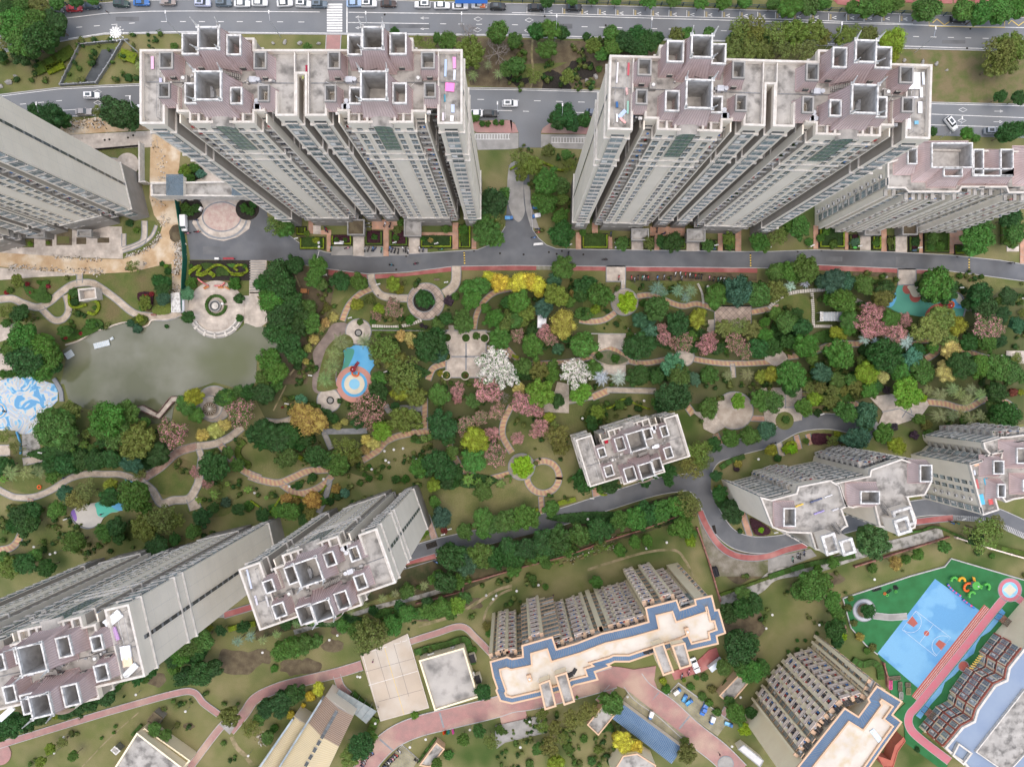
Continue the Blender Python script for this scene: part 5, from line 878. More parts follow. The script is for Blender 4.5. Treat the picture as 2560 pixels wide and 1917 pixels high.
jf((785,528),(1015,476),[(.22,WB,1.7),(.55,GG,2.4),(.85,BB,2.0)]);jf((1015,476),(1190,426),[(.25,BB,2.3),(.72,BB,2.0)]);jf((1165,306),(1425,240),[(.14,BB,2.4),(.45,WB,1.8),(.78,BB,2.3)]);jf((1600,278),(1730,203),[(.3,WB,1.8),(.75,WB,1.2)]);jf((1455,325),(1600,278),[(.5,BB,2.4)])
jf((-182,765),(-42,725),[(.25,WB,1.7),(.7,BB,1.9)]);jf((-42,745),(100,722),[(.3,BB,2.2),(.78,WB,1.4)])
jf((1790,315),(1845,508),[(.3,WB,1.2),(.7,WB,1.2)])
for p0,p1,ts in (((92,635),(345,562),(.3,.7)),((382,665),(560,612),(.38,.8)),((560,612),(785,528),(.38,.7,1)),((785,528),(1015,476),(.02,.38,.7,1)),((1015,476),(1190,426),(.48,.97)),((1165,306),(1425,240),(.02,.28,.62,.97)),((-182,765),(-42,725),(.03,.47,.95)),((-42,745),(100,722),(.05,.55))):
 fins(J,jc,T(2,3,[p0])[0],T(2,3,[p1])[0],hj,ts,.5,hj-3.2,.75,1.2,m_yelw)
def boxon(par,c,pts,h,z0,z1,m0,m1,name='stair_house',rim=m_peach,rh=.4):
 p=[v-c for v in P2(pts,h)];p=p if area(p)>0 else p[::-1];b=MB();b.prism(p,z0,z1-rh,0,1);o=b.build(name,[m0,m1],par)
 b=MB();b.ring(inset(p,-.12),inset(p,.3),z1-rh,z1,0);b.build('rim',rim,o);return o
for q in ([(1215,620),(1305,590),(1395,835),(1305,865)],[(1380,610),(1490,585),(1545,780),(1450,810)],[(375,870),(470,840),(540,1090),(450,1120)],[(235,940),(325,905),(380,1130),(285,1160)]):boxon(J,jc,T(2,3,q),hj+3,hj-6 if q[0][0]>300 else 0,hj+3,m_yelw,m_roof)
for pts in ([(1450,250),(1570,215),(1590,265),(1470,300)],[(410,590),(535,550),(560,590),(430,635)]):boxon(J,jc,T(2,3,pts),hj-4,hj-10,hj-4,m_glass,mat('pale_blue_glazing',(.35,.55,.7),(.45,.62,.75),1,.2),'glazed_roof',m_white,.2)
for x,y,r_ in ((1185,660,0),(525,850,20)):
 p=W(*T(2,3,[(x,y)])[0],hj);b=MB();b.box(-1.4,0,-.5,.5,0,.5);b.box(0,1.4,-.4,.4,0,.45,0,None,Matrix.Rotation(R(40),4,'Z'));b.build('solar_panel',m_black,J,(p.x-jc.x,p.y-jc.y,hj-.2),R(r_))
for x,y in ((150,880),(1505,475)):
 p=W(*T(2,3,[(x,y)])[0],hj);b=MB();b.box(-.5,.5,-.8,.8,0,1.0);b.cyl((0,0),.25,.25,1,1.5,8,1);b.build('chimney',[m_peach,m_white],J,(p.x-jc.x,p.y-jc.y,hj-.2),R(17))
hk=34
kt=T(3,3,[(960,978),(1168,1108),(1085,1222),(1165,1285),(1030,1470),(800,1800),(160,1825),(680,1170),(800,1245),(900,1110),(885,1080)])
kp=P2(kt,hk)
if area(kp)<0:kp=kp[::-1]
kc=sum(kp,Vector((0,0)))/len(kp);kq=[v-kc for v in kp]
Kb=thing('apartment_block','yellow apartment block with blue eaves and wide balcony rows beside the school yard','apartment building',(kc.x,kc.y,0))
b=MB();b.prism(inset(kq,.3),0,hk-1.2,0);b.build('wall',m_yelw,Kb);mansard(Kb,kq,hk,inset(kq,1.75))
def kf(p0,p1,cols,ts=(),z0=2.5,fl=10):
 facade(Kb,kc,T(3,3,[p0])[0],T(3,3,[p1])[0],hk,cols,z0,fl,3.0,1);fins(Kb,kc,T(3,3,[p0])[0],T(3,3,[p1])[0],hk,ts,.5,hk-3.2,.8,1.2,m_yelw)
kf((900,1110),(960,978),[(.3,WB,1.5),(.75,WB,.8)],(0,.55,1));kf((690,1170),(800,1245),[]);kf((520,1350),(690,1170),[(.2,BB,2.6),(.45,WB,1.2),(.8,BB,2.6)],(.04,.33,.6,.97));kf((300,1640),(520,1350),[(.15,WB,1.3),(.36,BB,2.6),(.6,WB,1.3),(.84,BB,2.6)],(.04,.25,.5,.73,.97));kf((960,978),(1080,1050),[(.5,WB,1.2)])
kf((690,1170),(900,1110),[(.25,BB,2.6),(.7,BB,2.2)],(.5,),)
for q in ([(760,980),(880,1090),(800,1240),(690,1160)],):boxon(Kb,kc,T(3,3,q),28,0,28,m_yelw,m_yelw)
for q in ([(570,1195),(620,1240),(520,1370),(470,1320)],[(420,1375),(460,1410),(370,1550),(325,1510)]):boxon(Kb,kc,T(3,3,q),30,20,30,m_glass,m_white,'glazed_roof',m_white,.2)
slabthing('laundry','pale blue sheet on the white roof deck beside the school yard','laundry',*T(3,3,[(930,1380)])[0],33.9,1.2,3.4,.15,(.55,.65,.75),R(38))
mo,mc,mq=gblock('pump_house','small square cream building with stained grey roof beside the concrete court','building',T(1,3,[(1407,738),(1790,628),(1915,1052),(1542,1168)]),4.6,m_yelw,mat('stained_roof',(0.42,0.4,0.37),(0.3,0.29,0.27),.15,.95,10,c3=(.17,.165,.155),s3=.22,fine=.15),m_yelw,.5,.35)
for x,y,l in ((1510,678,1.9),(1697,620,1.2),(1878,855,1.6)):
 p=W(*T(1,3,[(x,y)])[0],2);b=MB();b.box(-l/2,l/2,-.3,.3,0,.6);b.build('air_conditioner',m_rim if l>1.5 else m_metal,mo,(p.x-mc.x,p.y-mc.y,2),R(17) if x<1800 else R(107))
for x,y in ((1865,725),(1912,905)):
 p=W(*T(1,3,[(x,y)])[0],3);b=MB();b.box(-.8,.8,-1.2,1.2,0,2.6,0,1);b.build('side_annex',[m_wall,m_black],mo,(p.x-mc.x,p.y-mc.y,0),R(17))
def ribbed(name,label,pts,h0,h1,m_,axis,parent=None,windows=()):
 """gabled ribbed roof: pts = four eave corners in photo pixels at height h0, ridge between mid points of the short sides"""
 p=[v for v in P2(pts,h0)];c=sum(p,Vector((0,0)))/4
 o=thing('hall',label,'building',(c.x,c.y,0)) if parent is None else parent[0]
 if parent:c=parent[1]
 q=[v-c for v in p];a,e=(q[0]+q[1])/2,(q[2]+q[3])/2;b=MB()
 for s0,s1,r0,r1 in ((q[0],q[3],a,e),(q[1],q[2],a,e)):
  n=int((s1-s0).length/.5)
  for k in range(n):
   t0,t1,t2=k/n,(k+.7)/n,(k+1)/n
   for (x,y,dz) in ((t0,t1,0),(t1,t2,.09)):
    f=lambda t:((*s0.lerp(s1,t),h0+dz),(*r0.lerp(r1,t),h1+dz))
    A0,A1=f(x);B0,B1=f(y);b.face([A0,B0,B1,A1],0)
 b.build('roof',[m_],o);b=MB();qq=q if area(q)>0 else q[::-1];b.prism(qq,0,h0-.02,0,0);b.build('wall',m_wall,o)
 for t in windows:
  w=a.lerp(e,t);b=MB();b.box(-.7,.7,-.45,.45,0,.5,1,0);b.build('skylight',[m_dglass,m_white],o,(w.x,w.y,h1-.1),math.atan2((e-a).y,(e-a).x))
 return o,c
mt1,mt2=mat('brown_metal_roof',(.26,.19,.14),(.23,.17,.13),.4,.6),mat('cream_metal_roof',(.55,.47,.3),(.5,.43,.28),.3,.6)
hl=ribbed('hall','ribbed metal hall, brown at the top and cream below, with a row of skylights',T(1,3,[(600,1045),(840,1215),(715,1475),(450,1270)]),8,9.4,mt1,0,None,(.15,.31,.47,.63,.79,.95))
ribbed('hall','',T(1,3,[(450,1270),(715,1475),(580,1760),(150,1740)]),8,9.4,mt2,0,hl,(.12,.28,.44,.6,.76,.92))
hl2=ribbed('hall','narrow brown and cream hall wing with dark clerestory strip at the bottom left',T(1,3,[(330,1215),(430,1280),(-30,1990),(-150,1900)]),6.5,7.2,mt2,0)
b=MB();pts=P2(T(1,3,[(575,1060),(160,1720)]),8.5);strip_mesh(b,[pts[0],pts[1]],.5,9.6,0,0,7.0);b.build('clerestory',m_glass,hl[0],(-hl[1].x,-hl[1].y,0))
b=MB();pts=P2(T(1,3,[(325,1230),(30,1660)]),7);strip_mesh(b,[pts[0],pts[1]],.5,7.8,0,0,6.0);b.build('clerestory',m_glass,hl2[0],(-hl2[1].x,-hl2[1].y,0))
g0=thing('canopy','grey translucent canopy over the walk beside the ribbed metal hall','canopy',W(*T(1,3,[(860,1130)])[0]))
b=MB();pts=[v-W(*T(1,3,[(860,1130)])[0]).to_2d() for v in P2(T(1,3,[(675,1060),(715,985),(1040,1175),(950,1282)]),3.5)];b.prism(pts if area(pts)>0 else pts[::-1],3.3,3.4,0);b.build('roof_sheet',mat('dull_glazing',(.2,.24,.25),(.27,.3,.3),.6,.4),g0)
for k in range(7):
 for t in (k/6,):a,e=pts[0].lerp(pts[3],t),pts[1].lerp(pts[2],t);b=MB();b.tube((*a,3.45),(*e,3.45),.05,.05,4);b.tube((*a,0),(*a,3.4),.06,.06,4);b.tube((*e,0),(*e,3.4),.06,.06,4);b.build('frame',m_metal,g0)
def kiosk(label,i,j,pts,h,wallm=m_peach,roofm=m_roof,trim=m_peach,para=.35,pw=.25,name='kiosk',cat='building'):
 return gblock(name,label,cat,T(i,j,pts),h,wallm,roofm,trim,para,pw)
ks=kiosk('small flat roofed utility house among the trees right of the parking lot',2,3,[(1950,870),(2035,935),(1880,1115),(1790,1040)],3.6)
kiosk('small flat roofed house left of the long blue shed',2,3,[(785,1125),(880,1215),(745,1380),(650,1290)],3.6)
kiosk('narrow flat roofed hut beside the scooter parking lot',1,3,[(1555,1445),(1625,1500),(1500,1656),(1410,1640)],3.2)
kiosk('large building with stained roof and cream edge at the bottom left',0,3,[(1180,1360),(1570,1660),(1500,1800),(900,1800)],7,m_yelw,m_roof,m_yelw,.5,.35)
kiosk('low annex with olive roof beside the bottom left building',0,3,[(1245,1320),(1640,1600),(1570,1660),(1190,1370)],4.5,m_yelw,mat('olive_roof',(.3,.25,.12),(.25,.22,.12),.6),m_yelw,.3,.3)
kiosk('small brown roofed hut at the corner of the olive roofed annex',0,3,[(1325,1180),(1400,1235),(1340,1310),(1265,1260)],3,m_wall2,m_soil,m_soil,.2)
kiosk('grey shed beside the stained roof building at the bottom left',0,3,[(990,1475),(1035,1515),(1000,1550),(955,1510)],2.6,m_metal,m_roof,m_rim,.15)
kiosk('cream corner house at the bottom edge below the blue shed',2,3,[(1080,1540),(1240,1640),(1230,1720),(860,1720),(960,1560)],8,m_yelw,m_roof,m_peach)
sh=ribbed('hall','long blue metal shed beside the paver parking lot',T(2,3,[(865,1235),(965,1115),(1455,1480),(1375,1625)]),3.2,3.9,m_btile,0)
kiosk('white porch roof beside the brick drive at the lower right',2,3,[(2000,1465),(2170,1600),(2140,1656),(1950,1500)],3.2,m_wall,mat('white_sheet_roof',(.6,.6,.58),(.5,.5,.5),.5),m_metal,.1,.15)
kiosk('long grey concrete platform at the end of the brick drive',2,3,[(-145,1400),(-140,1300),(240,1215),(280,1360),(-60,1440),(-130,1490)],.6,m_conc,m_conc,m_conc,.08,.1,'platform','platform')
pv=thing('pavilion','garden pavilion with grey glass roof at the end of the slab path','pavilion',W(*T(3,1,[(545,1072)])[0]))
po=W(*T(3,1,[(545,1072)])[0]).to_2d();pts=[v-po for v in P2(T(3,1,rect(450,1032,650,1115)),3)]
b=MB();b.prism(inset(pts,.1),2.85,2.95,0);b.build('roof_panel',mat('pale_glazing',(.3,.34,.37),(.38,.41,.43),.8,.3),pv)
for k in range(9):a,e=pts[0].lerp(pts[1],k/8),pts[3].lerp(pts[2],k/8);b=MB();b.tube((*a,3),(*e,3),.06,.06,4);b.build('rafter',m_rim,pv)
b=MB();b.box(min(p.x for p in pts),min(p.x for p in pts)+.9,min(p.y for p in pts),max(p.y for p in pts),2.95,3.1,0);b.build('fascia',m_rim,pv)
for a in pts:b=MB();b.tube((*(a*.92),0),(*(a*.92),2.9),.1,.1,6);b.build('post',m_rim,pv)
kiosk('open topped cream garden room beside the winding path left of the pond',0,1,[(672,838),(822,825),(832,918),(685,940)],3.2,m_trim,m_pave2,m_trim,2.0,.35,'garden_room','pavilion')
kiosk('white site cabin with a grey roof beside the green screen fence',0,1,[(1475,875),(1545,868),(1555,1035),(1480,1035)],3,m_wall,m_rim,m_rim,.2,.2,'site_cabin','cabin')
kiosk('small blue grey roofed store against the green screen fence',0,1,[(1547,885),(1590,880),(1590,1040),(1557,1040)],2.5,m_wall,m_silver,m_metal,.1,.1,'site_cabin','cabin')
kiosk('grey slatted pergola roof among pink and ochre trees',2,1,[(222,1060),(300,1055),(292,1170),(220,1170)],3,m_metal,m_silver,m_metal,.1,.1,'pergola','pergola')
for i,j,x0,y0,x1,y1,lab,so_ in [(1,1,785,235,935,372,'square entrance porch with bare earth on its roof below the left high-rise',True),(1,1,1275,232,1425,382,'square entrance porch with potted plants on its roof below the left high-rise',False),(2,1,1030,315,1182,418,'left one of two square entrance porches below the upper right high-rise',False),(2,1,1508,318,1670,428,'right one of two square entrance porches below the upper right high-rise',False),(3,1,1160,268,1295,370,'entrance porch with plants below the shorter block at right',True),(3,1,835,300,975,372,'long entrance porch below the shorter block at right',False),(0,1,225,255,385,395,'dark entrance porch with a glass roof at the left edge high-rise',False),(0,1,663,325,787,385,'grey entrance porch between bare planting beds at the left',False)]:
 porch(i,j,x0,y0,x1,y1,5.0,lab,so_)
go=W(*T(0,0,[(1700,1560)])[0]);gt=thing('gate_house','long concrete gate house with two slate pyramid roofs above the fan shaped plaza','gate',(go.x,go.y,0))
def gl(pts,h):return [v-go.to_2d() for v in P2(pts,h)]
b=MB();q=gl(T(0,0,[(1300,1590),(1300,1580),(1400,1575),(1900,1565),(2160,1575),(2230,1600)])+T(0,1,[(2230,40),(1800,35),(1310,30)]),9);q=q if area(q)>0 else q[::-1];b.prism(q,5.2,8.2,0,1);b.ring(inset(q,-.1),inset(q,.35),8.2,9,0);b.build('wall',[m_trim,m_roof],gt)
for x0,x1 in ((1300,1480),(2060,2240),(1560,1600),(1960,2000)):
 b=MB();p=W(*T(0,0,[((x0+x1)/2,1630)])[0],5.2)-go;w=(x1-x0)/3.45*S/2;b.box(p.x-w,p.x+w,p.y-2,p.y+2,0,5.2,0);b.build('pier',m_wall,gt)
for cx in (1497,2065):
 p=W(*T(0,0,[(cx,1590)])[0],11)-go;b=MB();hw,hd=2.35,2.9;ap=(p.x,p.y,12.6);cs=[(p.x+sx*hw,p.y+sy*hd,10.4) for sx,sy in ((-1,-1),(1,-1),(1,1),(-1,1))]
 for k in range(4):
  for s in range(12):
   A0,A1=Vector(cs[k]).lerp(cs[(k+1)%4],s/12),Vector(cs[k]).lerp(cs[(k+1)%4],(s+.75)/12);f=s/12;b.face([A0,A1,ap],0)
   A2=Vector(cs[k]).lerp(cs[(k+1)%4],(s+1)/12);up=Vector((0,0,.08));b.face([A1+up,A2+up,ap],1)
 b.cyl((p.x,p.y),.25,.05,12.5,13.2,6,1);rf=b.build('pyramid_roof',[mat('slate_tile',(.13,.18,.22),(.1,.14,.17),1),mat('slate_rib',(.2,.25,.29))],gt)
 b=MB();b.box(p.x-2.1,p.x+2.1,p.y-2.6,p.y+2.6,8,10.4,0);b.build('lantern_room',m_wall,gt)
for x in (1790,1922):
 p=W(*T(0,1,[(x,44)])[0],5);b=MB();b.ball((0,0,0),.42,0,10,6,.8);b.cyl((0,0),.18,.18,.3,.42,8,1);b.cyl((0,0),.18,.18,-.42,-.3,8,1)
 b.build('red_lantern',[mat('red_lantern_paper',(.7,.05,.02),rough=.6),m_yel],None,p,label=f'red paper lantern hanging at the gate house, {"left" if x < 1850 else "right"} one',category='lantern')
hs=12
lp=T(3,3,[(2208,640),(2080,800),(2060,905),(1960,950),(1810,1160),(1780,1260),(1680,1310),(1530,1490),(1600,1560),(1690,1620),(1760,1700),(2500,1700),(2500,300)])
Ls,lc,lq=gblock('school','school with blue grey roof and red brown and cream facade beside the sports court','school',lp,hs,m_yelw,mat('blue_grey_roof',(.2,.26,.36),(.23,.29,.38),.2,.8),m_trim,.6,.5)
for p0,p1,cols in (((2080,800),(2208,640),4),((1960,950),(2060,905),2),((1810,1160),(1960,950),5),((1680,1310),(1780,1260),2),((1530,1490),(1680,1310),4),((2060,905),(2080,800),1),((1780,1260),(1810,1160),1)):
 A0,B0=T(3,3,[p0])[0],T(3,3,[p1])[0]
 a,e=W(*A0,hs).to_2d()-lc,W(*B0,hs).to_2d()-lc;d=(e-a);L_=d.length;d/=L_;n=Vector((-d.y,d.x));rz=math.atan2(n.x,-n.y)
 for fl in range(3):
  b=MB();M=Matrix.Translation((a.x,a.y,0))@Matrix.Rotation(math.atan2(d.y,d.x),4,'Z');b.box(0,L_,0,.1+.2*(fl==2),fl*3.9+3.1,fl*3.9+3.6,0,None,M);[b.box(L_*q/cols-.35,L_*q/cols+.35,0,.25,fl*3.9,fl*3.9+3.1,0 if (q+fl)%3 else 1,None,M) for q in range(cols+1)];b.build('red_band',[m_redw,m_yelw],Ls)
  for k in range(cols):p=a+d*(L_*(k+.5)/cols);put('window',piece('window',1.3,3,2,k),Ls,(p.x,p.y,fl*3.8+.3),rz)
for pts in ([(2400,1330),(2060,1700),(1800,1520),(2208,1000)],):
 p=[v-lc for v in P2(T(3,3,pts),hs)];p=p if area(p)>0 else p[::-1];b=MB();b.prism(p,hs-.6,hs-.35,0);b.ring(inset(p,-.3),p,hs-.6,hs+.2,1);b.build('concrete_deck',[m_roof,m_trim],Ls)
p=[v-lc for v in P2(T(3,3,[(1640,1450),(1750,1530),(1680,1625),(1590,1550)]),hs)];p=p if area(p)>0 else p[::-1];b=MB();b.ring(inset(p,-.2),inset(p,.25),hs-.5,hs+.4,0);b.build('parapet',m_trim,Ls)
for (x0,y0),(x1,y1) in (((1420,1150),(1500,1030)),((1600,1150),(1700,1020))):pass
kiosk('curved brown entrance wall at the corner of the school yard',3,3,[(950,1560),(1060,1600),(1100,1470),(1170,1400),(1185,1430),(1120,1520),(1080,1656),(1000,1656)],4,m_redw,m_redw,m_redw,.2,.1,'entrance_wall','wall')
# ---------------- vegetation ----------------
def rdir(rr):
 z=rr.uniform(-1,1);a=rr.uniform(0,6.283);s=math.sqrt(1-z*z);return Vector((s*math.cos(a),s*math.sin(a),z))
def leafquad(b,p,n,s,rr,m=0):
 t=n.orthogonal().normalized();q=Matrix.Rotation(rr.uniform(0,6.28),3,n);t=q@t;u=n.cross(t)
 b.face([p-t*s*.55-u*s*.12,p-u*s*.5,p+t*s*.6,p+u*s*.5],m)
def ico(b,c,r,m,rr,jit=.18):
 f=(1+5**.5)/2;V=[Vector(v).normalized() for v in ((-1,f,0),(1,f,0),(-1,-f,0),(1,-f,0),(0,-1,f),(0,1,f),(0,-1,-f),(0,1,-f),(f,0,-1),(f,0,1),(-f,0,-1),(-f,0,1))]
 V=[c+v*r*rr.uniform(1-jit,1+jit) for v in V]
 for t in ((0,11,5),(0,5,1),(0,1,7),(0,7,10),(0,10,11),(1,5,9),(5,11,4),(11,10,2),(10,7,6),(7,1,8),(3,9,4),(3,4,2),(3,2,6),(3,6,8),(3,8,9),(4,9,5),(2,4,11),(6,2,10),(8,6,7),(9,8,1)):b.face([V[k] for k in t],m)
def crown(seed,nc=30,cr=(.2,.34),leaves=95,ls=.085,flat=.75,mats=None,fl=0.0,core=True,spread=.72,irr=.25):
 """unit crown, centre at the origin: many leaf clumps round an uneven outline"""
 rr=random.Random(seed);b=MB();lob=[(rr.uniform(0,6.28),rr.uniform(1-irr,1+irr*.4)) for _ in range(7)]
 for k in range(nc):
  a=6.283*(k*.618+rr.uniform(-.05,.05));rad=spread*math.sqrt((k+.5)/nc);l=min(lob,key=lambda q:abs(math.atan2(math.sin(a-q[0]),math.cos(a-q[0]))))[1];rad*=l
  z=flat*(math.sqrt(max(0,1-(rad/.95)**2))*.62+rr.uniform(-.12,.16));r=rr.uniform(*cr)
  c=Vector((rad*math.cos(a),rad*math.sin(a),z))
  if core:ico(b,c-Vector((0,0,.06)),r*.78,0,rr)
  for q in range(leaves):
   d=rdir(rr);
   if d.z<-.35:d.z*=-1
   p=c+d*r*rr.uniform(.72,1.12);p.z=c.z+(p.z-c.z)*.85
   n=(d+rdir(rr)*.55).normalized();leafquad(b,p,n,ls*rr.uniform(.7,1.3),rr,1 if rr.random()<fl else 0)
 if core:
  for q in range(8):a=rr.uniform(0,6.28);ico(b,Vector((.45*math.cos(a),.45*math.sin(a),-.05)),.3,0,rr)
 return b.mesh('crown',mats or [m_leaf])
CR={'a':[crown(s) for s in range(1,6)]+[crown(s,44,(.13,.24),62,.07,irr=.38,spread=.78) for s in (7,8,9)],'f':[crown(s,20,(.24,.4),130,.06,irr=.35) for s in (11,12,13)],'r':[crown(s,34,(.17,.25),90,.075,.85,spread=.76,irr=.06) for s in (21,22,23)],'o':[crown(s,26,(.16,.3),75,.075,spread=.82,core=(s%2==0),irr=.4) for s in (31,32,33,34)],'s':[crown(41,24,(.2,.26),70,.07,.9,spread=.7,irr=.02)],'p':[crown(s,30,(.14,.26),90,.065,mats=[m_leaf,m_pinkf],fl=.45,core=False,spread=.85,irr=.4) for s in (51,52)],'P':[crown(s,34,(.15,.24),95,.06,mats=[m_leaf,m_pinkf],fl=.68,core=False,spread=.84,irr=.45) for s in (61,62)],'q':[crown(s,30,(.14,.24),80,.06,mats=[m_leaf,m_dustf],fl=.5,core=False,spread=.85,irr=.4) for s in (71,)],'w':[crown(s,36,(.13,.24),100,.065,mats=[m_leaf,m_whitef],fl=.7,core=False,spread=.85,irr=.35) for s in (81,82)]}
def trunkmesh(seed):
 rr=random.Random(seed);b=MB();b.tube((0,0,0),(.03,.02,.45),.055,.04,7);
 for k in range(6):a=k*1.05+rr.random();b.tube((.03,.02,.38+.02*k),(.42*math.cos(a),.42*math.sin(a),.8),.03,.012,5)
 b.tube((.03,.02,.45),(0,0,.85),.04,.02,6);return b.mesh('trunk',[m_bark])
TR=[trunkmesh(k) for k in range(3)]
def palm(seed,nf=13,silver=False,banana=False):
 rr=random.Random(seed);b=MB()
 for k in range(nf):
  a=6.283*k/nf+rr.uniform(-.15,.15);L_=rr.uniform(.8,1.05);up=rr.uniform(.1,.55);d=Vector((math.cos(a),math.sin(a),0));s=Vector((-d.y,d.x,0));P=[]
  for q in range(9):t=q/8;P.append(d*L_*t*(1-.08*t)+Vector((0,0,up*math.sin(t*2.2)-.45*t*t)))
  for q in range(8):
   t=(q+.5)/8;w=(.2 if not banana else .17)*math.sin(math.pi*min(1,.18+t*.82))+.02
   b.face([P[q]-s*.012,P[q+1]-s*.01,P[q+1]+s*.01,P[q]+s*.012],1)
   for sd in (-1,1):
    if banana:b.face([P[q],P[q+1],P[q+1]+sd*s*w-Vector((0,0,.03)),P[q]+sd*s*w*.9-Vector((0,0,.03))],0)
    else:
     for h_ in (0,.5):
      p=P[q].lerp(P[q+1],h_);p2=P[q].lerp(P[q+1],h_+.3);b.face([p,p2,p+sd*s*w+d*.13-Vector((0,0,.06))],0)
 return b.mesh('crown',[m_leaf,m_leaf])
PM=[palm(k) for k in (1,2,3)];BM=[palm(5,9,banana=True),palm(6,8,banana=True)]
_b=MB();_b.tube((0,0,0),(0,0,1),.16,.12,8);PT=_b.mesh('trunk',[m_bark])
def bare(seed):
 rr=random.Random(seed);b=MB()
 def br(p,d,l,r,n):
  e=p+d*l;b.tube(p,e,r,r*.6,4)
  if n:[br(p+d*l*rr.uniform(.5,1),(d+rdir(rr)*.75+Vector((0,0,.1))).normalized(),l*rr.uniform(.55,.8),r*.6,n-1) for _ in range(3)]
 for k in range(5):a=k*1.26;br(Vector((0,0,0)),Vector((math.cos(a),math.sin(a),.6)).normalized(),.42,.03,4)
 return b.mesh('branches',[mat('grey_twig',(.3,.27,.25),(.2,.18,.17),3)])
BR=bare(3)
COL={'d':((0.046,0.116,0.029),'dark green'),'g':((0.091,0.190,0.037),'mid green'),'l':((0.173,0.281,0.037),'light green'),'L':((0.281,0.446,0.025),'bright lime'),'o':((0.157,0.198,0.046),'olive green'),'O':((0.215,0.248,0.066),'feathery olive'),'y':((0.248,0.297,0.033),'yellow green'),'Y':((0.562,0.496,0.066),'yellow'),'k':((0.496,0.413,0.149),'straw coloured'),'K':((0.363,0.281,0.074),'ochre'),'b':((0.058,0.140,0.074),'bluish green'),'t':((0.099,0.231,0.140),'grey green'),'v':((0.074,0.058,0.074),'dark purple'),'R':((0.231,0.066,0.050),'russet'),'p':((0.116,0.198,0.050),'pink blossoming'),'P':((0.132,0.165,0.050),'deep pink blossoming'),'q':((0.132,0.165,0.050),'dusty pink blossoming'),'w':((0.132,0.231,0.083),'white blossoming'),'m':((0.24,0.3,0.12),'green'),'M':((0.496,0.595,0.595),'silver grey'),'B':((0.149,0.248,0.050),'broad leaved'),'n':((0.198,0.314,0.231),'grey green'),'s':((0.066,0.149,0.026),'clipped round'),'S':((0.149,0.248,0.033),'light clipped'),'r':((0.330,0.033,0.050),'small red'),'G':((0.083,0.173,0.050),'big round green'),'x':((0.330,0.330,0.330),'bare')}
LM=[('the round lamp mast',300,95),('the road canal',245,165),('the pink footpath',832,110),('the dark mulch beds',1400,195),('the pink running track',2330,0),('the lane arrows',2505,290),('the top car row',700,12),('the gate house',530,465),('the fan plaza',555,545),('the scroll hedge',552,676),('the fountain plaza',541,773),('the pond bridge',400,1020),('the roofless garden room',218,735),('the site cabin',441,757),('the mosaic pool',60,990),('the wooden swing',764,729),('the palm terrace',820,880),('the blue playground',880,900),('the tree roundabout',1065,754),('the planter plaza',1165,884),('the yellow tree hedge',1255,710),('the slatted pergola',1355,803),('the scooter row',1690,695),('the lime tree circle',1568,755),('the leaf bed',1526,893),('the checker terrace',1832,793),('the glass pavilion',2078,791),('the teal playground',2320,755),('the empty porches',1740,590),('the tower shoes',1100,600),('the turning bay',1310,560),('the water circle',535,1010),('the sand playground',215,1295),('the orange ring',100,1217),('the leaf shaped bed',765,1205),('the striped ring path',1358,1192),('the mown oval lawn',1000,1140),('the low central block',1575,1110),('the slab circle',1835,1026),('the exercise plaza',2240,1025),('the palm grove',2400,1000),('the road fork',1770,1190),('the maroon bed',2060,1100),('the clothes line roof',2020,1310),('the vegetable garden',1450,1400),('the long yellow block',1560,1560),('the concrete court',990,1695),('the square cream house',1120,1695),('the ribbed metal hall',790,1810),('the L path corner',500,1725),('the brown hut',385,1800),('the blue shed',1615,1830),('the curved wall walk',1430,1850),('the parking lot',1720,1750),('the utility house',1835,1725),('the ring planter',2159,1524),('the balcony block',2080,1720),('the bottom left kiosk',1090,1860),('the single high-rise',800,1420),('the lower left high-rise',200,1600),('the vacant yard',1830,1450),('the ditch bend',2200,1390),('the lawn tyres',2070,640),('the road verge stones',2340,160),('the bin beside the road',1480,480)]
LM=[(n.replace('the tower shoes','the left porches').replace('the lawn tyres','the right porches').replace('the bin beside the road','the lane side hedge').replace('the bottom left kiosk','the scooter lot'),x,y) for n,x,y in LM]
NUM=['','second ','third ','fourth ','fifth ','sixth ','seventh ','eighth ','ninth ','tenth ','eleventh ','twelfth ']
LAB=[]
def want(o,base,px,py):
 n,x,y=min(LM,key=lambda q:(q[1]-px)**2+(q[2]-py)**2);dx,dy=px-x,py-y;d=math.hypot(dx,dy)
 if d<22:w='at'
 else:
  v='above' if dy<-abs(dx)*.42 else ('below' if dy>abs(dx)*.42 else '');h_='left' if dx<-abs(dy)*.42 else ('right' if dx>abs(dy)*.42 else '')
  w=(v+' '+h_+' of') if v and h_ else (v or h_+' of')
 base=base.replace('small ','') if False else base
 LAB.append((o,base,w,n,d))
def name_all():
 from collections import defaultdict
 D=defaultdict(list)
 for r in LAB:D[(r[1],r[2],r[3])].append(r)
 for (base,w,n),L_ in D.items():
  L_.sort(key=lambda r:r[4])
  for k,r in enumerate(L_):
   s=f'{base} {w} {n}'
   if len(L_)>1:s+=f', {NUM[k] if k < 12 else str(k + 1) + "th "}nearest to it'
   r[0]['label']=s
NB=[0];SMALL=[]
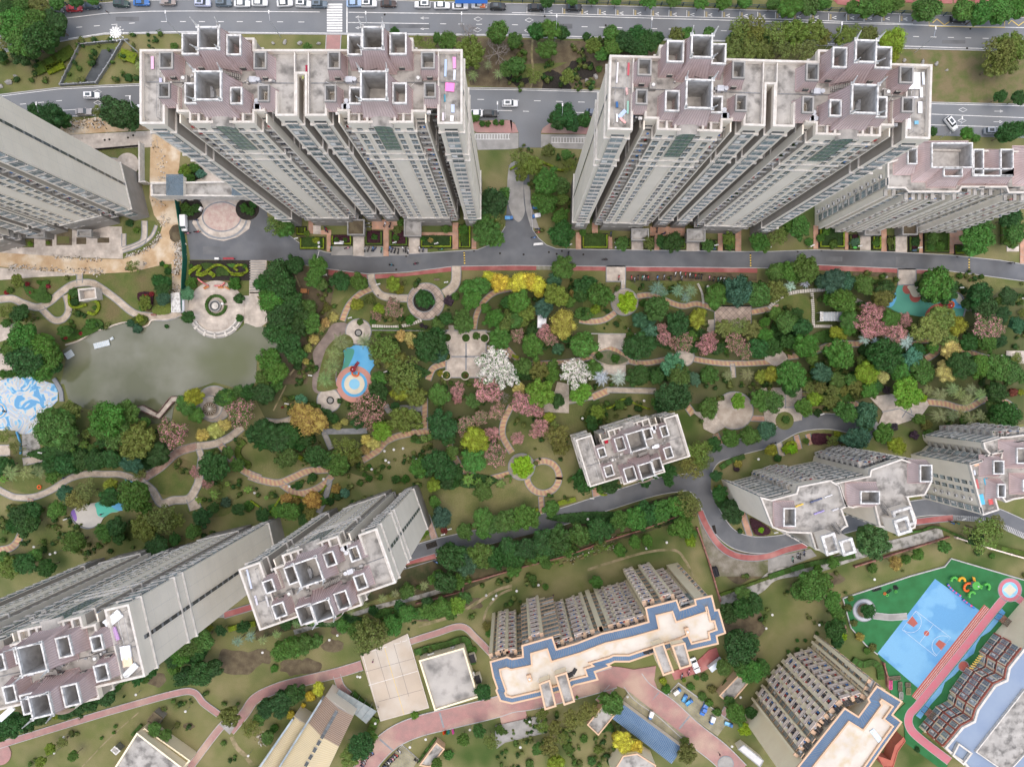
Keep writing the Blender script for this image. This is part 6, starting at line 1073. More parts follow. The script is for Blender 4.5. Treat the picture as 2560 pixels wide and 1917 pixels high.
def plant(i,j,x,y,r,k,hmul=1.0,px=None,py=None):
 if px is None:px,py=T(i,j,[(x,y)])[0]
 col,word=COL[k];rm=r/3.45*S;rr=random.Random(int(px*7+py*13));small=r<48
 jit=lambda c,a=.14:tuple(max(.004,v*rr.uniform(1-a,1+a)) for v in c)
 size='small' if r<60 else ('large' if r>118 else 'medium')
 if k in 'mMnB':
  h=2.5+rm*1.4 if k!='B' else 1.2+rm*.6;g=W(px,py,h);o=thing('palm_tree' if k!='B' else 'banana_plant','','palm tree' if k!='B' else 'banana plant',(g.x,g.y,0),rr.uniform(0,6.28),'palms and banana plants of the gardens')
  c=put('crown',rr.choice(PM if k!='B' else BM),o,(0,0,h),color=jit(col));c.scale=(rm,rm,rm*.9)
  t=put('trunk',PT,o);t.scale=(1,1,h+.1);want(o,f'{word} palm tree' if k!='B' else 'broad leaved banana plant',px,py);return
 if k=='x':
  h=4.5;g=W(px,py,h);o=thing('bare_tree','','bare tree',(g.x,g.y,0),0);c=put('branches',BR,o,(0,0,h-1.5));c.scale=(rm*1.3,)*3;t=put('trunk',PT,o);t.scale=(1,1,h-1.4);want(o,'bare leafless grey tree',px,py);return
 shrub=k in 'sSrvR' or r<50
 if k in 'sS' or (k=='v'):pool_=CR['s']
 elif k in 'pPqw':pool_=CR[k]
 elif k in 'oOyYkK':pool_=CR['o'] if k in 'Oo' else CR['f']
 elif k in 'lLG':pool_=CR['r']
 else:pool_=CR['a']+CR['f'][:1]
 me=rr.choice(pool_);h=(rm*1.15+2.6)*hmul if not shrub else rm*.55;g=W(px,py,h)
 nm='blossom_tree' if k in 'pPqw' else ('evergreen_tree' if k in 'dbt' else ('olive_leaved_tree' if k in 'oO' else ('golden_tree' if k in 'yYkKR' else 'broadleaf_tree')));cat={'b':'blossom tree','e':'evergreen tree','o':'leafy tree','g':'golden tree'}[nm[0]] if nm!='broadleaf_tree' else 'tree'  # kinds split by leaf colour alone; evergreen covers dark, bluish and greyish greens
 if shrub:
  o=put(nm,me,None,(g.x,g.y,h*.3+LZ[0]),rr.uniform(0,6.28),label='',category='shrub',group='shrubs of the gardens',color=jit(col));o.scale=(rm*1.15,rm*1.15,rm*1.05);want(o,f'{word} shrub',px,py);return
 if k=='g' and r<72:nm,cat='young_tree','young tree'  # the smaller mid green broadleaf trees, told apart by crown radius, not age
 o=thing(nm,'',cat,(g.x,g.y,0),rr.uniform(0,6.28),nm.replace('_',' ')+'s of the estate')
 c=put('crown',me,o,(0,0,h-rm*.35),color=jit(col));c.scale=(rm*1.18*rr.uniform(.86,1.14),rm*1.18*rr.uniform(.86,1.14),rm*rr.uniform(.9,1.25));t=put('trunk',rr.choice(TR),o);t.scale=(rm*.9,rm*.9,(h+rm*.1))
 want(o,f'{size} {word} tree',px,py)
TREES={(0,0):'120,200,130,g 300,180,125,g 450,200,115,d 200,330,155,g 340,340,140,d 190,460,100,d 60,60,90,d 180,50,80,g 330,40,80,o 480,20,70,g 650,5,60,d 800,0,50,g 0,470,60,d 1505,405,35,g 1110,675,38,d 1195,565,50,m 430,1000,130,d 300,970,75,d 545,1035,80,d 1010,970,150,d 1110,1000,110,d 845,965,52,o 1600,1480,60,S 1680,1450,50,s 1730,1500,45,t 1640,1540,50,s 100,330,100,o',(1,0):'440,420,50,g 1190,280,50,d 1660,360,80,g 1500,400,60,o 1840,440,120,o 2080,280,105,g 2000,560,50,m 1870,650,60,m 2090,640,55,m 1830,270,90,x 2080,440,110,x 1890,1010,48,g 1400,350,50,o 1560,330,50,g 2160,600,60,g 2000,1070,30,s 1950,1070,30,s 2070,1060,30,s 2120,1060,28,s',(2,0):'30,560,90,g 20,350,70,g 220,270,75,d 330,250,90,g 430,280,70,d 300,420,90,g 640,320,40,d 700,390,70,o 850,290,80,g 870,400,80,g 980,360,95,d 1080,310,90,d 1180,360,100,d 1100,430,85,d 1250,330,60,d 770,470,60,g 580,530,28,s 200,660,62,o 485,665,65,o 750,600,30,g 1420,310,70,o 1520,290,60,g 1700,280,50,g 1960,260,110,o 2100,260,110,o 1920,420,100,o 2060,430,110,o 2180,430,90,o 300,5,60,d 520,0,50,g 900,5,50,g 1180,5,70,g 1630,15,60,g 1830,15,70,g 2010,5,60,g 700,-10,50,g 1400,0,60,g 450,990,95,d 400,1040,80,d 520,1070,70,d 620,1040,70,d 685,1040,42,o 310,1300,60,o 470,1330,50,g 80,1370,80,o 190,1440,90,o 300,1560,120,g 80,1500,70,o 430,1600,80,g 500,1420,60,o',(3,0):'200,55,100,g 350,40,90,g 480,30,60,g 730,60,65,g 870,60,95,g 1000,50,85,g 1110,30,60,g 1370,70,115,g 1700,80,100,g 1850,100,120,g 2010,80,120,g 2150,60,100,g 80,300,120,o 230,300,120,o 400,260,110,o 130,430,110,o 330,430,120,o 480,320,70,o 660,300,85,o 750,290,70,o 880,300,70,o 1070,350,110,y 1060,460,80,y 2010,450,130,o 2110,400,110,o 1960,560,100,o 2080,560,80,o 2010,830,60,d 2165,840,60,d 1420,1135,50,d 1720,1150,55,g 1790,1195,35,g 2060,1150,90,d 2150,1120,85,d 50,20,60,g',(0,1):'1600,130,45,s 1650,165,45,s 1700,140,40,d 1590,200,36,d 2110,140,45,s 2160,170,42,s 2185,110,40,d 1655,780,58,s 2025,790,64,s 1615,880,55,t 1620,1080,60,d 2060,920,50,d 2070,1090,35,d 1140,650,55,o 150,770,50,o 1400,620,24,d 1437,640,22,S 1452,685,32,d 1370,760,60,d 1430,770,50,d 1400,840,60,d 1400,920,68,b 1250,960,62,o 1230,1000,36,g 1210,1090,40,y 1190,1180,45,b 1130,1130,40,b 170,1040,85,d 220,1070,50,o 60,1040,60,o 790,1140,48,g 560,1200,58,g 200,1260,150,g 330,1330,150,g 240,1450,150,d 420,1420,110,g 130,1360,110,g 350,1530,110,g 455,1500,80,d 640,870,46,g 650,950,38,d 820,1000,25,g 420,815,20,r 270,870,18,r 60,870,22,r 240,795,22,r 700,1220,18,r 570,1260,20,r 1260,910,30,r 1310,880,26,r 30,1570,42,s 90,1570,40,s 145,1555,38,s 1440,1160,20,d 1120,270,35,d 1180,330,30,S 420,440,20,S 265,450,24,S 340,780,24,g 90,850,30,g 400,890,25,g 1850,640,18,g 1650,640,22,s 2115,645,24,s 1380,790,50,d 60,1130,45,g',(1,1):'330,625,95,d 180,700,120,d 90,790,90,d 230,800,130,d 130,930,130,g 290,950,110,d 230,1060,140,d 350,1050,110,d 180,1200,120,d 330,1170,90,d 280,1300,100,d 340,1400,80,d 430,1010,80,g 470,1120,85,g 120,1450,100,g 180,1560,100,g 60,1600,80,g 130,810,44,R 540,640,90,g 500,750,80,g 560,790,55,g 730,770,85,d 890,780,80,g 1180,790,65,y 1235,840,45,y 1450,920,92,d 870,970,62,y 980,930,45,o 1060,1010,52,y 1180,960,60,p 1160,1020,50,p 1220,1040,50,p 1040,1060,50,p 1010,1110,35,g 1330,1100,48,g 1665,940,50,v 1830,820,80,g 1940,810,90,g 1860,930,85,g 1720,900,40,g 1570,1150,60,g 1640,1090,70,d 1790,1120,95,g 1500,1330,140,d 1570,1390,95,b 1450,1400,80,d 1560,1260,90,d 1120,1340,130,o 1180,1440,100,o 1050,1400,90,o 1330,1260,60,k 1250,1240,50,k 1340,1310,45,k 1300,1590,130,o 1210,1590,90,o 1060,1620,75,g 2100,780,80,Y 2020,740,60,Y 2180,790,60,Y 2050,1090,100,g 2150,1130,80,o 2170,950,60,d 2110,1270,95,g 2060,1480,150,w 2140,1560,120,w 2000,1580,90,w 670,1080,48,k 600,1130,48,k 560,1180,42,k 505,1270,48,k 450,1350,42,k 430,1460,34,k 1050,1240,32,s 1430,1150,22,v 1465,1165,22,v 735,1290,95,m 670,1390,88,m 660,1500,90,m 600,1610,92,m 935,1285,78,m 170,270,90,o 250,310,80,g 1990,330,125,g 2020,240,100,o 2060,400,85,g 2050,100,110,d 2130,30,70,g 1025,390,32,s 1205,400,34,s 1445,405,28,s 1505,420,25,K 695,415,25,s 770,415,22,s 1220,330,40,o 1250,260,35,g 1640,320,40,g 1790,400,42,g 1790,330,45,g 1650,1258,24,s 1812,1260,24,s 1972,1262,22,s 1645,1418,22,K 1645,1580,22,K 1805,1580,22,R 1590,1560,30,y 1980,1000,50,g 900,1120,30,g 360,1500,40,d 520,420,35,y 440,360,30,S 620,1000,45,o 1900,1240,35,g',(2,1):'290,90,90,g 240,60,80,g 430,60,60,o 420,210,80,g 430,360,110,d 435,650,95,g 60,780,80,Y 150,770,80,Y 220,800,80,Y 230,870,50,Y 360,770,65,b 380,890,100,l 60,950,100,g 130,1030,80,o 160,1050,45,k 280,990,85,b 490,950,60,g 530,870,40,k 640,800,95,d 600,880,80,d 755,880,110,g 720,1010,48,y 995,955,90,L 1245,1000,105,g 1110,1110,75,b 1200,1100,60,b 1170,1220,75,t 1430,1140,100,d 1600,1090,90,y 1620,1050,45,Y 440,1130,120,K 280,1200,75,P 340,1270,65,p 180,1330,115,g 50,1240,75,p 610,1320,125,g 1090,1330,130,d 1300,1170,55,P 1320,1250,70,P 1400,1310,70,q 1480,1290,85,p 1680,1320,85,P 1700,1250,55,P 1910,1290,80,p 1990,1370,85,p 1850,1350,45,g 1830,1180,80,O 1950,1170,85,O 2060,1190,80,O 2140,1350,100,d 1760,890,100,g 1850,830,60,d 1950,860,120,b 2130,880,110,g 2180,1120,50,g 100,1500,80,g 230,1540,90,o 540,1550,125,w 690,1530,80,g 350,1580,70,g 1090,1590,100,d 1390,1500,110,t 1430,1590,110,g 1570,1610,60,t 1700,1570,90,g 1250,1590,80,d 2150,1590,60,y 1250,830,80,n 1430,850,70,n 1540,850,70,n 1500,910,60,n 1310,870,50,n 770,1600,85,M 920,1600,85,M 1860,1580,62,m 2030,1570,72,m 610,350,35,g 950,440,62,g 1180,440,55,o 1390,430,85,d 1300,430,60,d 1695,460,60,g 1870,400,58,o 1870,460,48,g 2130,430,90,g 1130,960,40,s 750,1410,38,s 890,1435,44,s 20,1100,70,g 860,700,1,g 2190,470,50,g 1550,1240,50,g 1020,1240,40,g 30,1560,70,d 1770,1350,60,d 80,1120,60,o 1560,1350,50,d 1750,1000,30,s 2190,1250,80,g 460,1250,60,d 350,1490,50,g 400,1350,60,b',(3,1):'60,690,80,g 170,680,90,g 330,660,110,g 250,720,70,g 570,760,105,b 670,770,85,b 470,770,70,b 830,800,90,g 1010,830,85,d 990,900,90,o 60,860,100,o 1460,790,150,g 1400,870,90,d 1540,860,90,d 1830,880,110,d 2080,900,80,d 1650,725,32,s 1835,733,26,s 640,940,110,g 530,920,70,g 700,1100,78,g 580,1210,58,y 640,1230,50,y 690,1180,60,g 70,1050,60,g 160,1120,100,g 300,1170,90,d 240,1050,60,d 190,1290,70,d 320,1330,105,g 30,1340,90,d 620,1400,120,g 900,1050,110,P 870,1180,110,P 980,1180,80,P 960,1000,50,P 1060,1090,90,g 1180,1100,60,P 1120,1220,90,P 1360,1170,130,O 1500,1080,110,O 1440,1230,110,O 1620,1150,90,y 1560,1260,70,O 1890,1150,120,p 1960,1190,80,p 1900,1290,90,g 1730,1300,70,d 2000,1290,60,d 1880,1000,110,d 2010,1060,80,d 2150,1150,70,b 2190,1050,40,o 1580,1370,78,k 1000,1410,150,d 1060,1490,80,d 1240,1450,90,t 1330,1550,100,g 1150,1570,90,g 850,1560,100,y 980,1590,60,k 1660,1490,120,d 1830,1500,110,g 1980,1520,110,g 2100,1560,90,g 1540,1560,80,k 1520,1500,60,k 210,1570,130,g 460,1560,90,b 400,1530,40,y 600,1620,70,g 720,1620,60,g 190,810,62,M 320,785,52,M 830,1270,62,M 930,1290,52,M 1190,1290,82,M 1100,1250,50,M 1040,1260,50,M 280,300,110,g 90,380,80,o 190,270,70,g 1800,420,125,g 1860,320,90,g 1750,350,60,g 2130,340,95,g 2110,420,70,g 2100,220,100,d 1650,490,40,s 745,435,48,t 1265,430,42,d 350,430,38,g 800,1460,50,o 30,1570,70,y 700,1470,50,g 1300,1350,60,d 1420,1340,50,g 2140,1430,50,o 380,1440,50,g 2010,930,50,g 1730,960,60,d 2190,1600,60,g 130,350,45,g 500,340,40,g 560,450,45,g 450,400,38,g 1420,400,50,g 1480,470,45,g 1400,480,40,g 930,440,36,g 1055,430,36,o',(0,2):'480,360,150,g 560,450,120,g 420,450,110,g 600,240,85,o 940,290,150,g 1080,250,110,g 880,380,120,g 1010,420,120,g 1180,510,140,o 1130,590,80,o 900,480,90,d 1360,610,110,d 1130,690,90,b 960,650,90,d 820,660,90,d 700,660,80,d 560,690,90,d 430,700,85,d 1210,760,65,o 1500,430,140,p 1670,110,80,y 1600,190,85,g 1690,270,65,g 1920,120,80,d 2080,240,130,p 1950,130,80,g 2160,80,80,d 2060,60,60,g 1860,400,80,k 1750,440,65,k 1930,360,65,k 2190,440,80,d 1830,720,130,d 1960,590,58,g 2050,700,65,g 1690,760,50,P 1790,850,55,P 740,430,65,B 720,520,55,B 790,380,50,B 620,560,40,B 100,760,90,m 30,700,80,d 230,760,85,m 340,750,80,m 450,780,70,g 30,820,50,B 170,1130,100,d 270,1090,80,d 230,1210,100,d 120,1210,70,d 480,1080,90,g 560,950,75,b 650,1000,90,O 740,930,90,O 950,870,65,y 940,980,90,d 1150,960,140,g 1230,1040,90,g 640,1360,105,g 900,1280,75,g 1000,1230,85,d 1230,1230,110,o 1390,1150,130,o 1300,1310,80,o 1500,1180,85,o 1350,1400,90,d 1740,1150,95,d 1660,1270,80,g 210,1550,100,d 80,1580,90,o 1715,1000,45,B 1850,950,58,B 2140,910,50,B 1960,860,34,B 1840,1070,55,d 1950,1020,48,b 2050,1080,60,d 2150,1050,48,g 40,450,60,o 130,540,60,o 620,240,60,d 1250,330,50,g 1420,560,45,b 320,730,60,d 530,760,50,g 660,720,60,d 1500,1340,60,d 1020,1330,55,d 800,560,50,g 1560,60,1,g 400,1580,80,d 300,1480,60,g 20,1500,60,g',(1,2):'60,80,100,d 170,15,60,g 60,400,110,d 180,480,110,d 70,500,95,d 300,450,100,d 420,470,65,d 380,530,55,d 450,300,150,K 390,150,60,t 600,270,75,d 665,300,50,d 700,360,42,k 765,325,36,k 530,630,115,d 270,640,95,g 700,680,110,g 790,540,110,o 830,620,80,o 950,480,58,k 1020,510,58,k 940,570,48,k 1090,400,82,l 880,330,68,d 970,230,125,q 1000,330,65,q 1060,70,100,d 1300,310,130,o 1230,270,50,Y 1250,60,90,y 1370,110,90,o 1600,360,130,d 1650,450,80,d 1580,90,90,g 1730,60,70,P 1740,130,45,P 1880,140,68,g 1990,70,110,P 2080,230,85,p 1800,360,90,p 1930,290,70,p 2040,420,65,P 1890,480,110,y 1870,660,100,g 2060,610,105,p 1560,680,130,d 1640,740,80,d 1420,720,80,g 2130,110,60,x 1590,60,50,x 1960,930,92,g 1800,1270,85,g 1960,1170,100,g 2050,1210,85,g 2140,1180,100,g 1960,1280,75,g 1530,870,70,y 1540,1020,55,g 1600,1150,95,b 1430,1310,36,S 1465,1275,34,S 770,940,44,t 705,970,36,d 490,1000,75,K 260,990,55,K 340,1010,48,K 290,1100,90,g 460,1110,58,o 690,900,48,K 978,705,22,s 1093,712,28,s 1150,716,20,s 1035,755,25,s 975,812,35,s 1070,800,30,s 1210,820,44,s 1290,820,44,s 900,850,34,s 935,780,24,s 1680,1480,120,d 1800,1560,110,b 1950,1480,110,g 2080,1500,110,d 2180,1420,95,d 1450,470,50,B 1500,455,40,B 1830,820,75,B 1920,850,55,B 2110,860,58,B 2010,830,45,B 90,980,28,B 490,800,45,d 370,870,40,d 320,880,20,s 560,1010,50,g 60,1130,60,d 170,1100,50,g 1370,460,35,s 1650,850,60,d 1730,760,60,d 1720,850,45,d 640,1010,40,d 1620,1260,35,R 400,1160,60,d 1200,190,50,d 230,200,14,R 260,190,14,K 1690,590,60,g',(2,2):'60,40,60,k 120,170,115,P 50,150,65,P 200,230,75,P 240,80,120,l 590,80,95,l 390,140,72,d 320,290,58,y 250,370,80,P 200,430,50,P 410,440,100,o 420,540,85,o 370,380,70,o 50,470,60,P 95,710,103,L 1380,110,140,d 1300,170,80,d 1460,150,80,d 1700,200,95,g 1950,150,70,l 2170,140,100,g 1890,470,90,g 2050,450,90,g 2190,400,80,b 1740,520,70,d 1600,580,110,o 1530,690,105,o 1640,680,85,o 620,840,100,d 850,870,88,d 770,900,50,g 1130,790,68,d 1240,740,78,d 1340,760,78,d 1300,680,60,d 1760,790,54,d 1790,940,68,d 1900,1090,90,d 1760,900,30,y 340,1070,88,g 120,1150,110,g 20,1190,80,g 1530,1030,105,o 1420,1060,95,g 1290,1100,105,g 1170,1110,105,d 1060,1160,105,g 930,1170,100,g 1100,1200,70,d 750,1250,100,d 580,1300,110,g 400,1350,110,d 270,1370,105,d 120,1420,105,d 30,1480,100,d 250,1460,70,g 1470,1240,90,g 1390,1260,50,g 1540,1350,56,y 1170,1350,58,g 1060,1360,58,g 930,1430,58,g 760,1400,58,o 290,1550,58,g 740,240,60,l 690,310,50,d 1965,1265,25,d 2145,1255,26,L 1945,690,38,K 1935,730,30,v 640,1330,60,d 850,1230,60,d 1510,1130,60,g 180,1490,60,g 690,360,50,d 1350,840,50,d 1150,850,50,d 930,180,50,g 1000,150,40,d 1240,160,50,g 1560,1290,40,g 1470,1100,60,g 480,1440,50,g 150,1530,50,o 20,1600,60,g',(3,2):'200,30,80,d 40,150,90,g 10,390,60,d 310,200,75,g 430,245,40,d 340,30,58,o 450,40,58,o 560,50,58,o 650,60,50,o 750,20,70,o 570,150,68,o 400,130,65,y 500,140,58,o 755,105,44,o 680,240,100,g 850,260,110,b 860,350,68,d 1000,430,98,g 770,470,108,b 1200,80,118,l 870,50,70,g 930,20,60,d 1020,50,38,v 1980,70,100,d 2110,70,40,R 2180,70,30,y 2050,260,118,d 1990,210,60,g 150,305,38,g 1370,350,48,o 1260,440,44,v 1110,530,75,y 905,1350,165,G 1870,1270,140,o 1950,1210,80,o 1800,1330,70,d 1520,1400,58,g 1290,1470,55,g 1100,1540,58,K 1190,1510,48,g 900,1590,48,g 1930,1480,28,g 1810,1450,34,d 1480,90,80,m 1590,40,70,m 1650,80,70,m 1750,50,70,m 1720,140,82,m 1830,90,72,m 1380,50,60,m 1480,270,85,m 1590,270,70,m 1650,240,60,m 1740,290,72,m 1830,270,62,m 1300,300,50,g 1930,180,50,g 560,480,50,o 1130,260,1,g 600,440,45,y 1380,430,45,g 1080,370,40,v 1700,300,50,g 1330,120,40,L 200,560,44,L 150,560,40,L 30,570,55,y 330,490,30,g 80,640,35,d 560,1540,50,g 430,1600,45,g',(0,3):'1620,600,110,g 1750,560,100,g 1560,690,90,g 1700,660,80,d 1600,880,100,d 1720,850,100,d 1830,810,90,d 1980,1220,90,o 90,1290,110,d 220,1270,80,d 650,1150,90,d 780,1100,80,d 920,1060,70,d 1050,890,58,g 1330,1330,60,g 1430,1380,55,g 1570,1560,30,g 2170,1310,80,o 540,1430,58,o 430,1500,50,l 1000,1300,18,g 985,1355,18,g 880,1400,16,g 2050,570,60,n 2160,530,60,n 2100,450,60,d 1900,480,50,d 1480,740,60,d 1300,830,60,d 1180,900,60,d 560,1190,60,d 350,1240,60,d 20,1370,60,d 350,1610,50,l 630,1560,50,g 1500,820,50,g 1800,450,40,y 1250,900,40,g 1010,960,45,g 480,1200,40,y',(1,3):'220,660,100,g 310,620,90,g 420,590,90,g 520,570,68,g 160,800,38,g 960,530,155,o 870,480,90,g 1040,450,100,o 1180,430,90,g 1300,330,90,g 1500,310,80,g 1600,280,95,g 1740,260,70,l 1800,200,58,g 1640,60,110,d 1560,20,70,g 1750,60,70,g 1990,440,48,o 2010,500,40,g 330,1030,90,d 230,1080,88,d 90,1140,90,d 210,1170,70,d 540,980,58,Y 470,1040,48,Y 300,1200,40,Y 410,1120,25,Y 1960,1010,68,d 900,1470,125,d 820,1560,88,o 980,1400,60,g 1370,1205,38,S 1920,1340,58,d 2020,1430,68,o 1790,1420,56,g 930,260,50,m 1090,200,50,m 1200,160,50,m 820,310,50,m 350,420,52,m 180,510,52,m 60,560,50,m 480,400,48,m 700,350,60,g 620,400,50,m 1010,300,45,d 1340,140,50,m 1450,90,50,m 750,440,60,g 100,1400,58,g 30,1240,55,g 160,1320,40,g 1240,270,60,d 1680,340,50,g 1480,250,60,d 1880,640,30,g 1870,860,36,d 1660,1550,48,g 1560,1620,50,g 2100,1330,48,g 1300,140,70,g 560,360,60,d 400,360,60,d 260,430,60,d',(2,3):'1990,290,110,d 1880,330,90,d 2080,240,90,d 1960,620,140,d 1900,560,80,d 2050,590,90,d 1830,800,78,g 2070,830,108,g 1970,760,80,g 2150,800,78,g 1300,910,36,y 1480,900,22,S 1330,980,48,g 1540,960,40,g 870,1110,98,g 800,1060,50,g 650,1180,88,o 520,1250,98,o 260,1300,58,o 370,1320,58,o 330,1480,88,o 480,1480,44,g 960,1440,88,Y 1060,1490,78,Y 900,1390,48,Y 1510,1540,88,o 1490,1430,40,o 1940,1200,98,g 2060,1190,58,d 2010,1330,56,L 380,1620,78,y 690,1600,48,g 1880,1090,50,g 430,1400,60,o 220,1500,50,g 1640,1040,40,g 1700,1100,40,g 1770,1180,40,g 1660,880,40,g 1590,880,26,g 560,1050,16,g 260,1200,50,o 740,1500,40,o 620,1410,40,g 830,1300,45,g 1720,980,40,o 150,1620,40,g 2000,160,70,g 180,30,40,g 290,100,30,g 730,60,60,g 1800,1480,1,g',(3,3):'370,100,130,g 270,140,90,g 450,60,100,g 560,250,78,g 600,330,60,g 575,470,84,d 640,530,38,L 870,310,68,d 690,280,34,o 735,410,34,o 790,530,42,K 900,620,38,o 710,200,28,o 250,560,18,s 320,560,18,s 420,500,20,s 250,640,24,s 175,660,22,s 1285,1500,28,d 560,190,60,g 640,390,40,g 600,570,60,d 400,410,18,o 850,650,30,g'}
for (i,j),s in TREES.items():
 for q in s.split():
  x,y,r,k=q.split(',');x,y,r=float(x),float(y),float(r)
  if r>5:plant(i,j,x,y,r,k)
def hedge(i,j,pts,w,m_,label,h=.7,name='hedge',sm=True,closed=False,cat='hedge',dens=26,ls=.16):
 pl=P2(T(i,j,spline(pts,6,closed) if sm else pts));wm=w/3.45*S;b=MB();rr=random.Random(int(pts[0][0]*3+pts[0][1]))
 if closed:pl.append(pl[0])
 c=sum(pl,Vector((0,0)))/len(pl);pl=[p-c for p in pl]
 strip_mesh(b,pl,wm*.86,h*.85,0,0,0)
 for a,e in zip(pl,pl[1:]):
  d=e-a;n=int(d.length*wm*dens)+2;t=d.normalized() if d.length>1e-5 else Vector((1,0));s=Vector((-t.y,t.x))
  for _ in range(n):
   q=a+d*rr.random()+s*rr.uniform(-.5,.5)*wm;leafquad(b,Vector((q.x,q.y,h*rr.uniform(.7,1.05))),(Vector((0,0,1))+rdir(rr)*.7).normalized(),ls*rr.uniform(.7,1.4),rr)
 return b.build(name,m_leaf,None,(c.x,c.y,LZ[0]+.1),label=label,category=cat,group='clipped hedges',color=COLH[m_])
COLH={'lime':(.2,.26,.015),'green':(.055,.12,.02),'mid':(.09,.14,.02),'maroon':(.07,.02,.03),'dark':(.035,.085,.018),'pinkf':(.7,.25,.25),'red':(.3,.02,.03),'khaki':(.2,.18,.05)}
def patch(i,j,pts,col,label,h=.35,name='ground_cover',kind='stuff',dens=22,ls=.2,sm=True,cat='planting bed'):
 """low planting filling an outline"""
 P=P2(T(i,j,spline(pts,5,True) if sm else pts));P=P if area(P)>0 else P[::-1];b=MB();rr=random.Random(int(P[0].x*31)%9999);xs,ys=[p.x for p in P],[p.y for p in P]
 c=Vector(((min(xs)+max(xs))/2,(min(ys)+max(ys))/2));b.prism([p-c for p in inset(P,.1)],0,h*.7,0)
 def inside(q):
  r_=False
  for a,e in zip(P,P[1:]+P[:1]):
   if (a.y>q.y)!=(e.y>q.y) and q.x<(e.x-a.x)*(q.y-a.y)/(e.y-a.y)+a.x:r_=not r_
  return r_
 n=int(abs(area(P))*dens)
 for _ in range(n):
  q=Vector((rr.uniform(min(xs),max(xs)),rr.uniform(min(ys),max(ys))))
  if inside(q):leafquad(b,Vector((q.x-c.x,q.y-c.y,h*rr.uniform(.6,1.1))),(Vector((0,0,1))+rdir(rr)*.7).normalized(),ls*rr.uniform(.6,1.5),rr)
 o=b.build(name,m_leaf,None,(c.x,c.y,LZ[0]+.1),color=COLH[col] if isinstance(col,str) else col)
 if kind=='stuff':o['kind']='stuff'
 o['label']=label;
 if kind!='stuff':o['category']=cat
 return o
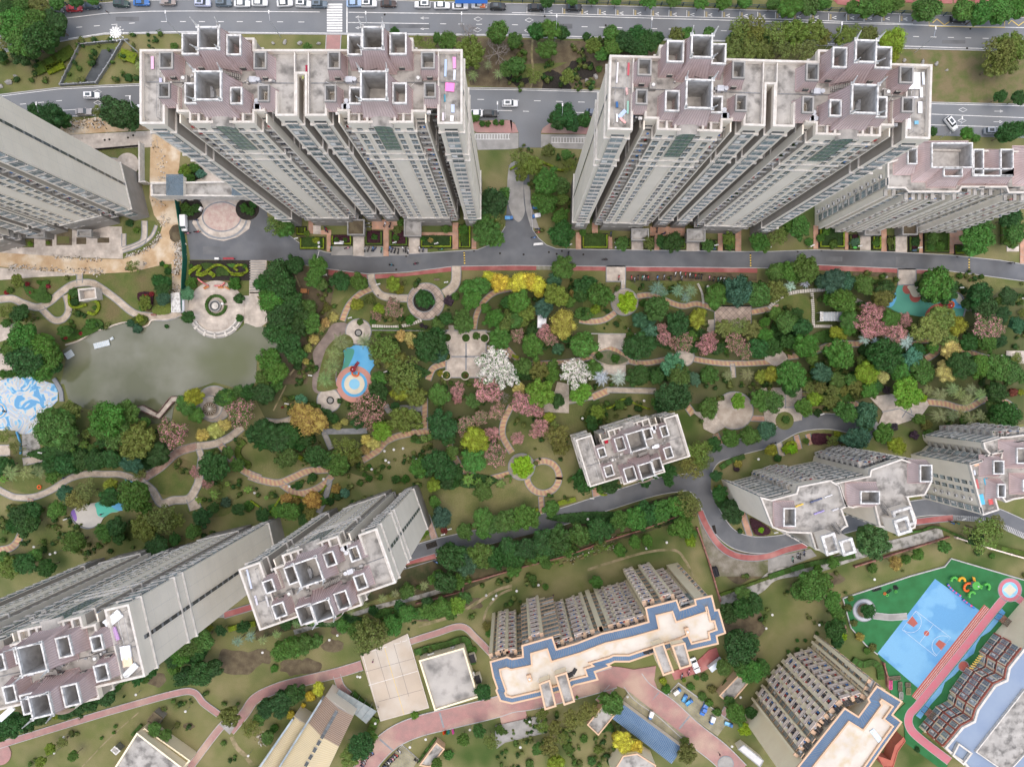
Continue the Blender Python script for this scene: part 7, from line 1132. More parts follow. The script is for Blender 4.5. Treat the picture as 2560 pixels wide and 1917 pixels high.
HD=[(0,1,[(610,880),(615,970),(660,1000),(760,975)],22,'lime','lime hedge curving below the roofless garden room'),(0,1,[(790,935),(850,950),(862,1005),(825,1055),(770,1040)],26,'lime','hook shaped lime hedge right of the roofless garden room'),(1,2,[(-40,1000),(30,1050),(110,1105),(160,1060),(240,955),(330,960),(440,978),(540,950),(610,870)],18,'lime','long wavy lime hedge below the leaf shaped bed'),(2,2,[(780,215),(860,195),(920,145),(985,130),(1060,170),(1150,205),(1190,215)],18,'lime','lime hedge arching above the low central block'),(2,2,[(780,200),(690,200),(645,260),(645,350),(690,370)],40,'mid','green hedge loop left of the low central block'),(2,1,[(0,1410),(60,1430)],30,'lime','short lime hedge beside the striped path'),(2,0,[(-20,1470),(90,1410),(210,1390),(320,1430),(420,1475),(530,1445)],20,'lime','wavy yellow hedge below the parking bays near the top road'),(2,2,[(395,1025),(548,988)],45,'lime','bright lime hedge strip beside the lower road'),(2,2,[(0,1120),(230,1075)],28,'lime','lime hedge strip left of the bright one beside the lower road'),(2,2,[(735,875),(760,945),(820,950)],18,'lime','lime hedge corner below the low central block'),(0,1,ell(1873,980,82,82,24),26,'green','round green hedge encircling the fountain'),(0,2,[(2120,490),(2070,540),(2060,600),(2100,660),(2150,690),(2130,720)],55,'mid','S shaped light green hedge right of the ochre tree path'),(1,2,[(2190,850),(2195,790),(2140,800)],22,'mid','green hedge end beside the striped ring path'),(3,1,[(130,1300),(130,1370),(200,1400)],22,'mid','green hedge beside the stone terrace at right'),(1,1,[(1005,1210),(1200,1210),(1380,1215),(1520,1200)],22,'mid','straight green hedge along the garden retaining wall'),(1,1,[(1000,1180),(1250,1182),(1520,1188)],18,'green','dark hedge above the garden retaining wall'),(1,2,[(1340,470),(1420,490),(1530,450)],50,'green','dark hedge at the top of the mown oval lawn'),(1,2,[(380,650),(400,620)],60,'lime','small lime hedge clump between two green trees'),(3,2,[(150,600),(150,530),(180,500),(225,510),(235,590)],26,'lime','lime horseshoe hedge in the dark bed'),(0,3,[(880,990),(1100,900),(1300,830)],45,'green','long dark hedge below the lower left high-rise'),(1,3,[(1370,660),(1500,620),(1640,590),(1800,545),(1850,640),(1870,760)],60,'green','dark hedge wrapping the square cream building'),(1,3,[(840,1000),(920,1080),(1010,1150)],40,'green','dark hedge beside the concrete court'),(1,3,[(1040,1220),(1010,1300),(985,1350)],75,'mid','thick green hedge below the glass canopy'),(3,3,[(720,720),(800,760),(890,745),(950,790),(960,890)],62,'green','curved green hedge left of the blue court'),(3,2,[(1700,1350),(1950,1400),(2208,1460)],45,'mid','green hedge strip above the school lawn wall'),(3,2,[(1080,1290),(1300,1260),(1430,1225),(1600,1290),(1700,1340)],22,'green','thin hedge above the stained concrete strip'),(3,2,[(0,1656),(300,1560),(600,1500),(740,1470)],50,'green','hedge along the stained concrete strip at left'),(2,3,[(1790,165),(2000,90),(2208,15)],28,'mid','grassy hedge strip above the concrete ditch'),(2,3,[(1850,900),(1790,1000)],40,'green','dark hedge behind the small utility house'),(1,3,[(1560,1400),(1470,1520),(1420,1600)],45,'green','dark hedge beside the narrow hut'),(0,3,[(1980,460),(2100,430),(2208,410)],50,'lime','lime ground hedge below the red strip'),(0,3,[(1230,1280),(1150,1370)],30,'green','hedge beside the brown roofed hut'),(0,0,[(320,620),(480,540),(640,440)],110,'mid','broad yellow green hedge left of the road canal'),(0,0,[(420,620),(560,560)],90,'lime','lime end of the broad hedge left of the canal'),(0,0,[(1050,470),(1180,520)],100,'lime','lime hedge mound right of the road canal'),(2,2,[(1790,720),(1880,660),(2000,620)],50,'green','dark hedge inside the road bend'),(2,2,[(1450,1110),(1200,1230),(900,1300)],16,'mid','thin hedge along the vegetable garden wall'),(0,2,[(0,1540),(200,1480),(300,1520)],60,'green','dark hedge at the left edge below the lawn'),(3,1,[(2010,250),(2010,460)],36,'mid','straight hedge at the right edge lawn'),(3,1,[(1080,250+500),(1100,760)],10,'mid','short hedge above the teal play area')]
for i,j,pts,w,m_,lab in HD:hedge(i,j,pts,w,m_,lab,.6 if w>20 else .5)
for k,pts in enumerate(([(1640,715),(1660,690),(1730,650),(1740,665),(1710,700),(1745,705),(1800,680),(1860,640),(1910,635),(1960,660),(2000,700),(2060,710),(2120,700),(2140,680),(2110,640),(2060,635),(2030,660),(2060,680)],[(1700,715),(1750,725),(1800,705),(1840,720),(1850,705)],[(1820,690),(1860,720),(1840,735)],[(2000,715),(2090,720),(2110,700)],[(1640,690),(1700,650),(1740,640)])):
 hedge(0,1,pts,20,'lime',f'{["long scrolling", "lower left curl", "small middle curl", "lower right curl", "upper left curl"][k]} of lime hedge in the black garden bed',.55,'scroll_hedge')
patch(0,1,[(1740,620),(1830,615),(1845,640),(1790,680)],'green','green inlay of the black bed at left');patch(0,1,[(1870,665),(1940,655),(1990,720),(1930,725),(1880,730)],'green','green inlay of the black bed in the middle');patch(0,1,[(1960,625),(2040,620),(2010,660)],'green','green inlay of the black bed at right')
hedge(0,1,[(1712,750),(1760,785),(1810,815)],12,'pinkf','pink flower garland left of the fountain plaza',.8,'flower_garland',cat='flowers',ls=.12,dens=60);hedge(0,1,[(1950,785),(1920,810),(1860,812)],12,'pinkf','pink flower garland right of the first, above the fountain',.8,'flower_garland',cat='flowers',ls=.12,dens=60)
BED=[(1,1,(652,372,832,462),'maroon'),(1,1,(942,338,1096,464),'maroon'),(1,1,(1155,338,1312,472),'maroon'),(1,1,(1420,378,1692,486),'dark'),(1,1,(1748,285,1856,490),'green'),(2,1,(600,362,828,492),'green'),(2,1,(888,402,1026,492),'dark'),(2,1,(1140,385,1222,495),'khaki'),(2,1,(1285,390,1496,500),'green'),(2,1,(1625,415,1765,505),'dark'),(2,1,(1822,365,1918,505),'mid'),(3,1,(434,300,656,486),'dark'),(3,1,(692,370,786,498),'maroon'),(3,1,(892,378,970,502),'green'),(3,1,(1024,380,1090,512),'mid'),(3,1,(1204,380,1296,520),'maroon'),(3,1,(1334,350,1556,526),'green'),(3,1,(1600,455,1745,542),'mid'),(1,1,(350,300,440,380),'mid'),(1,1,(380,390,600,500),'green')]
for n,(i,j,(x0,y0,x1,y1),c) in enumerate(BED):
 sheet('planting_bed',T(i,j,rect(x0,y0,x1,y1)),m_dark,h=.12)
 w=['leftmost','second','third','fourth','fifth','sixth','seventh','eighth','ninth','tenth','eleventh','twelfth','13th','14th','15th','16th','17th','rightmost'][n] if n<18 else ['extra upper','extra lower'][n-18]
 q=12;hedge(i,j,[(x0+q,y0+q),(x0+q,y1-q),(x1-q,y1-q),(x1-q,y0+q)],15,'lime' if n in (0,3,4,5,11,13,17,18,19) else 'mid',f'{w} U shaped hedge in the row of beds above the estate road',.55,sm=False)
 patch(i,j,[(x0+28,y0+8),(x1-28,y0+8),(x1-28,y1-26),(x0+28,y1-26)],c,f'{w} clipped bed in the row above the estate road',.4,'clipped_bed','stuff')
patch(0,1,[(210,790),(330,840),(380,765),(440,775),(410,850),(460,900),(430,960),(330,950),(240,880)],'green','dark green ground cover above the winding path');patch(0,1,[(550,1290),(540,1180),(600,1150),(700,1190),(780,1100),(870,1100),(905,1150),(850,1200),(690,1270)],'green','green ground cover along the pond bank');patch(0,1,[(1200,870),(1320,870),(1330,960),(1290,1030),(1210,960)],'maroon','maroon planting beside the screen trees')
patch(0,1,[(1340,980),(1470,960),(1470,1050),(1330,1055)],(.22,.3,.06),'pale green matting beside the site cabin',.1);patch(0,1,[(1150,1090),(1230,1060),(1290,1090),(1250,1150),(1170,1145)],'mid','light green planting on the pond bank',.5)
patch(3,2,[(372,430),(450,420),(560,430),(640,460),(640,510),(500,515),(385,520)],'maroon','maroon bed inside the road bend');patch(2,2,[(2050,1150),(2208,1230),(2208,1290),(2090,1295)],'maroon','maroon bed left of the clothes line roof');patch(2,2,[(1740,1010),(1790,960),(1930,1030),(1980,1130),(1960,1200),(1900,1200),(1830,1130)],'dark','dark planting inside the road bend');patch(3,2,[(380,1480),(600,1500),(740,1560)],'mid','weeds above the stained strip') if False else None
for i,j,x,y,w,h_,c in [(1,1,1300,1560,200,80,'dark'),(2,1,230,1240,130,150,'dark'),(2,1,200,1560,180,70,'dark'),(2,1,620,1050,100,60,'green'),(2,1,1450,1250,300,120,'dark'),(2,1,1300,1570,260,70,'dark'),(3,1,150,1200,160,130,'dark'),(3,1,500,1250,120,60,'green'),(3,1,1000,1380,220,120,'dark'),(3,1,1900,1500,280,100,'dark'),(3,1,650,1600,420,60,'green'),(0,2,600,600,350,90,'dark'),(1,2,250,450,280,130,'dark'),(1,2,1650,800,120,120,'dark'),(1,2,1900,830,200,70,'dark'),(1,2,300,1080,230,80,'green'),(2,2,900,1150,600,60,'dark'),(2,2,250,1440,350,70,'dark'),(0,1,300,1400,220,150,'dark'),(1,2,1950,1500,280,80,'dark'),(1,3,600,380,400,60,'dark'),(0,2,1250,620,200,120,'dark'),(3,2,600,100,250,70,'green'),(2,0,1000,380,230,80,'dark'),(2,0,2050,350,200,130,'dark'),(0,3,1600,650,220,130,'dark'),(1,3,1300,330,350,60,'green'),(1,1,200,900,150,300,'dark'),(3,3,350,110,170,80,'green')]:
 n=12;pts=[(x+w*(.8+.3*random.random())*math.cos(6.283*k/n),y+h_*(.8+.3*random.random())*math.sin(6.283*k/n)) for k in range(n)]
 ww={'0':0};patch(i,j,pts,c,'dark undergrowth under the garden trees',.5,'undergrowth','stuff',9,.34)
def clear_of(q,pad=.35):
 for pl,w in PLINES:
  for a,e in zip(pl,pl[1:]):
   d=e-a;l2=d.length_squared
   if l2>0 and (a+d*max(0,min(1,(q-a).dot(d)/l2))-q).length<w+pad:return False
 for P in HARD:
  r_=False
  for a,e in zip(P,P[1:]+P[:1]):
   if (a.y>q.y)!=(e.y>q.y) and q.x<(e.x-a.x)*(q.y-a.y)/(e.y-a.y)+a.x:r_=not r_
  if r_:return False
 return True
def thicket(x0,y0,x1,y1,n,cols,label,rmin=.35,rmax=1.1):
 rr=random.Random(int(x0+y1));c=W((x0+x1)/2,(y0+y1)/2);b=MB();lim=None
 for _ in range(n):
  px,py=rr.uniform(x0,x1),rr.uniform(y0,y1)
  q=W(px,py).to_2d()
  if noise.noise(Vector((q.x*.09,q.y*.09,3)))<-.12 or not clear_of(q,.9):continue
  for _k in range(rr.randint(1,3)):
   r=rr.uniform(rmin,rmax);p=Vector((q.x-c.x+rr.uniform(-.9,.9),q.y-c.y+rr.uniform(-.9,.9),r*.4));mi=rr.randrange(len(cols));ico(b,p,r*.75,mi,rr,.25)
   for _j in range(int(16+22*r)):d=rdir(rr);d.z=abs(d.z);leafquad(b,p+d*r*rr.uniform(.7,1.1),(d+rdir(rr)*.6).normalized(),rr.uniform(.16,.34),rr,mi)
 b.build('undergrowth',cols,None,(c.x,c.y,.3),kind='stuff',label=label)
m_l1,m_l2,m_l3=leafmat('shrub_leaf_dark',(.04,.095,.022)),leafmat('shrub_leaf',(.085,.15,.03)),leafmat('shrub_leaf_olive',(.15,.18,.05))
for q in [(780,700,1300,950,330),(1300,700,1850,950,380),(1850,680,2560,1060,620),(1080,950,1860,1130,260),(640,980,1100,1260,330),(0,1060,640,1420,380),(640,620,800,960,130),(1300,1110,1720,1400,130),(1300,330,1500,620,110),(1280,90,1560,230,120),(700,1440,1350,1640,220),(0,1700,640,1917,110),(0,620,420,820,60),(1850,1400,2560,1560,110),(0,50,400,230,90),(1250,1780,1600,1917,90)]:thicket(*q,[m_l1,m_l2,m_l3],'mixed shrubs and undergrowth between the garden trees')
# ---------------- vehicles ----------------
def loft(b,secs,m=0,cap=True):
 for a,c in zip(secs,secs[1:]):
  n=len(a)
  for k in range(n):b.face([a[k],a[(k+1)%n],c[(k+1)%n],c[k]],m)
 if cap:b.face(secs[0][::-1],m);b.face(secs[-1],m)
def csec(x,w,z0,z1,tw=None,r=.12):
 tw=tw or w*.9;return [(x,-w,z0),(x,w,z0),(x,w,z0+(z1-z0)*.6),(x,tw,z1-.0),(x,tw*.5,z1+.03),(x,-tw*.5,z1+.03),(x,-tw,z1),(x,-w,z0+(z1-z0)*.6)]
def carparts(kind):
 b=MB();suv=kind=='suv'
 if kind in ('sedan','suv','pickup'):
  H_=.12 if suv or kind=='pickup' else 0
  prof=[(-2.28,.74,.42,.62),(-2.2,.86,.3,.86+H_),(-1.7,.9,.28,.95+H_),(-.9,.91,.28,.96+H_),(.8,.91,.28,.94+H_),(1.6,.9,.28,.86+H_),(2.15,.82,.3,.74+H_),(2.3,.66,.4,.6)]
  if kind=='pickup':prof=[(x,w,a,z) for x,w,a,z in prof]
  loft(b,[csec(x,w,a,z) for x,w,a,z in prof]);body=b.mesh('body',[m_paint],True)
  b=MB();x0,x1,x2,x3=(-2.1,-1.7,.35,1.05) if suv else ((-1.75,-1.05,.3,1.0) if kind=='sedan' else (-.7,-.5,.55,1.2))
  zt=1.45+H_*1.6;zb=.93+H_
  R_=lambda x,w,z:[(x,-w,z),(x,w,z)]
  A=R_(x0,.74,zb),R_(x1,.68,zt),R_(x2,.68,zt),R_(x3,.76,zb)
  b.face([A[0][0],A[0][1],A[1][1],A[1][0]],0);b.face([A[2][0],A[2][1],A[3][1],A[3][0]],0)
  for s in (0,1):b.face([A[0][s],A[1][s],A[2][s],A[3][s]],0)
  glass=b.mesh('glasshouse',[m_dglass])
  b=MB();b.box(x1-.1,x2+.08,-.7,.7,zt-.03,zt+.04,0)
  for x in (x1+(x2-x1)*.5,):[b.box(x-.04,x+.04,s*.69-.1,s*.69+.1,zb,zt,0) for s in (-1,1)]
  roof=b.mesh('roof',[m_paint]);parts=[('body',body),('window_glass',glass),('roof',roof)]
  b=MB();b.box(x1+.4,x2-.35,-.42,.42,zt+.04,zt+.055);parts+=[('sunroof',b.mesh('sunroof',[m_dglass]))] if suv else []
  if kind=='pickup':b=MB();b.box(-2.15,-.75,-.75,.75,1.0,1.09);parts.append(('load_bed',b.mesh('load_bed',[m_metal])))
  L_=1.38;wy=.8;wr=.33
  b=MB();b.box(2.2,2.29,-.7,-.4,.62,.74);b.box(2.2,2.29,.4,.7,.62,.74);parts.append(('headlight',b.mesh('headlight',[m_white])))
  b=MB();[b.box(.75,.9,s*.98-.1,s*.98+.1,.95,1.08) for s in (-1,1)];parts.append(('mirror',b.mesh('mirror',[m_paint])))
 elif kind=='van':
  loft(b,[csec(x,w,a,z,w*.92) for x,w,a,z in [(-2.3,.8,.35,1.6),(-2.2,.85,.3,1.85),(1.0,.85,.3,1.85),(1.7,.84,.3,1.15),(2.2,.8,.3,1.0),(2.3,.7,.4,.8)]]);parts=[('body',b.mesh('body',[m_paint]))]
  b=MB();b.face([(1.08,-.7,1.8),(1.66,-.76,1.22),(1.66,.76,1.22),(1.08,.7,1.8)]);b.v=[(x+.03,y,z+.05) for x,y,z in b.v];parts.append(('windscreen',b.mesh('windscreen',[m_dglass])));L_=1.4;wy=.75;wr=.32
 else:
  b.box(-1.6,.3,-.65,.65,.5,.62);b.box(-1.6,.3,-.65,-.6,.62,1.0);b.box(-1.6,.3,.6,.65,.62,1.0);b.box(-1.6,-1.55,-.65,.65,.62,1.0);body=b.mesh('cargo_tray',[m_paint if kind!='boxtrike' else m_clo[1]])
  b=MB();b.box(.35,1.25,-.55,.55,.35,.95);b.box(.5,1.2,-.5,.5,1.45,1.52);b.box(1.15,1.2,-.5,.5,.95,1.45);b.tube((1.4,0,.3),(1.2,0,1.0),.06,.06,5);cabm=b.mesh('cab',[m_clo[1]]);parts=[('cargo_tray',body),('cab',cabm)]
  if kind=='boxtrike':b=MB();b.box(-1.65,.4,-.68,.68,.65,1.75);parts.append(('cargo_box',b.mesh('cargo_box',[m_paint])))
  L_=1.1;wy=.6;wr=.27
 b=MB()
 for k in range(12):pass
 w=MB();n=12
 c0=[(wr*math.cos(6.283*k/n),-.1,wr*math.sin(6.283*k/n)) for k in range(n)];c1=[(x,.1,z) for x,y,z in c0]
 for k in range(n):w.face([c0[k],c1[k],c1[(k+1)%n],c0[(k+1)%n]],0)
 w.face(c0,0);w.face(c1[::-1],0);ri=[(x*.6,-.11,z*.6) for x,y,z in c0];w.face(ri,1);w.face([(x,.11,z) for x,y,z in ri][::-1],1)
 return parts,w.mesh('wheel',[m_black,m_silver]),[(L_,wy),(L_,-wy),(-L_,wy),(-L_,-wy)],wr
CARS={k:carparts(k) for k in ('sedan','suv','pickup','van','trike','boxtrike')}
def car(i,j,x,y,rot,kind,col,label,name='parked_car',group='cars along the roads',s=1.0,cat='car'):
 g=W(*T(i,j,[(x,y)])[0]);o=thing(name,label,cat,(g.x,g.y,.06+LZ[0]),R(rot),group);parts,wh,pos,wr=CARS[kind]
 o.scale=(s,s,s)
 for n,me in parts:put(n,me,o,color=col)
 for px,py in pos:put('wheel',wh,o,(px,py,wr))
WH,BK,SL=(.72,.73,.74),(.015,.016,.018),(.12,.16,.2)
CL=[(0,0,500,110,5,'sedan',(.1,.1,.11),'grey car half hidden under the tree at the far left of the road row'),(0,0,660,90,3,'sedan',(.35,.02,.03),'dark red sedan in the row along the top road'),(0,0,812,69,3,'sedan',(.03,.05,.07),'dark blue grey sedan right of the red one'),(0,0,1063,51,-2,'suv',(.02,.05,.045),'dark green sports utility car between a gap and the blue car'),(0,0,1235,39,1,'sedan',(.03,.13,.38),'bright blue car in the top road row'),(0,0,1462,35,0,'pickup',(.28,.24,.22),'brown grey pickup truck in the top road row'),(0,0,1762,46,-1,'suv',(.48,.52,.68),'pale lavender car with large sunroof in the top road row'),(0,0,1940,45,0,'suv',SL,'slate blue car right of the pale lavender one'),(0,0,2100,50,0,'sedan',WH,'white car right of the slate blue one at the top left'),(1,0,42,42,0,'sedan',WH,'white car fourth left of the zebra crossing'),(1,0,258,46,4,'sedan',WH,'white car third left of the zebra crossing'),(1,0,418,53,-2,'suv',WH,'white car with black roof second left of the zebra crossing'),(1,0,555,56,0,'suv',SL,'slate car parked directly left of the zebra crossing'),(1,0,855,48,2,'sedan',(.3,.42,.6),'light blue car directly right of the zebra crossing'),(1,0,980,51,0,'suv',WH,'white car with sunroof right of the light blue one'),(1,0,1147,51,0,'sedan',(.05,.03,.025),'dark brown car in a marked bay right of the crossing'),(1,0,1440,59,180,'suv',WH,'white car with black sunroof in a marked bay, top centre'),(1,0,1606,66,0,'sedan',WH,'white car middle of three in the top centre'),(1,0,1763,71,0,'sedan',WH,'white car left of the small loaded truck'),(1,0,1928,62,180,'pickup',WH,'small white truck loaded with orange boxes'),(1,0,2087,75,0,'suv',BK,'black car right of the loaded truck'),(2,0,202,83,-1,'sedan',BK,'black car second from the right in the bays of the top road'),(2,0,532,81,-1,'sedan',BK,'black car parked alone right of the other black one'),(3,0,1620,185,-3,'sedan',BK,'black car half under the trees at the top right'),(0,0,810,838,1,'suv',WH,'white car driving between two diamonds on the left road'),(0,0,738,978,1,'sedan',(.3,.29,.29),'grey car below the lane line at the left road'),(0,0,1232,952,0,'van',WH,'white van tucked against the left high-rise'),(1,0,2190,908,0,'suv',WH,'white car driving toward the junction, centre top'),(1,0,1912,990,0,'sedan',WH,'white car beside the black one below the junction road'),(1,0,2022,993,0,'suv',BK,'black car in the bay left of the junction'),(2,0,700,985,-10,'sedan',(.1,.13,.18),'dark car beside the wall of the right high-rise'),(3,0,1560,1080,-52,'suv',WH,'white car with black roof turning out of the bay'),(3,0,1910,1142,0,'suv',(.3,.33,.37),'grey car in the bay at the right road'),(0,1,1603,278,-88,'van',WH,'white van parked beside the fan plaza'),(2,3,1573,765,-68,'sedan',WH,'white car beside the pink framed porch'),(2,3,1745,752,38,'van',(.6,.68,.75),'pale van with painted roof at the brick forecourt')]
for q in CL:car(*q,name='parked_car' if 'driving' not in q[7] and 'turning' not in q[7] else 'moving_car')
slabthing('cargo','orange boxes on the bed of the small white truck','cargo',*T(1,0,[(1955,55)])[0],1.1,1.5,1.2,.5,(.75,.25,.12))
for k,(i,j,x,y,r_,kd,col,lab) in enumerate([(2,3,1483,1045,65,'trike',(.05,.3,.55),'blue cargo trike, left of the pair in the parking lot'),(2,3,1523,1080,40,'trike',(.05,.33,.6),'blue cargo trike, right of the pair in the parking lot'),(2,3,1650,1145,-115,'pickup',(.02,.14,.5),'blue truck with rusty bed in the parking lot'),(2,3,1717,1238,-110,'boxtrike',WH,'blue trike with white box beside the rusty truck'),(2,3,1862,1272,-20,'trike',(.2,.5,.7),'pale blue trike at the lower end of the parking lot'),(2,3,1190,1195,-108,'boxtrike',WH,'blue trike with white box left of the brick drive'),(2,1,207,140,180,'trike',(.05,.3,.3),'teal cart at the edge of the turning bay'),(2,1,205,215,190,'boxtrike',WH,'white box trike at the edge of the turning bay'),(1,1,2185,230,0,'trike',(.05,.3,.6),'blue cart left of the turning bay'),(2,3,1420,985,35,'boxtrike',(.6,.58,.55),'pale machine trailer at the top of the parking lot')]):
 car(i,j,x,y,r_,kd,col,lab,'cargo_trike' if 'truck' not in lab else 'small_truck','small work vehicles',.8,'cargo trike' if 'truck' not in lab else 'truck')
b=MB();b.box(-.55,-.1,-.16,.16,.55,.78);b.box(-.12,.35,-.14,.14,.25,.36);b.face([(.3,-.17,.3),(.3,.17,.3),(.5,.14,1.0),(.5,-.14,1.0)]);b.face([(.36,-.17,.3),(.56,-.14,1.0),(.56,.14,1.0),(.36,.17,.3)]);b.box(-.7,-.45,-.13,.13,.5,.7);SB=b.mesh('body',[m_paint])
b=MB();b.box(-.62,-.02,-.13,.13,.78,.86);b.tube((.48,-.34,1.05),(.48,.34,1.05),.03,.03,5);b.box(-.85,-.6,-.16,.16,.8,1.05);SS=b.mesh('seat',[m_black])
b=MB();n=10;c0=[(.24*math.cos(6.283*k/n),-.05,.24*math.sin(6.283*k/n)) for k in range(n)]
for k in range(n):b.face([c0[k],(c0[k][0],.05,c0[k][2]),(c0[(k+1)%n][0],.05,c0[(k+1)%n][2]),c0[(k+1)%n]])
b.face(c0);b.face([(x,.05,z) for x,y,z in c0][::-1]);SW=b.mesh('wheel',[m_black])
SC=[(1,1,'655,490,80 795,487,30 945,500,85 975,498,80 1012,495,70 1030,498,60 1088,505,88 1158,492,80 1178,505,75 1203,510,85 1232,515,88 1272,495,100 1296,505,85 1316,517,88 1412,495,88 1445,500,85 1600,498,15 605,325,110 618,335,110 975,275,-5 980,305,-5 1115,285,80 1160,290,80 1525,478,20'),(2,1,'1028,745,85 1053,757,85 1082,742,85 1135,742,88 1153,746,85 1172,745,95 1250,745,85 1308,738,88 1365,745,85 1405,712,88 1448,710,85 1492,718,85 1530,722,88 1555,724,85 1578,730,88 1603,730,85 1628,733,88 1697,745,85 1733,755,75 1772,757,85 1795,755,88 1825,757,85 918,742,88 225,325,10 222,353,5 188,398,15 1245,335,80 1300,365,20 850,370,85 200,40,5 190,80,5 1460,745,80 1120,745,85'),(3,2,'205,1500,80 248,1470,80 268,1475,80 303,1445,80 1570,1188,-20 1612,1190,-25 38,507,10'),(1,2,'1285,1570,-20 1555,1528,-20'),(1,3,'1005,1518,-40 985,1530,-40 958,1555,-40 940,1580,-40 932,1605,-40 925,1635,-40 1240,1505,-50 1215,1540,-30 1198,1552,-30 1180,1572,-30 1160,1590,-30 1145,1606,-30 1130,1628,-30 1118,1642,-30 1388,1585,-35'),(0,1,'1630,360,0 1715,348,15 1700,248,-10'),(2,3,'1460,858,70 1520,822,60')]
SN={(1,1):'in the bays above the curved road',(2,1):'in the long earth parking strip',(3,2):'by the lower right road',(1,2):'on the red strip near the dark patch',(1,3):'by the bottom brick drive',(0,1):'beside the fan plaza',(2,3):'at the brick forecourt'}
NM=['black','white','red','blue','silver','pink','dark blue','green'];CM=[BK,(.7,.7,.72),(.5,.03,.04),(.05,.2,.5),(.35,.37,.4),(.7,.3,.4),(.03,.05,.15),(.05,.3,.2)]
from collections import Counter
_sc=Counter();RS=random.Random(5)
for i,j,s in SC:
 L_=[tuple(map(float,q.split(','))) for q in s.split()];L_.sort()
 for x,y,r_ in L_:
  ci=RS.choice([0,0,0,1,1,2,3,4,5,6,6,7]);_sc[(i,j,ci)]+=1;k=_sc[(i,j,ci)]
  g=W(*T(i,j,[(x,y)])[0]);o=thing('scooter',f'{NM[ci]} scooter {SN[(i, j)]}, {["leftmost", "second", "third", "fourth", "fifth", "sixth", "seventh", "eighth", "ninth", "tenth", "eleventh", "twelfth"][k - 1]} of its colour there','scooter',(g.x,g.y,.05+LZ[0]),R(r_+RS.uniform(-8,8)),'parked scooters')
  put('body',SB,o,color=CM[ci]);put('seat',SS,o);put('wheel',SW,o,(.55,0,.24));put('wheel',SW,o,(-.55,0,.24));o.scale=(1.08,)*3
# ---------------- people ----------------
def person(i,j,x,y,rot,top,leg,label,pose='walk',z=0,base=None):
 g=W(*T(i,j,[(x,y)])[0]) if base is None else base;o=thing('person',label,'person',(g.x,g.y,z+.04+(LZ[0] if base is None else 0)),R(rot))
 sit=pose=='sit';V=[((0,0,.95),.13),((0,0,1.15),.13),((0,0,1.38),.15),((0,0,1.5),.055),((.02,0,1.6),.08),((.02,0,1.7),.085)];E=[(0,1),(1,2),(2,3),(3,4),(4,5)]
 for s in (-1,1):
  st=.22*s if pose=='walk' else 0;n=len(V)
  if sit:V+=[((.05,.1*s,.9),.09),((.42,.12*s,.88),.07),((.45,.12*s,.45),.05),((.55,.12*s,.42),.04)]
  else:V+=[((0,.09*s,.9),.09),((st*.5+.03,.1*s,.5),.065),((st,.1*s,.09),.045),((st+.16,.1*s,.05),.04)]
  E+=[(0,n),(n,n+1),(n+1,n+2),(n+2,n+3)];n=len(V)
  V+=[((0,.2*s,1.38),.06),((-st*.4+(.12 if sit else 0),.26*s,1.12),.045),((-st*.7+(.4 if sit else .08),.25*s,.98 if sit else .87),.035)];E+=[(2,n),(n,n+1),(n+1,n+2)]
 me=bpy.data.meshes.new('body');dz=-.2 if sit else 0;me.from_pydata([(a[0],a[1],a[2]) for a,r in V],E,[]);ob=bpy.data.objects.new('body',me);C.objects.link(ob);md=ob.modifiers.new('s','SKIN');
 for k,(a,r) in enumerate(V):me.skin_vertices[0].data[k].radius=(r,r)
 me.skin_vertices[0].data[0].use_root=True;sb=ob.modifiers.new('u','SUBSURF');sb.levels=1
 dg=bpy.context.evaluated_depsgraph_get();m2=bpy.data.meshes.new_from_object(ob.evaluated_get(dg));bpy.data.objects.remove(ob);m2.name='body'
 mt_,ml_=mat('shirt',top),mat('trousers',leg);m2.materials.clear();[m2.materials.append(q) for q in (mt_,ml_,m_skin)]
 for p in m2.polygons:z_=p.center.z;yy=abs(p.center.y);p.material_index=2 if z_>1.47 or (z_<1.02 and yy>.2) else (1 if z_<.98 else 0)
 put('body',m2,o);b=MB();b.ball((.0,0,1.72),.1,0,8,6,.9);b.build('hair',m_hair,o);o.scale=(1,1,1)
 b=MB();b.tube((.11,0,1.66),(.14,0,1.64),.015,.01,4);[b.ball((.095,s*.035,1.685),.012,0,5,4) for s in (-1,1)];b.build('face',m_skin,o);return o
for q in [(0,0,950,128,60,(.02,.02,.02),(.03,.03,.04),'person in black crossing the top left road'),(1,1,1060,897,200,(.05,.05,.08),(.02,.02,.02),'person in dark clothes on the cream garden path'),(1,3,1015,730,70,(.25,.05,.2),(.02,.02,.03),'person in a purple top on the concrete court'),(2,3,1780,1525,110,(.1,.03,.05),(.02,.02,.03),'person in dark red walking down the brick drive'),(0,2,575,803,30,(.1,.15,.4),(.05,.05,.08),'person in blue on the winding path below the pond trees'),(1,3,2010,628,120,(.6,.6,.6),(.03,.03,.03),'person in white on the brick path by the long yellow block'),(2,3,355,165,10,(.15,.05,.15),(.02,.02,.03),'person in purple on the lawn above the long yellow block'),(0,2,895,1115,0,(.3,.1,.15),(.05,.05,.1),'person in red on the mint patch of the sand playground')]:person(*q)
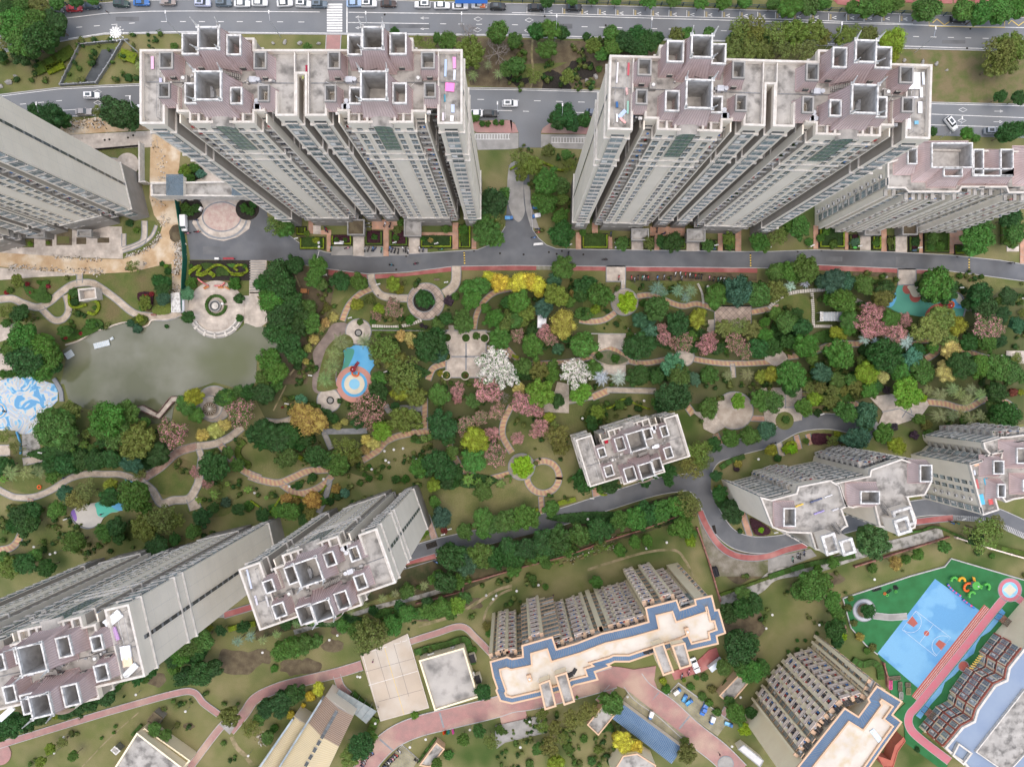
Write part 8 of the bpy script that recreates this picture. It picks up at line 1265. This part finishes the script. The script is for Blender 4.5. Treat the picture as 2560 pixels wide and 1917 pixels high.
for (i,j,x,y,r_,top,lab) in [(1,1,1170,635,170,(.05,.35,.5),'in blue riding a dark scooter on the curved road'),(2,1,795,588,175,(.02,.02,.03),'in black riding a scooter on the estate road'),(3,1,2075,618,170,(.3,.3,.32),'in grey riding a scooter at the right end of the road'),(1,1,1385,622,20,(.3,.05,.1),'in red riding a small scooter on the curved road'),(2,1,485,535,80,(.03,.06,.15),'in navy riding a scooter beside the manholes')]:
 g=W(*T(i,j,[(x,y)])[0]);o=thing('ridden_scooter','dark scooter under the rider '+lab.split(' riding')[0]+', '+lab.split(' scooter ')[1],'scooter',(g.x,g.y,.05+LZ[0]),R(r_));put('body',SB,o,color=BK);put('seat',SS,o);put('wheel',SW,o,(.55,0,.24));put('wheel',SW,o,(-.55,0,.24))
 d=Vector((math.cos(R(r_)),math.sin(R(r_)),0));person(i,j,x,y,r_,top,(.02,.02,.03),'person '+lab,'sit',LZ[0],g-d*.3)
# ---------------- lamps ----------------
def lampmesh():
 b=MB();b.cyl((0,0),.09,.05,0,9.3,6);b.tube((0,0,9.2),(0,2.0,10),.05,.04,5);P_=b.mesh('pole',[m_silver]);b=MB();b.box(-.16,.16,1.6,2.5,9.92,10.05);return P_,b.mesh('lamp_head',[m_white])
LP,LH=lampmesh()
for n,(i,j,x,y,rz,w) in enumerate([(0,0,1425,100,0,'above the left pink turrets'),(1,0,110,100,0,'left of the zebra crossing'),(1,0,946,108,0,'behind the second pair of turrets'),(1,0,1773,112,0,'beside the bare tree'),(2,0,386,135,0,'above the verge trees at centre'),(2,0,1208,158,0,'left of the right high-rise'),(3,0,638,200,0,'above the olive trees'),(3,0,1447,238,0,'above the far right terrace'),(0,0,312,890,0,'over the round tree by the left road'),(0,0,1120,840,0,'over the wide tree by the left road'),(1,0,2083,885,0,'over the bays left of the junction'),(2,0,436,900,0,'over the tree right of the junction'),(3,0,1676,1015,0,'over the turning white car')]):
 g=W(*T(i,j,[(x,y)])[0],10);o=thing('street_lamp',f'grey street lamp {w}','street lamp',(g.x,g.y-2.2,0),R(rz),'street lamps along the roads');put('pole',LP,o);put('lamp_head',LH,o)
g=W(*T(0,0,[(1000,285)])[0],11);o=thing('lamp_mast','tall mast with a round flower shaped white lamp crown beside the canal','lamp mast',(g.x,g.y,0));b=MB();b.cyl((0,0),.2,.12,0,10.6,8);b.build('pole',m_rim,o)
for k in range(12):
 a=k*6.283/12;b=MB();d=Vector((math.cos(a),math.sin(a),0));s=Vector((-d.y,d.x,0));b.face([d*.2-s*.06+Vector((0,0,10.9)),d*1.55-s*.3+Vector((0,0,11.15)),d*1.55+s*.3+Vector((0,0,11.15)),d*.2+s*.06+Vector((0,0,10.9))]);b.tube(d*1.5+Vector((0,0,11.1)),d*1.95+Vector((0,0,10.7)),.05,.05,4);b.ball(d*2.0+Vector((0,0,10.6)),.2,0,6,4);b.build('petal',m_white,o)
b=MB();b.cyl((0,0),.09,.09,0,2.9,6);b.tube((-.35,0,2.9),(.35,0,2.9),.04,.04,4);GP=b.mesh('pole',[m_metal]);b=MB();b.ball((0,0,0),.22,0,8,6);GB=b.mesh('globe',[m_white])
gl_=[(1,1,740,428),(1,1,1195,435),(1,1,1555,443),(1,1,1055,795),(1,1,1640,778),(1,1,810,1085),(1,1,468,1582),(1,1,345,400),(2,1,900,440),(2,1,1312,468),(2,1,500,453),(2,1,1763,458),(3,1,12,472),(3,1,383,463),(3,1,795,465),(3,1,1312,480),(3,1,1738,515),(3,1,1673,825),(2,2,1760,905),(2,2,1895,1185),(2,2,690,985),(3,2,468,260),(3,2,70,1280),(1,2,1613,1297),(1,2,265,170),(1,1,595,715),(1,1,205,590),(1,1,1115,1550),(0,2,345,592),(0,2,562,1165),(3,2,1690,1165),(1,2,1670,1250)]
for i,j,x,y in gl_:
 g=W(*T(i,j,[(x,y)])[0],3);o=thing('garden_lamp','','garden lamp',(g.x,g.y,.05),R(RS.uniform(-30,30)),'white globe garden lamps');put('pole',GP,o);[put('globe',GB,o,(s*.42,0,3.0)) for s in (-1,0,1)];want(o,'white globe garden lamp',*T(i,j,[(x,y)])[0])
b=MB();b.cyl((0,0),.05,.05,0,3.0,6);DP=b.mesh('pole',[m_metal]);b=MB();b.cyl((0,0),.36,.36,0,.06,14);b.cyl((0,0),.36,.1,.06,.2,14);DD=b.mesh('shade',[m_rim])
for i,j,x,y in [(1,3,702,520),(1,3,875,875),(1,3,897,880),(1,3,1028,1280),(1,3,1463,1417),(1,3,1845,1335),(1,3,1327,1485),(1,3,1985,175),(1,3,2072,178),(1,3,2045,207),(1,3,55,668),(1,3,632,560),(2,3,40,138),(2,3,228,87),(2,3,152,1265),(2,3,72,1485),(2,3,1548,1490),(2,3,1898,1478),(2,3,1972,1055),(2,3,772,1020),(2,3,997,1050),(2,3,2193,460),(0,3,1598,1175),(0,3,1170,1032),(0,3,548,1398),(0,3,465,1533),(0,3,408,1240),(0,3,2140,1558),(3,3,38,343),(3,3,445,430),(3,3,920,38),(2,2,1140,143),(2,2,608,297),(2,2,2127,648),(1,2,1108,578),(1,2,1188,565),(1,2,1268,556),(1,2,1118,658),(1,2,1145,676),(1,2,1383,651),(1,2,540+42,818),(1,2,285,882),(1,2,998,735),(0,2,475,1453),(0,2,430,1467),(0,2,290,1403),(2,2,1335,1365),(2,2,1160,1417),(0,2,2195,938),(2,2,655,1165),(1,1,540,438),(1,1,542,472),(2,1,1690,815),(3,1,2022,1413)]:
 g=W(*T(i,j,[(x,y)])[0],3.1);lo='white' if j>2 else 'pale';o=thing('disc_lamp','','garden lamp',(g.x,g.y,.03),0,'disc shaped lawn lamps');put('pole',DP,o);put('shade',DD,o,(0,0,3.0));want(o,f'{lo} disc lamp',*T(i,j,[(x,y)])[0])
# ---------------- fences and walls ----------------
def fence(label,pts,h,m_,step=2.0,th=.08,post=.12,name='fence',rails=True,cat='fence'):
 pl=P2(pts);c=sum(pl,Vector((0,0)))/len(pl);o=thing(name,label,cat,(c.x,c.y,0));pl=[p-c for p in pl]
 for a,e in zip(pl,pl[1:]):
  d=e-a;n=max(1,round(d.length/step))
  for k in range(n):
   p,q=a.lerp(e,k/n),a.lerp(e,(k+1)/n);b=MB()
   if rails:[strip_mesh(b,[p,q],th,z,0,0,z-.08) for z in (h*.3,h*.6,h)];[b.box(p.lerp(q,t).x-.02,p.lerp(q,t).x+.02,p.lerp(q,t).y-.02,p.lerp(q,t).y+.02,0,h) for t in (.2,.4,.6,.8)]
   else:strip_mesh(b,[p,q],th,h,0,0,-.02)
   b.build('panel',m_,o)
   b=MB();b.box(p.x-post,p.x+post,p.y-post,p.y+post,0,h+.12);b.build('post',m_,o)
for lab,pts in (('left stone railing of the road canal',[(700,400),(612,580),(535,735)]),('bottom railing of the road canal',[(535,742),(835,722)]),('right stone railing of the road canal',[(840,725),(950,560),(1062,370)]),('top stone railing of the road canal',[(700,396),(900,375),(1120,355)])):fence(lab,T(0,0,pts),1.1,m_metal,2.2,.28,.22,'canal_railing',False,'railing')
m_fence=mat('dark_blue_fence',(.02,.05,.08),(.03,.07,.1),1,.6)
fence('dark blue fence above the top left car row',T(0,0,[(90,130),(400,80),(880,12),(1100,4)]),1.8,m_fence,3,.1);fence('dark blue fence along the parking bays of the top road',T(2,0,[(-300,5),(0,20),(1100,45),(2208,75)])+T(3,0,[(700,105),(1600,142)]),1.8,m_fence,3,.1)
fence('tall green mesh screen fence beside the sandy dirt road',T(0,1,[(1545,90),(1562,200),(1585,340),(1605,470),(1612,600),(1600,780),(1600,900),(1602,1030)]),2.6,mat('green_mesh',(.01,.1,.07),(.015,.13,.09),1,.7),2.5,.15,.06,'screen_fence',False)
m_brw=mat('brick_wall',(.22,.09,.07),(.28,.16,.13),1,.9)
for lab,pts,m_ in (('brick wall above the vegetable garden',T(2,2,[(1580,1125),(1440,1125),(1250,1200),(1100,1255),(900,1315),(700,1385),(480,1470),(250,1530),(70,1575)])+T(1,3,[(2000,10),(1790,70),(1785,130),(1600,180),(1380,240)]),m_brw),('low brick wall on the right of the vegetable garden',T(2,2,[(1590,1235),(1650,1400),(1700,1550),(1740,1690)])+T(2,3,[(1790,220)]),m_brw),('brown wall with pale piers above the school lawn',T(3,2,[(740,1565),(900,1515),(1050,1465),(1210,1415),(1370,1365),(1550,1310)]),m_brw),('pinkish wall at the right end of the school lawn',T(3,2,[(1610,1318),(1900,1410),(2250,1510)]),m_pinkw),('short brown wall pieces left of the green yard',T(3,3,[(600,230),(630,350),(665,480)]),m_brw),('low wall between the hedge and the wooden play gear',T(3,3,[(985,750),(1015,860),(1020,960)]),m_brw)):fence(lab,pts,1.2,m_,6,.35,.25,'garden_wall',False,'wall')
fence('white fence wall of the construction courtyard',T(0,0,[(1240,1255),(1243,1590),(1300,1590)]),2.6,m_trim,4,.45,.2,'yard_wall',False,'wall');fence('railing of the courtyard walk with yellow base',T(0,0,[(730,1305),(1230,1262)]),1.0,m_dark,3,.25,.1,'yard_railing',True,'railing')
zb=[(1195,215),(1240,205),(1380,275),(1500,130),(1575,130)];p0=W(*T(0,2,[(1380,275)])[0]);br_=thing('zigzag_bridge','zigzag stone footbridge with railings at the pond corner','bridge',p0);pl=[p-p0.to_2d() for p in P2(T(0,2,zb))]
b=MB();strip_mesh(b,pl,1.6,.55,0,0,.35);b.build('deck',m_pave2,br_)
for s in (-1,1):
 b=MB();strip_mesh(b,pl,.14,1.25,0,s*.8,1.1);strip_mesh(b,pl,.14,.7,0,s*.8,.3)
 for a,e in zip(pl,pl[1:]):
  n=max(1,int((e-a).length/.6));t=(e-a).normalized();nn=Vector((-t.y,t.x))*s*.8
  for k in range(n):q=a.lerp(e,k/n)+nn;b.box(q.x-.08,q.x+.08,q.y-.08,q.y+.08,0,1.35)
 b.build('railing',mat('maroon_stone',(.12,.05,.05),(.2,.15,.13),1),br_)
for k,(x,y) in enumerate([(1650,1258),(1812,1260),(1972,1262),(1645,1418),(1972,1420),(1645,1580),(1805,1580)]):
 g=W(*T(1,1,[(x,y)])[0]);o=thing('round_planter',['top left','top middle','top right','middle left','middle right','bottom left','bottom middle'][k]+' round cream planter of the square plaza','planter',(g.x,g.y,.05+LZ[0]),0,'round planters of the square plaza');ci=[Vector(p) for p in circle(0,0,1.42,24)]
 b=MB();b.ring(ci,inset(ci,.28),0,.55,0);b.build('stone_ring',m_pave2,o);b=MB();b.prism(inset(ci,.28),0,.4,0)
 rr=random.Random(k)
 for _ in range(420):r_,a=1.1*math.sqrt(rr.random()),rr.uniform(0,6.28);leafquad(b,Vector((r_*math.cos(a),r_*math.sin(a),.45+(.25 if r_<.5 else 0))),(Vector((0,0,1))+rdir(rr)*.6).normalized(),.14,rr)
 b.build('planting',m_leaf,o,color=(.06,.11,.02))
g=W(*T(0,1,[(1865,985)])[0]);fo=thing('fountain','round tiered fountain ringed by green hedge on the pond side plaza','fountain',(g.x,g.y,.1+LZ[0]));ci=[Vector(p) for p in circle(0,0,1.75,28)]
b=MB();b.ring(ci,inset(ci,.3),0,.6,0);b.build('basin',m_conc,fo);b=MB();b.prism(inset(ci,.3),0,.35,0);b.build('water',m_dwater,fo)
for r_,z in ((.95,.5),(.6,.9),(.3,1.2)):b=MB();b.cyl((0,0),r_*.8,r_,z-.3,z,20);b.build('tier',m_trim,fo)
g=W(*T(0,2,[(1808,215)])[0],2.6);o=thing('trellis','round brown trellis disc on the water circle by the pond','trellis',(g.x,g.y,0));ci=[Vector(p) for p in circle(0,0,1.95,28)]
b=MB();b.ring(ci,inset(ci,.25),2.4,2.6,0);b.build('rim',m_bark,o)
for k in range(14):a=k*6.283/14;b=MB();b.tube((0,0,2.75),(1.8*math.cos(a),1.8*math.sin(a),2.55),.05,.04,4);b.build('rib',m_trim,o)
b=MB();b.cyl((0,0),.25,.2,0,2.7,8);b.build('column',m_bark,o);b=MB();b.prism(inset(ci,.3),2.3,2.4,0);b.build('panel',m_soil,o)
# ---------------- play equipment ----------------
def pm(name,c):return mat(name,c,tuple(v*.85 for v in c),2,.45)
mr,my,mg,mb_=pm('red_plastic',(.28,.03,.04)),pm('yellow_plastic',(.75,.4,.03)),pm('green_plastic',(.1,.45,.08)),pm('blue_plastic',(.05,.2,.5));mo2=pm('orange_plastic',(.8,.15,.03));mp=pm('pink_plastic',(.65,.08,.25))
def playset(i,j,x,y,rz,label,ms,s=1.0):
 g=W(*T(i,j,[(x,y)])[0]);o=thing('play_structure',label,'playground',(g.x,g.y,.04+LZ[0]),R(rz));o.scale=(s,)*3
 b=MB();b.box(-1,1,-1,1,1.3,1.4);b.build('platform',m_metal,o)
 for sx in (-1,1):
  for sy in (-1,1):b=MB();b.cyl((sx,sy),.08,.08,0,2.8,8);b.build('post',ms[3],o)
 b=MB();b.cyl((0,0),1.45,.3,2.7,3.6,8,0);b.build('roof',ms[0],o);b=MB();b.ball((0,0,3.7),.28,0,8,5);b.build('finial',m_white,o)
 for k,(dx,m_) in enumerate(((-.35,ms[1]),(.35,ms[0]))):
  b=MB();P=[(1.0,1.4),(1.8,1.3),(3.0,.45),(4.0,.2)]
  for (x0,z0),(x1,z1) in zip(P,P[1:]):
   b.face([(x0,dx-.28,z0),(x1,dx-.28,z1),(x1,dx+.28,z1),(x0,dx+.28,z0)])
   for s_ in (-.3,.3):b.face([(x0,dx+s_,z0),(x1,dx+s_,z1),(x1,dx+s_,z1+.25),(x0,dx+s_,z0+.25)])
  b.build('slide',ms[0] if k else ms[0],o)
 b=MB();n=10;pts=[Vector((-1.2-1.3*math.sin(k*.45),-1.5*(1-math.cos(k*.45)),1.5-.14*k)) for k in range(n)]
 for a,e in zip(pts,pts[1:]):b.tube(a,e,.38,.38,10)
 b.build('tube_slide',ms[2],o);b=MB()
 for k in range(5):b.box(-.5,.5,1.05+k*.25,1.3+k*.25,1.15-k*.25,1.22-k*.25)
 b.build('steps',ms[1],o);b=MB();[b.tube((-1,-1.2-.1*k,1.5),(-2.5+.2*k,-2.2-.1*k,.3),.04,.04,4) for k in range(4)];b.build('climbing_bar',ms[3],o)
playset(1,1,850,1530,60,'dark red slide structure on the blue rubber playground',[mr,my,mo2,m_metal],.62);playset(3,1,1535,990,160,'red and orange slide structure on the teal playground',[mr,mo2,mo2,m_metal],.58);playset(3,3,1745,68,-20,'large green and orange play structure beside the sports court',[mg,my,mo2,m_black],.85)
for k,(x,y,r_,m_) in enumerate([(1600,38,10,mg),(1665,45,0,my),(1870,108,-40,mg),(1752,158,30,mg)]):
 g=W(*T(3,3,[(x,y)])[0]);b=MB();pts=[Vector((math.cos(q*.5)*1.1-.6,math.sin(q*.5)*1.1,.5+.12*q)) for q in range(7)];[b.tube(a,e,.35,.35,8) for a,e in zip(pts,pts[1:])];b.build('crawl_tube',m_,None,(g.x,g.y,LZ[0]+.1),R(r_),label=['green crawl tube at the left end of the big play structure','yellow crawl tube left of the big play structure','green spiral tube right of the big play structure','green crawl tube below the big play structure'][k],category='crawl tube')
for k,(pts,lab) in enumerate((([(1535,70),(1560,105),(1600,140),(1650,175)],'blue and pink caterpillar tunnel at the court edge, upper one'),([(1665,200),(1700,230),(1765,275)],'blue and pink caterpillar tunnel at the court edge, lower one'))):
 P=spline(T(3,3,pts),5);c=W(*P[0]);o=thing('play_tunnel',lab,'play tunnel',(c.x,c.y,.1+LZ[0]));Q=[W(*p)-c for p in P]
 for q,(a,e) in enumerate(zip(Q,Q[1:])):b=MB();b.tube(a+Vector((0,0,.35)),e+Vector((0,0,.35)),.3,.3,10);b.build('tunnel_ring',(mb_,mp,mb_)[q%3],o)
for k,(x,y,w,l,r_,m_,lab) in enumerate([(1080,878,3.2,1.0,5,m_bark,'wooden balance bridge at the top of the wooden play gear'),(1045,935,.8,2.6,0,mp,'pink and white ladder toy beside the brick wall'),(1127,950,1.0,2.6,0,m_bark,'wooden frame in the middle of the wooden play gear'),(1195,935,1.3,1.1,0,m_bark,'small wooden frame at the right of the wooden play gear'),(1198,992,1.2,1.8,0,m_sandy,'wavy wooden board below the small frame'),(1135,1030,1.0,2.0,0,m_conc,'pale stepping logs at the lower end of the play gear')]):
 g=W(*T(3,3,[(x,y)])[0]);o=thing('wooden_play_frame',lab,'play frame',(g.x,g.y,.03+LZ[0]),R(r_));b=MB()
 for s in (-1,1):b.box(-w/2,w/2,s*l/2-.08,s*l/2+.08,.3,.55);b.box(s*w/2-.08,s*w/2+.08,-l/2,l/2,.3,.55)
 b.build('frame',m_,o);n=int(max(w,l)/.3)
 for q in range(n):
  b=MB();t=(q+.5)/n-.5;(b.box(w*t-.09,w*t+.09,-l/2,l/2,.35,.42) if w>l else b.box(-w/2,w/2,l*t-.09,l*t+.09,.35,.42));b.build('slat',m_,o)
for x,y,lab in ((1995,370,'dark red slatted shelter at the upper end of the running track'),(1360,1165,'dark red slatted shelter at the lower end of the running track')):
 g=W(*T(3,3,[(x,y)])[0]);o=thing('slatted_shelter',lab,'shelter',(g.x,g.y,LZ[0]),R(-38));
 for q in range(9):b=MB();b.box(-1.4+q*.33,-1.25+q*.33,-1.1,1.1,2.1,2.25);b.build('slat',m_brw if q<4 else m_bark,o)
 for sx in (-1,1):
  for sy in (-1,1):b=MB();b.cyl((sx*1.2,sy*.9),.08,.08,0,2.1,6);b.build('post',m_bark,o)
for x,y,c,lab in ((1000,155,mo2,'orange tyre on the school turf'),(1020,167,mg,'green tyre right of the orange one'),(1095,138,mg,'green tyre alone near the black tyres')):
 g=W(*T(3,3,[(x,y)])[0]);b=MB();pts=[Vector((.32*math.cos(q*.524),.32*math.sin(q*.524),.12)) for q in range(13)];[b.tube(a,e,.11,.11,6) for a,e in zip(pts,pts[1:])];b.build('tyre',c,None,(g.x,g.y,LZ[0]+.05),label=lab,category='tyre')
for k in range(14):
 x,y=[(900+12*k,128-3*k) if k<6 else ((1020+14*(k-6),150-12*(k%3)) if k<9 else (1085+10*(k%3),95+14*(k%2)))][0];g=W(*T(3,3,[(x,y)])[0]);b=MB();pts=[Vector((.3*math.cos(q*.628),.3*math.sin(q*.628),.12)) for q in range(11)];[b.tube(a,e,.11,.11,6) for a,e in zip(pts,pts[1:])]
 b.build('tyre',m_black,None,(g.x,g.y,LZ[0]+.03),label='black tyre among those along the top edge of the school turf',category='tyre',group='black tyres on the school turf')
g=W(*T(0,2,[(343,886)])[0]);b=MB();pts=[Vector((.5*math.cos(q*.524),.5*math.sin(q*.524),.15)) for q in range(13)];[b.tube(a,e,.17,.17,8) for a,e in zip(pts,pts[1:])];b.build('ring',mo2,None,(g.x,g.y,.1),label='orange rubber ring lying on the lawn at the left',category='ring')
for k in range(7):
 x,y=1755+13*k,800-17*k;g=W(*T(3,3,[(x,y)])[0],3);b=MB();b.box(-.7,.5,-.16,.16,0,.25);b.build('yellow_block',m_yel,Ls,(g.x-lc.x,g.y-lc.y,3),R(-15))
g=W(*T(1,1,[(428,860)])[0]);o=thing('garden_swing','orange wooden garden swing under the dark trees','swing',(g.x,g.y,0),R(-5));mw=mat('orange_wood',(.42,.17,.06),(.5,.24,.1),3,.6)
for q in range(7):b=MB();b.box(-.85,.85,-.6+q*.18,-.46+q*.18,1.9,1.96);b.build('roof_slat',mw,o)
for sx in (-1,1):b=MB();b.box(sx*.85-.06,sx*.85+.06,-.7,.7,0,.12);b.tube((sx*.85,-.6,0),(sx*.85,-.3,1.95),.06,.06,4);b.tube((sx*.85,.6,0),(sx*.85,.3,1.95),.06,.06,4);b.build('side_frame',mw,o)
b=MB();b.box(-.65,.65,-.25,.25,.45,.52);b.box(-.65,.65,.2,.26,.52,.95);b.build('seat',mw,o)
for i,j,x,y,r_,m_,lab in [(0,1,1790,828,25,mw,'wooden bench left of the fountain plaza top'),(0,1,1915,828,0,mw,'wooden bench at the top of the fountain plaza'),(0,1,1970,832,-25,mw,'wooden bench right of the fountain plaza top'),(0,2,1745,302,-40,m_brw,'red bench beside the water circle'),(0,1,1337,1062,0,m_brw,'red bench where the winding path meets the pond'),(1,1,1563,760,2,m_bark,'thin bench on the lawn left of the globe lamp')]:
 g=W(*T(i,j,[(x,y)])[0]);o=thing('bench',lab,'bench',(g.x,g.y,LZ[0]+.05),R(r_));b=MB();b.box(-.8,.8,-.25,.25,.4,.47);b.build('seat',m_,o);b=MB();b.box(-.8,.8,.22,.28,.5,.9);b.build('backrest',m_,o);[(lambda q:(q.box(s*.6-.05,s*.6+.05,-.2,.2,0,.4),q.build('leg',m_metal,o)))(MB()) for s in (-1,1)]
def board(i,j,x,y,w,h,r_,m_,lab,name='sign_board',z=0):
 g=W(*T(i,j,[(x,y)])[0]);o=thing(name,lab,'sign',(g.x,g.y,LZ[0]+z),R(r_));b=MB();b.box(-w/2,w/2,-.08,.12,.5,.5+h);b.box(-w/2+.05,w/2-.05,-.3,.3,.5+h,.56+h);b.build('panel',m_,o);[(lambda q:(q.cyl((s*w*.4,0),.05,.05,0,.6,6),q.build('post',m_metal,o)))(MB()) for s in (-1,1)]
board(0,1,1992,584,3.2,1.0,0,mr,'long red banner above the scroll hedge bed');board(0,1,1890,584,1.3,.9,0,m_white,'white notice board left of the red banner');board(0,1,1753,160,1.2,1.2,60,m_white,'white notice board at the left clipped bed of the fan plaza');board(1,1,725,452,2.6,.8,0,m_white,'white notice board in the leftmost bed row');board(2,1,930,487,3.2,.9,0,m_white,'long notice board with bins below the middle porch');board(3,1,730,488,1.0,.6,0,mg,'green bin stand beside the grey leaved shrub');board(3,1,1240,512,1.3,.6,0,m_fence,'dark green bin stand left of the big dark bed');board(2,1,1725,498,1.6,.5,0,m_fence,'dark bin stand in the bed below the right porch');board(0,1,1937,970,.8,.9,0,m_white,'white plate standing in the fountain hedge');board(2,1,225,455,2.6,.3,4,m_white,'white barrier bar lying at the lane mouth','barrier')
for k,(i,j,x,y,w) in enumerate([(2,3,0,0,0)][:0]):pass
for i,j,x,y,r_ in [(1,0,148,375,.5),(1,0,250,370,.7),(1,0,380,375,.7),(1,0,542,381,.55),(0,0,80,710,.85),(0,0,140,665,.65),(0,0,8,752,.7),(2,0,640,698,.65),(2,0,722,663,.8),(2,0,1685,47,.5),(3,0,1175,525,.6),(3,0,1330,540,.65),(3,0,1450,553,.65),(3,0,1540,610,.5),(2,1,1010,1180,.4),(2,2,830,1393,.35),(3,1,1020,735,.5)]:
 g=W(*T(i,j,[(x,y)])[0]);b=MB();rr=random.Random(x);ico(b,Vector((0,0,.15)),r_,0,rr,.3);o=b.build('boulder',m_metal if False else m_conc,None,(g.x,g.y,.05),rr.random()*3,label='',category='boulder',group='boulders on the verges');o.scale=(1.2,.9,.8);want(o,'grey boulder',*T(i,j,[(x,y)])[0])
g=W(*T(0,1,[(1527,362)])[0]);b=MB();rr=random.Random(3);n=22
for q in range(5):
 r0,r1=2.1*(1-q/5),2.1*(1-(q+1)/5)
 for k in range(n):
  f=lambda r,k_,z:(r*math.cos(6.283*k_/n)*(1+.06*math.sin(k_*2)),r*1.25*math.sin(6.283*k_/n),z);z0,z1=1.5*(1-(r0/2.1)**1.3),1.5*(1-(r1/2.1)**1.3);b.face([f(r0,k,z0),f(r0,k+1,z0),f(r1,k+1,z1),f(r1,k,z1)])
b.build('gravel_heap',m_soil,None,(g.x,g.y,LZ[0]),label='brown gravel heap beside the green screen fence',category='gravel heap')
b=MB();rr=random.Random(9)
for (i,j,pts,n,s) in [(0,1,[(1540,430),(1550,520),(1545,640)],420,40),(0,1,[(1520,680),(1530,850)],220,35),(0,1,[(100,645),(400,665),(880,690)],240,25),(0,1,[(480,560),(640,575),(880,585)],110,18),(0,1,[(1100,560),(1300,480),(1380,380)],200,18),(0,0,[(450,1130),(700,1070),(900,1080)],300,50),(0,0,[(1340,1180),(1390,1400),(1410,1560)],90,45),(0,1,[(1400,90),(1420,250)],80,50),(0,1,[(1250,620),(1100,660)],40,15),(2,2,[(520,1500),(700,1440),(880,1390)],90,40),(1,3,[(20,1390),(60,1440)],60,30)]:
 P=spline(T(i,j,pts),8)
 for _ in range(n):
  p=rr.choice(P);q=W(p[0]+rr.gauss(0,s/3.45*.6),p[1]+rr.gauss(0,s/3.45*.6));r_=rr.uniform(.05,.2);M=Matrix.Translation((q.x,q.y,LZ[0]+.02))@Matrix.Rotation(rr.uniform(0,3.1),4,'Z')@Matrix.Rotation(rr.uniform(-.5,.5),4,'X');b.box(-r_,r_,-r_*rr.uniform(.3,1),r_*rr.uniform(.3,1),0,r_*.8,rr.choice([0,0,1,2]),None,M)
b.build('rubble',[m_debris,m_trim,m_soil],kind='stuff',label='rubble and litter strewn along the sandy dirt road')
for x,y,w,l,r_,n_,lab in [(885,1315,4.6,1.6,14,9,'large pale ribbed panel floating near the pond bank'),(607,1402,2.4,2.0,32,6,'smaller ribbed panel floating by the round stone bay'),(972,1265,1.0,.7,30,2,'small white panel floating right of the large one')]:
 g=W(*T(0,1,[(x,y)])[0]);o=thing('floating_panel',lab,'raft',(g.x,g.y,LZ[0]*1.0+.06),R(r_));b=MB();b.box(-w/2,w/2,-l/2,l/2,0,.12);b.build('sheet',mat('wet_white_sheet',(.5,.58,.62),(.42,.5,.55),1,.4),o)
 for k in range(n_):b=MB();x_=-w/2+w*(k+.5)/n_;b.box(x_-.05,x_+.05,-l/2,l/2,.12,.2);b.build('rib',m_white,o)
slabthing('awning','blue awning above the white cars at the top edge','awning',*T(1,0,[(1857,14)])[0],3,9.2,1.3,.12,(.02,.1,.35));slabthing('slab_stack','stack of pale slabs at the left edge of the dirt road','slab stack',*T(0,1,[(80,470)])[0],.1,5.4,1.8,.8,(.6,.57,.5),R(4))
slabthing('site_net','dark green net heap at the end of the planting bed','net',*T(0,0,[(1470,1222)])[0],.2,1.6,1.0,.2,(.01,.07,.03),R(-20));slabthing('manhole_cover','grey box on the verge beside the vacant yard','box',*T(2,2,[(1747,1610)])[0],.1,1.5,2.6,1.5,(.05,.05,.06),R(15))
for k,(x,y) in enumerate([(1620,1352),(1635,1345),(1650,1350),(1662,1345),(1700,1340)]):slabthing('rubbish_bin',f'{["orange", "dark red", "green", "teal", "pink"][k]} bin in the coloured row by the brick drive','bin',*T(1,3,[(x,y)])[0],.1,.5,.8 if k<4 else 1.2,.9,[(.7,.15,.02),(.3,.02,.02),(.03,.25,.05),(.05,.3,.3),(.75,.15,.5)][k],R(10))
rr=random.Random(4)
for k in range(16):
 t=k/15;x,y=330+560*t+rr.uniform(-20,20),1560-190*t+rr.uniform(-25,25);patch(2,2,[(x,y),(x+38,y-14),(x+44,y+8),(x+6,y+22)],rr.choice(['mid','green',(.15,.12,.05),(.12,.2,.03)]),'vegetable plots below the brick wall',.4,'vegetable_plot','stuff',20,.16,False)
name_all()
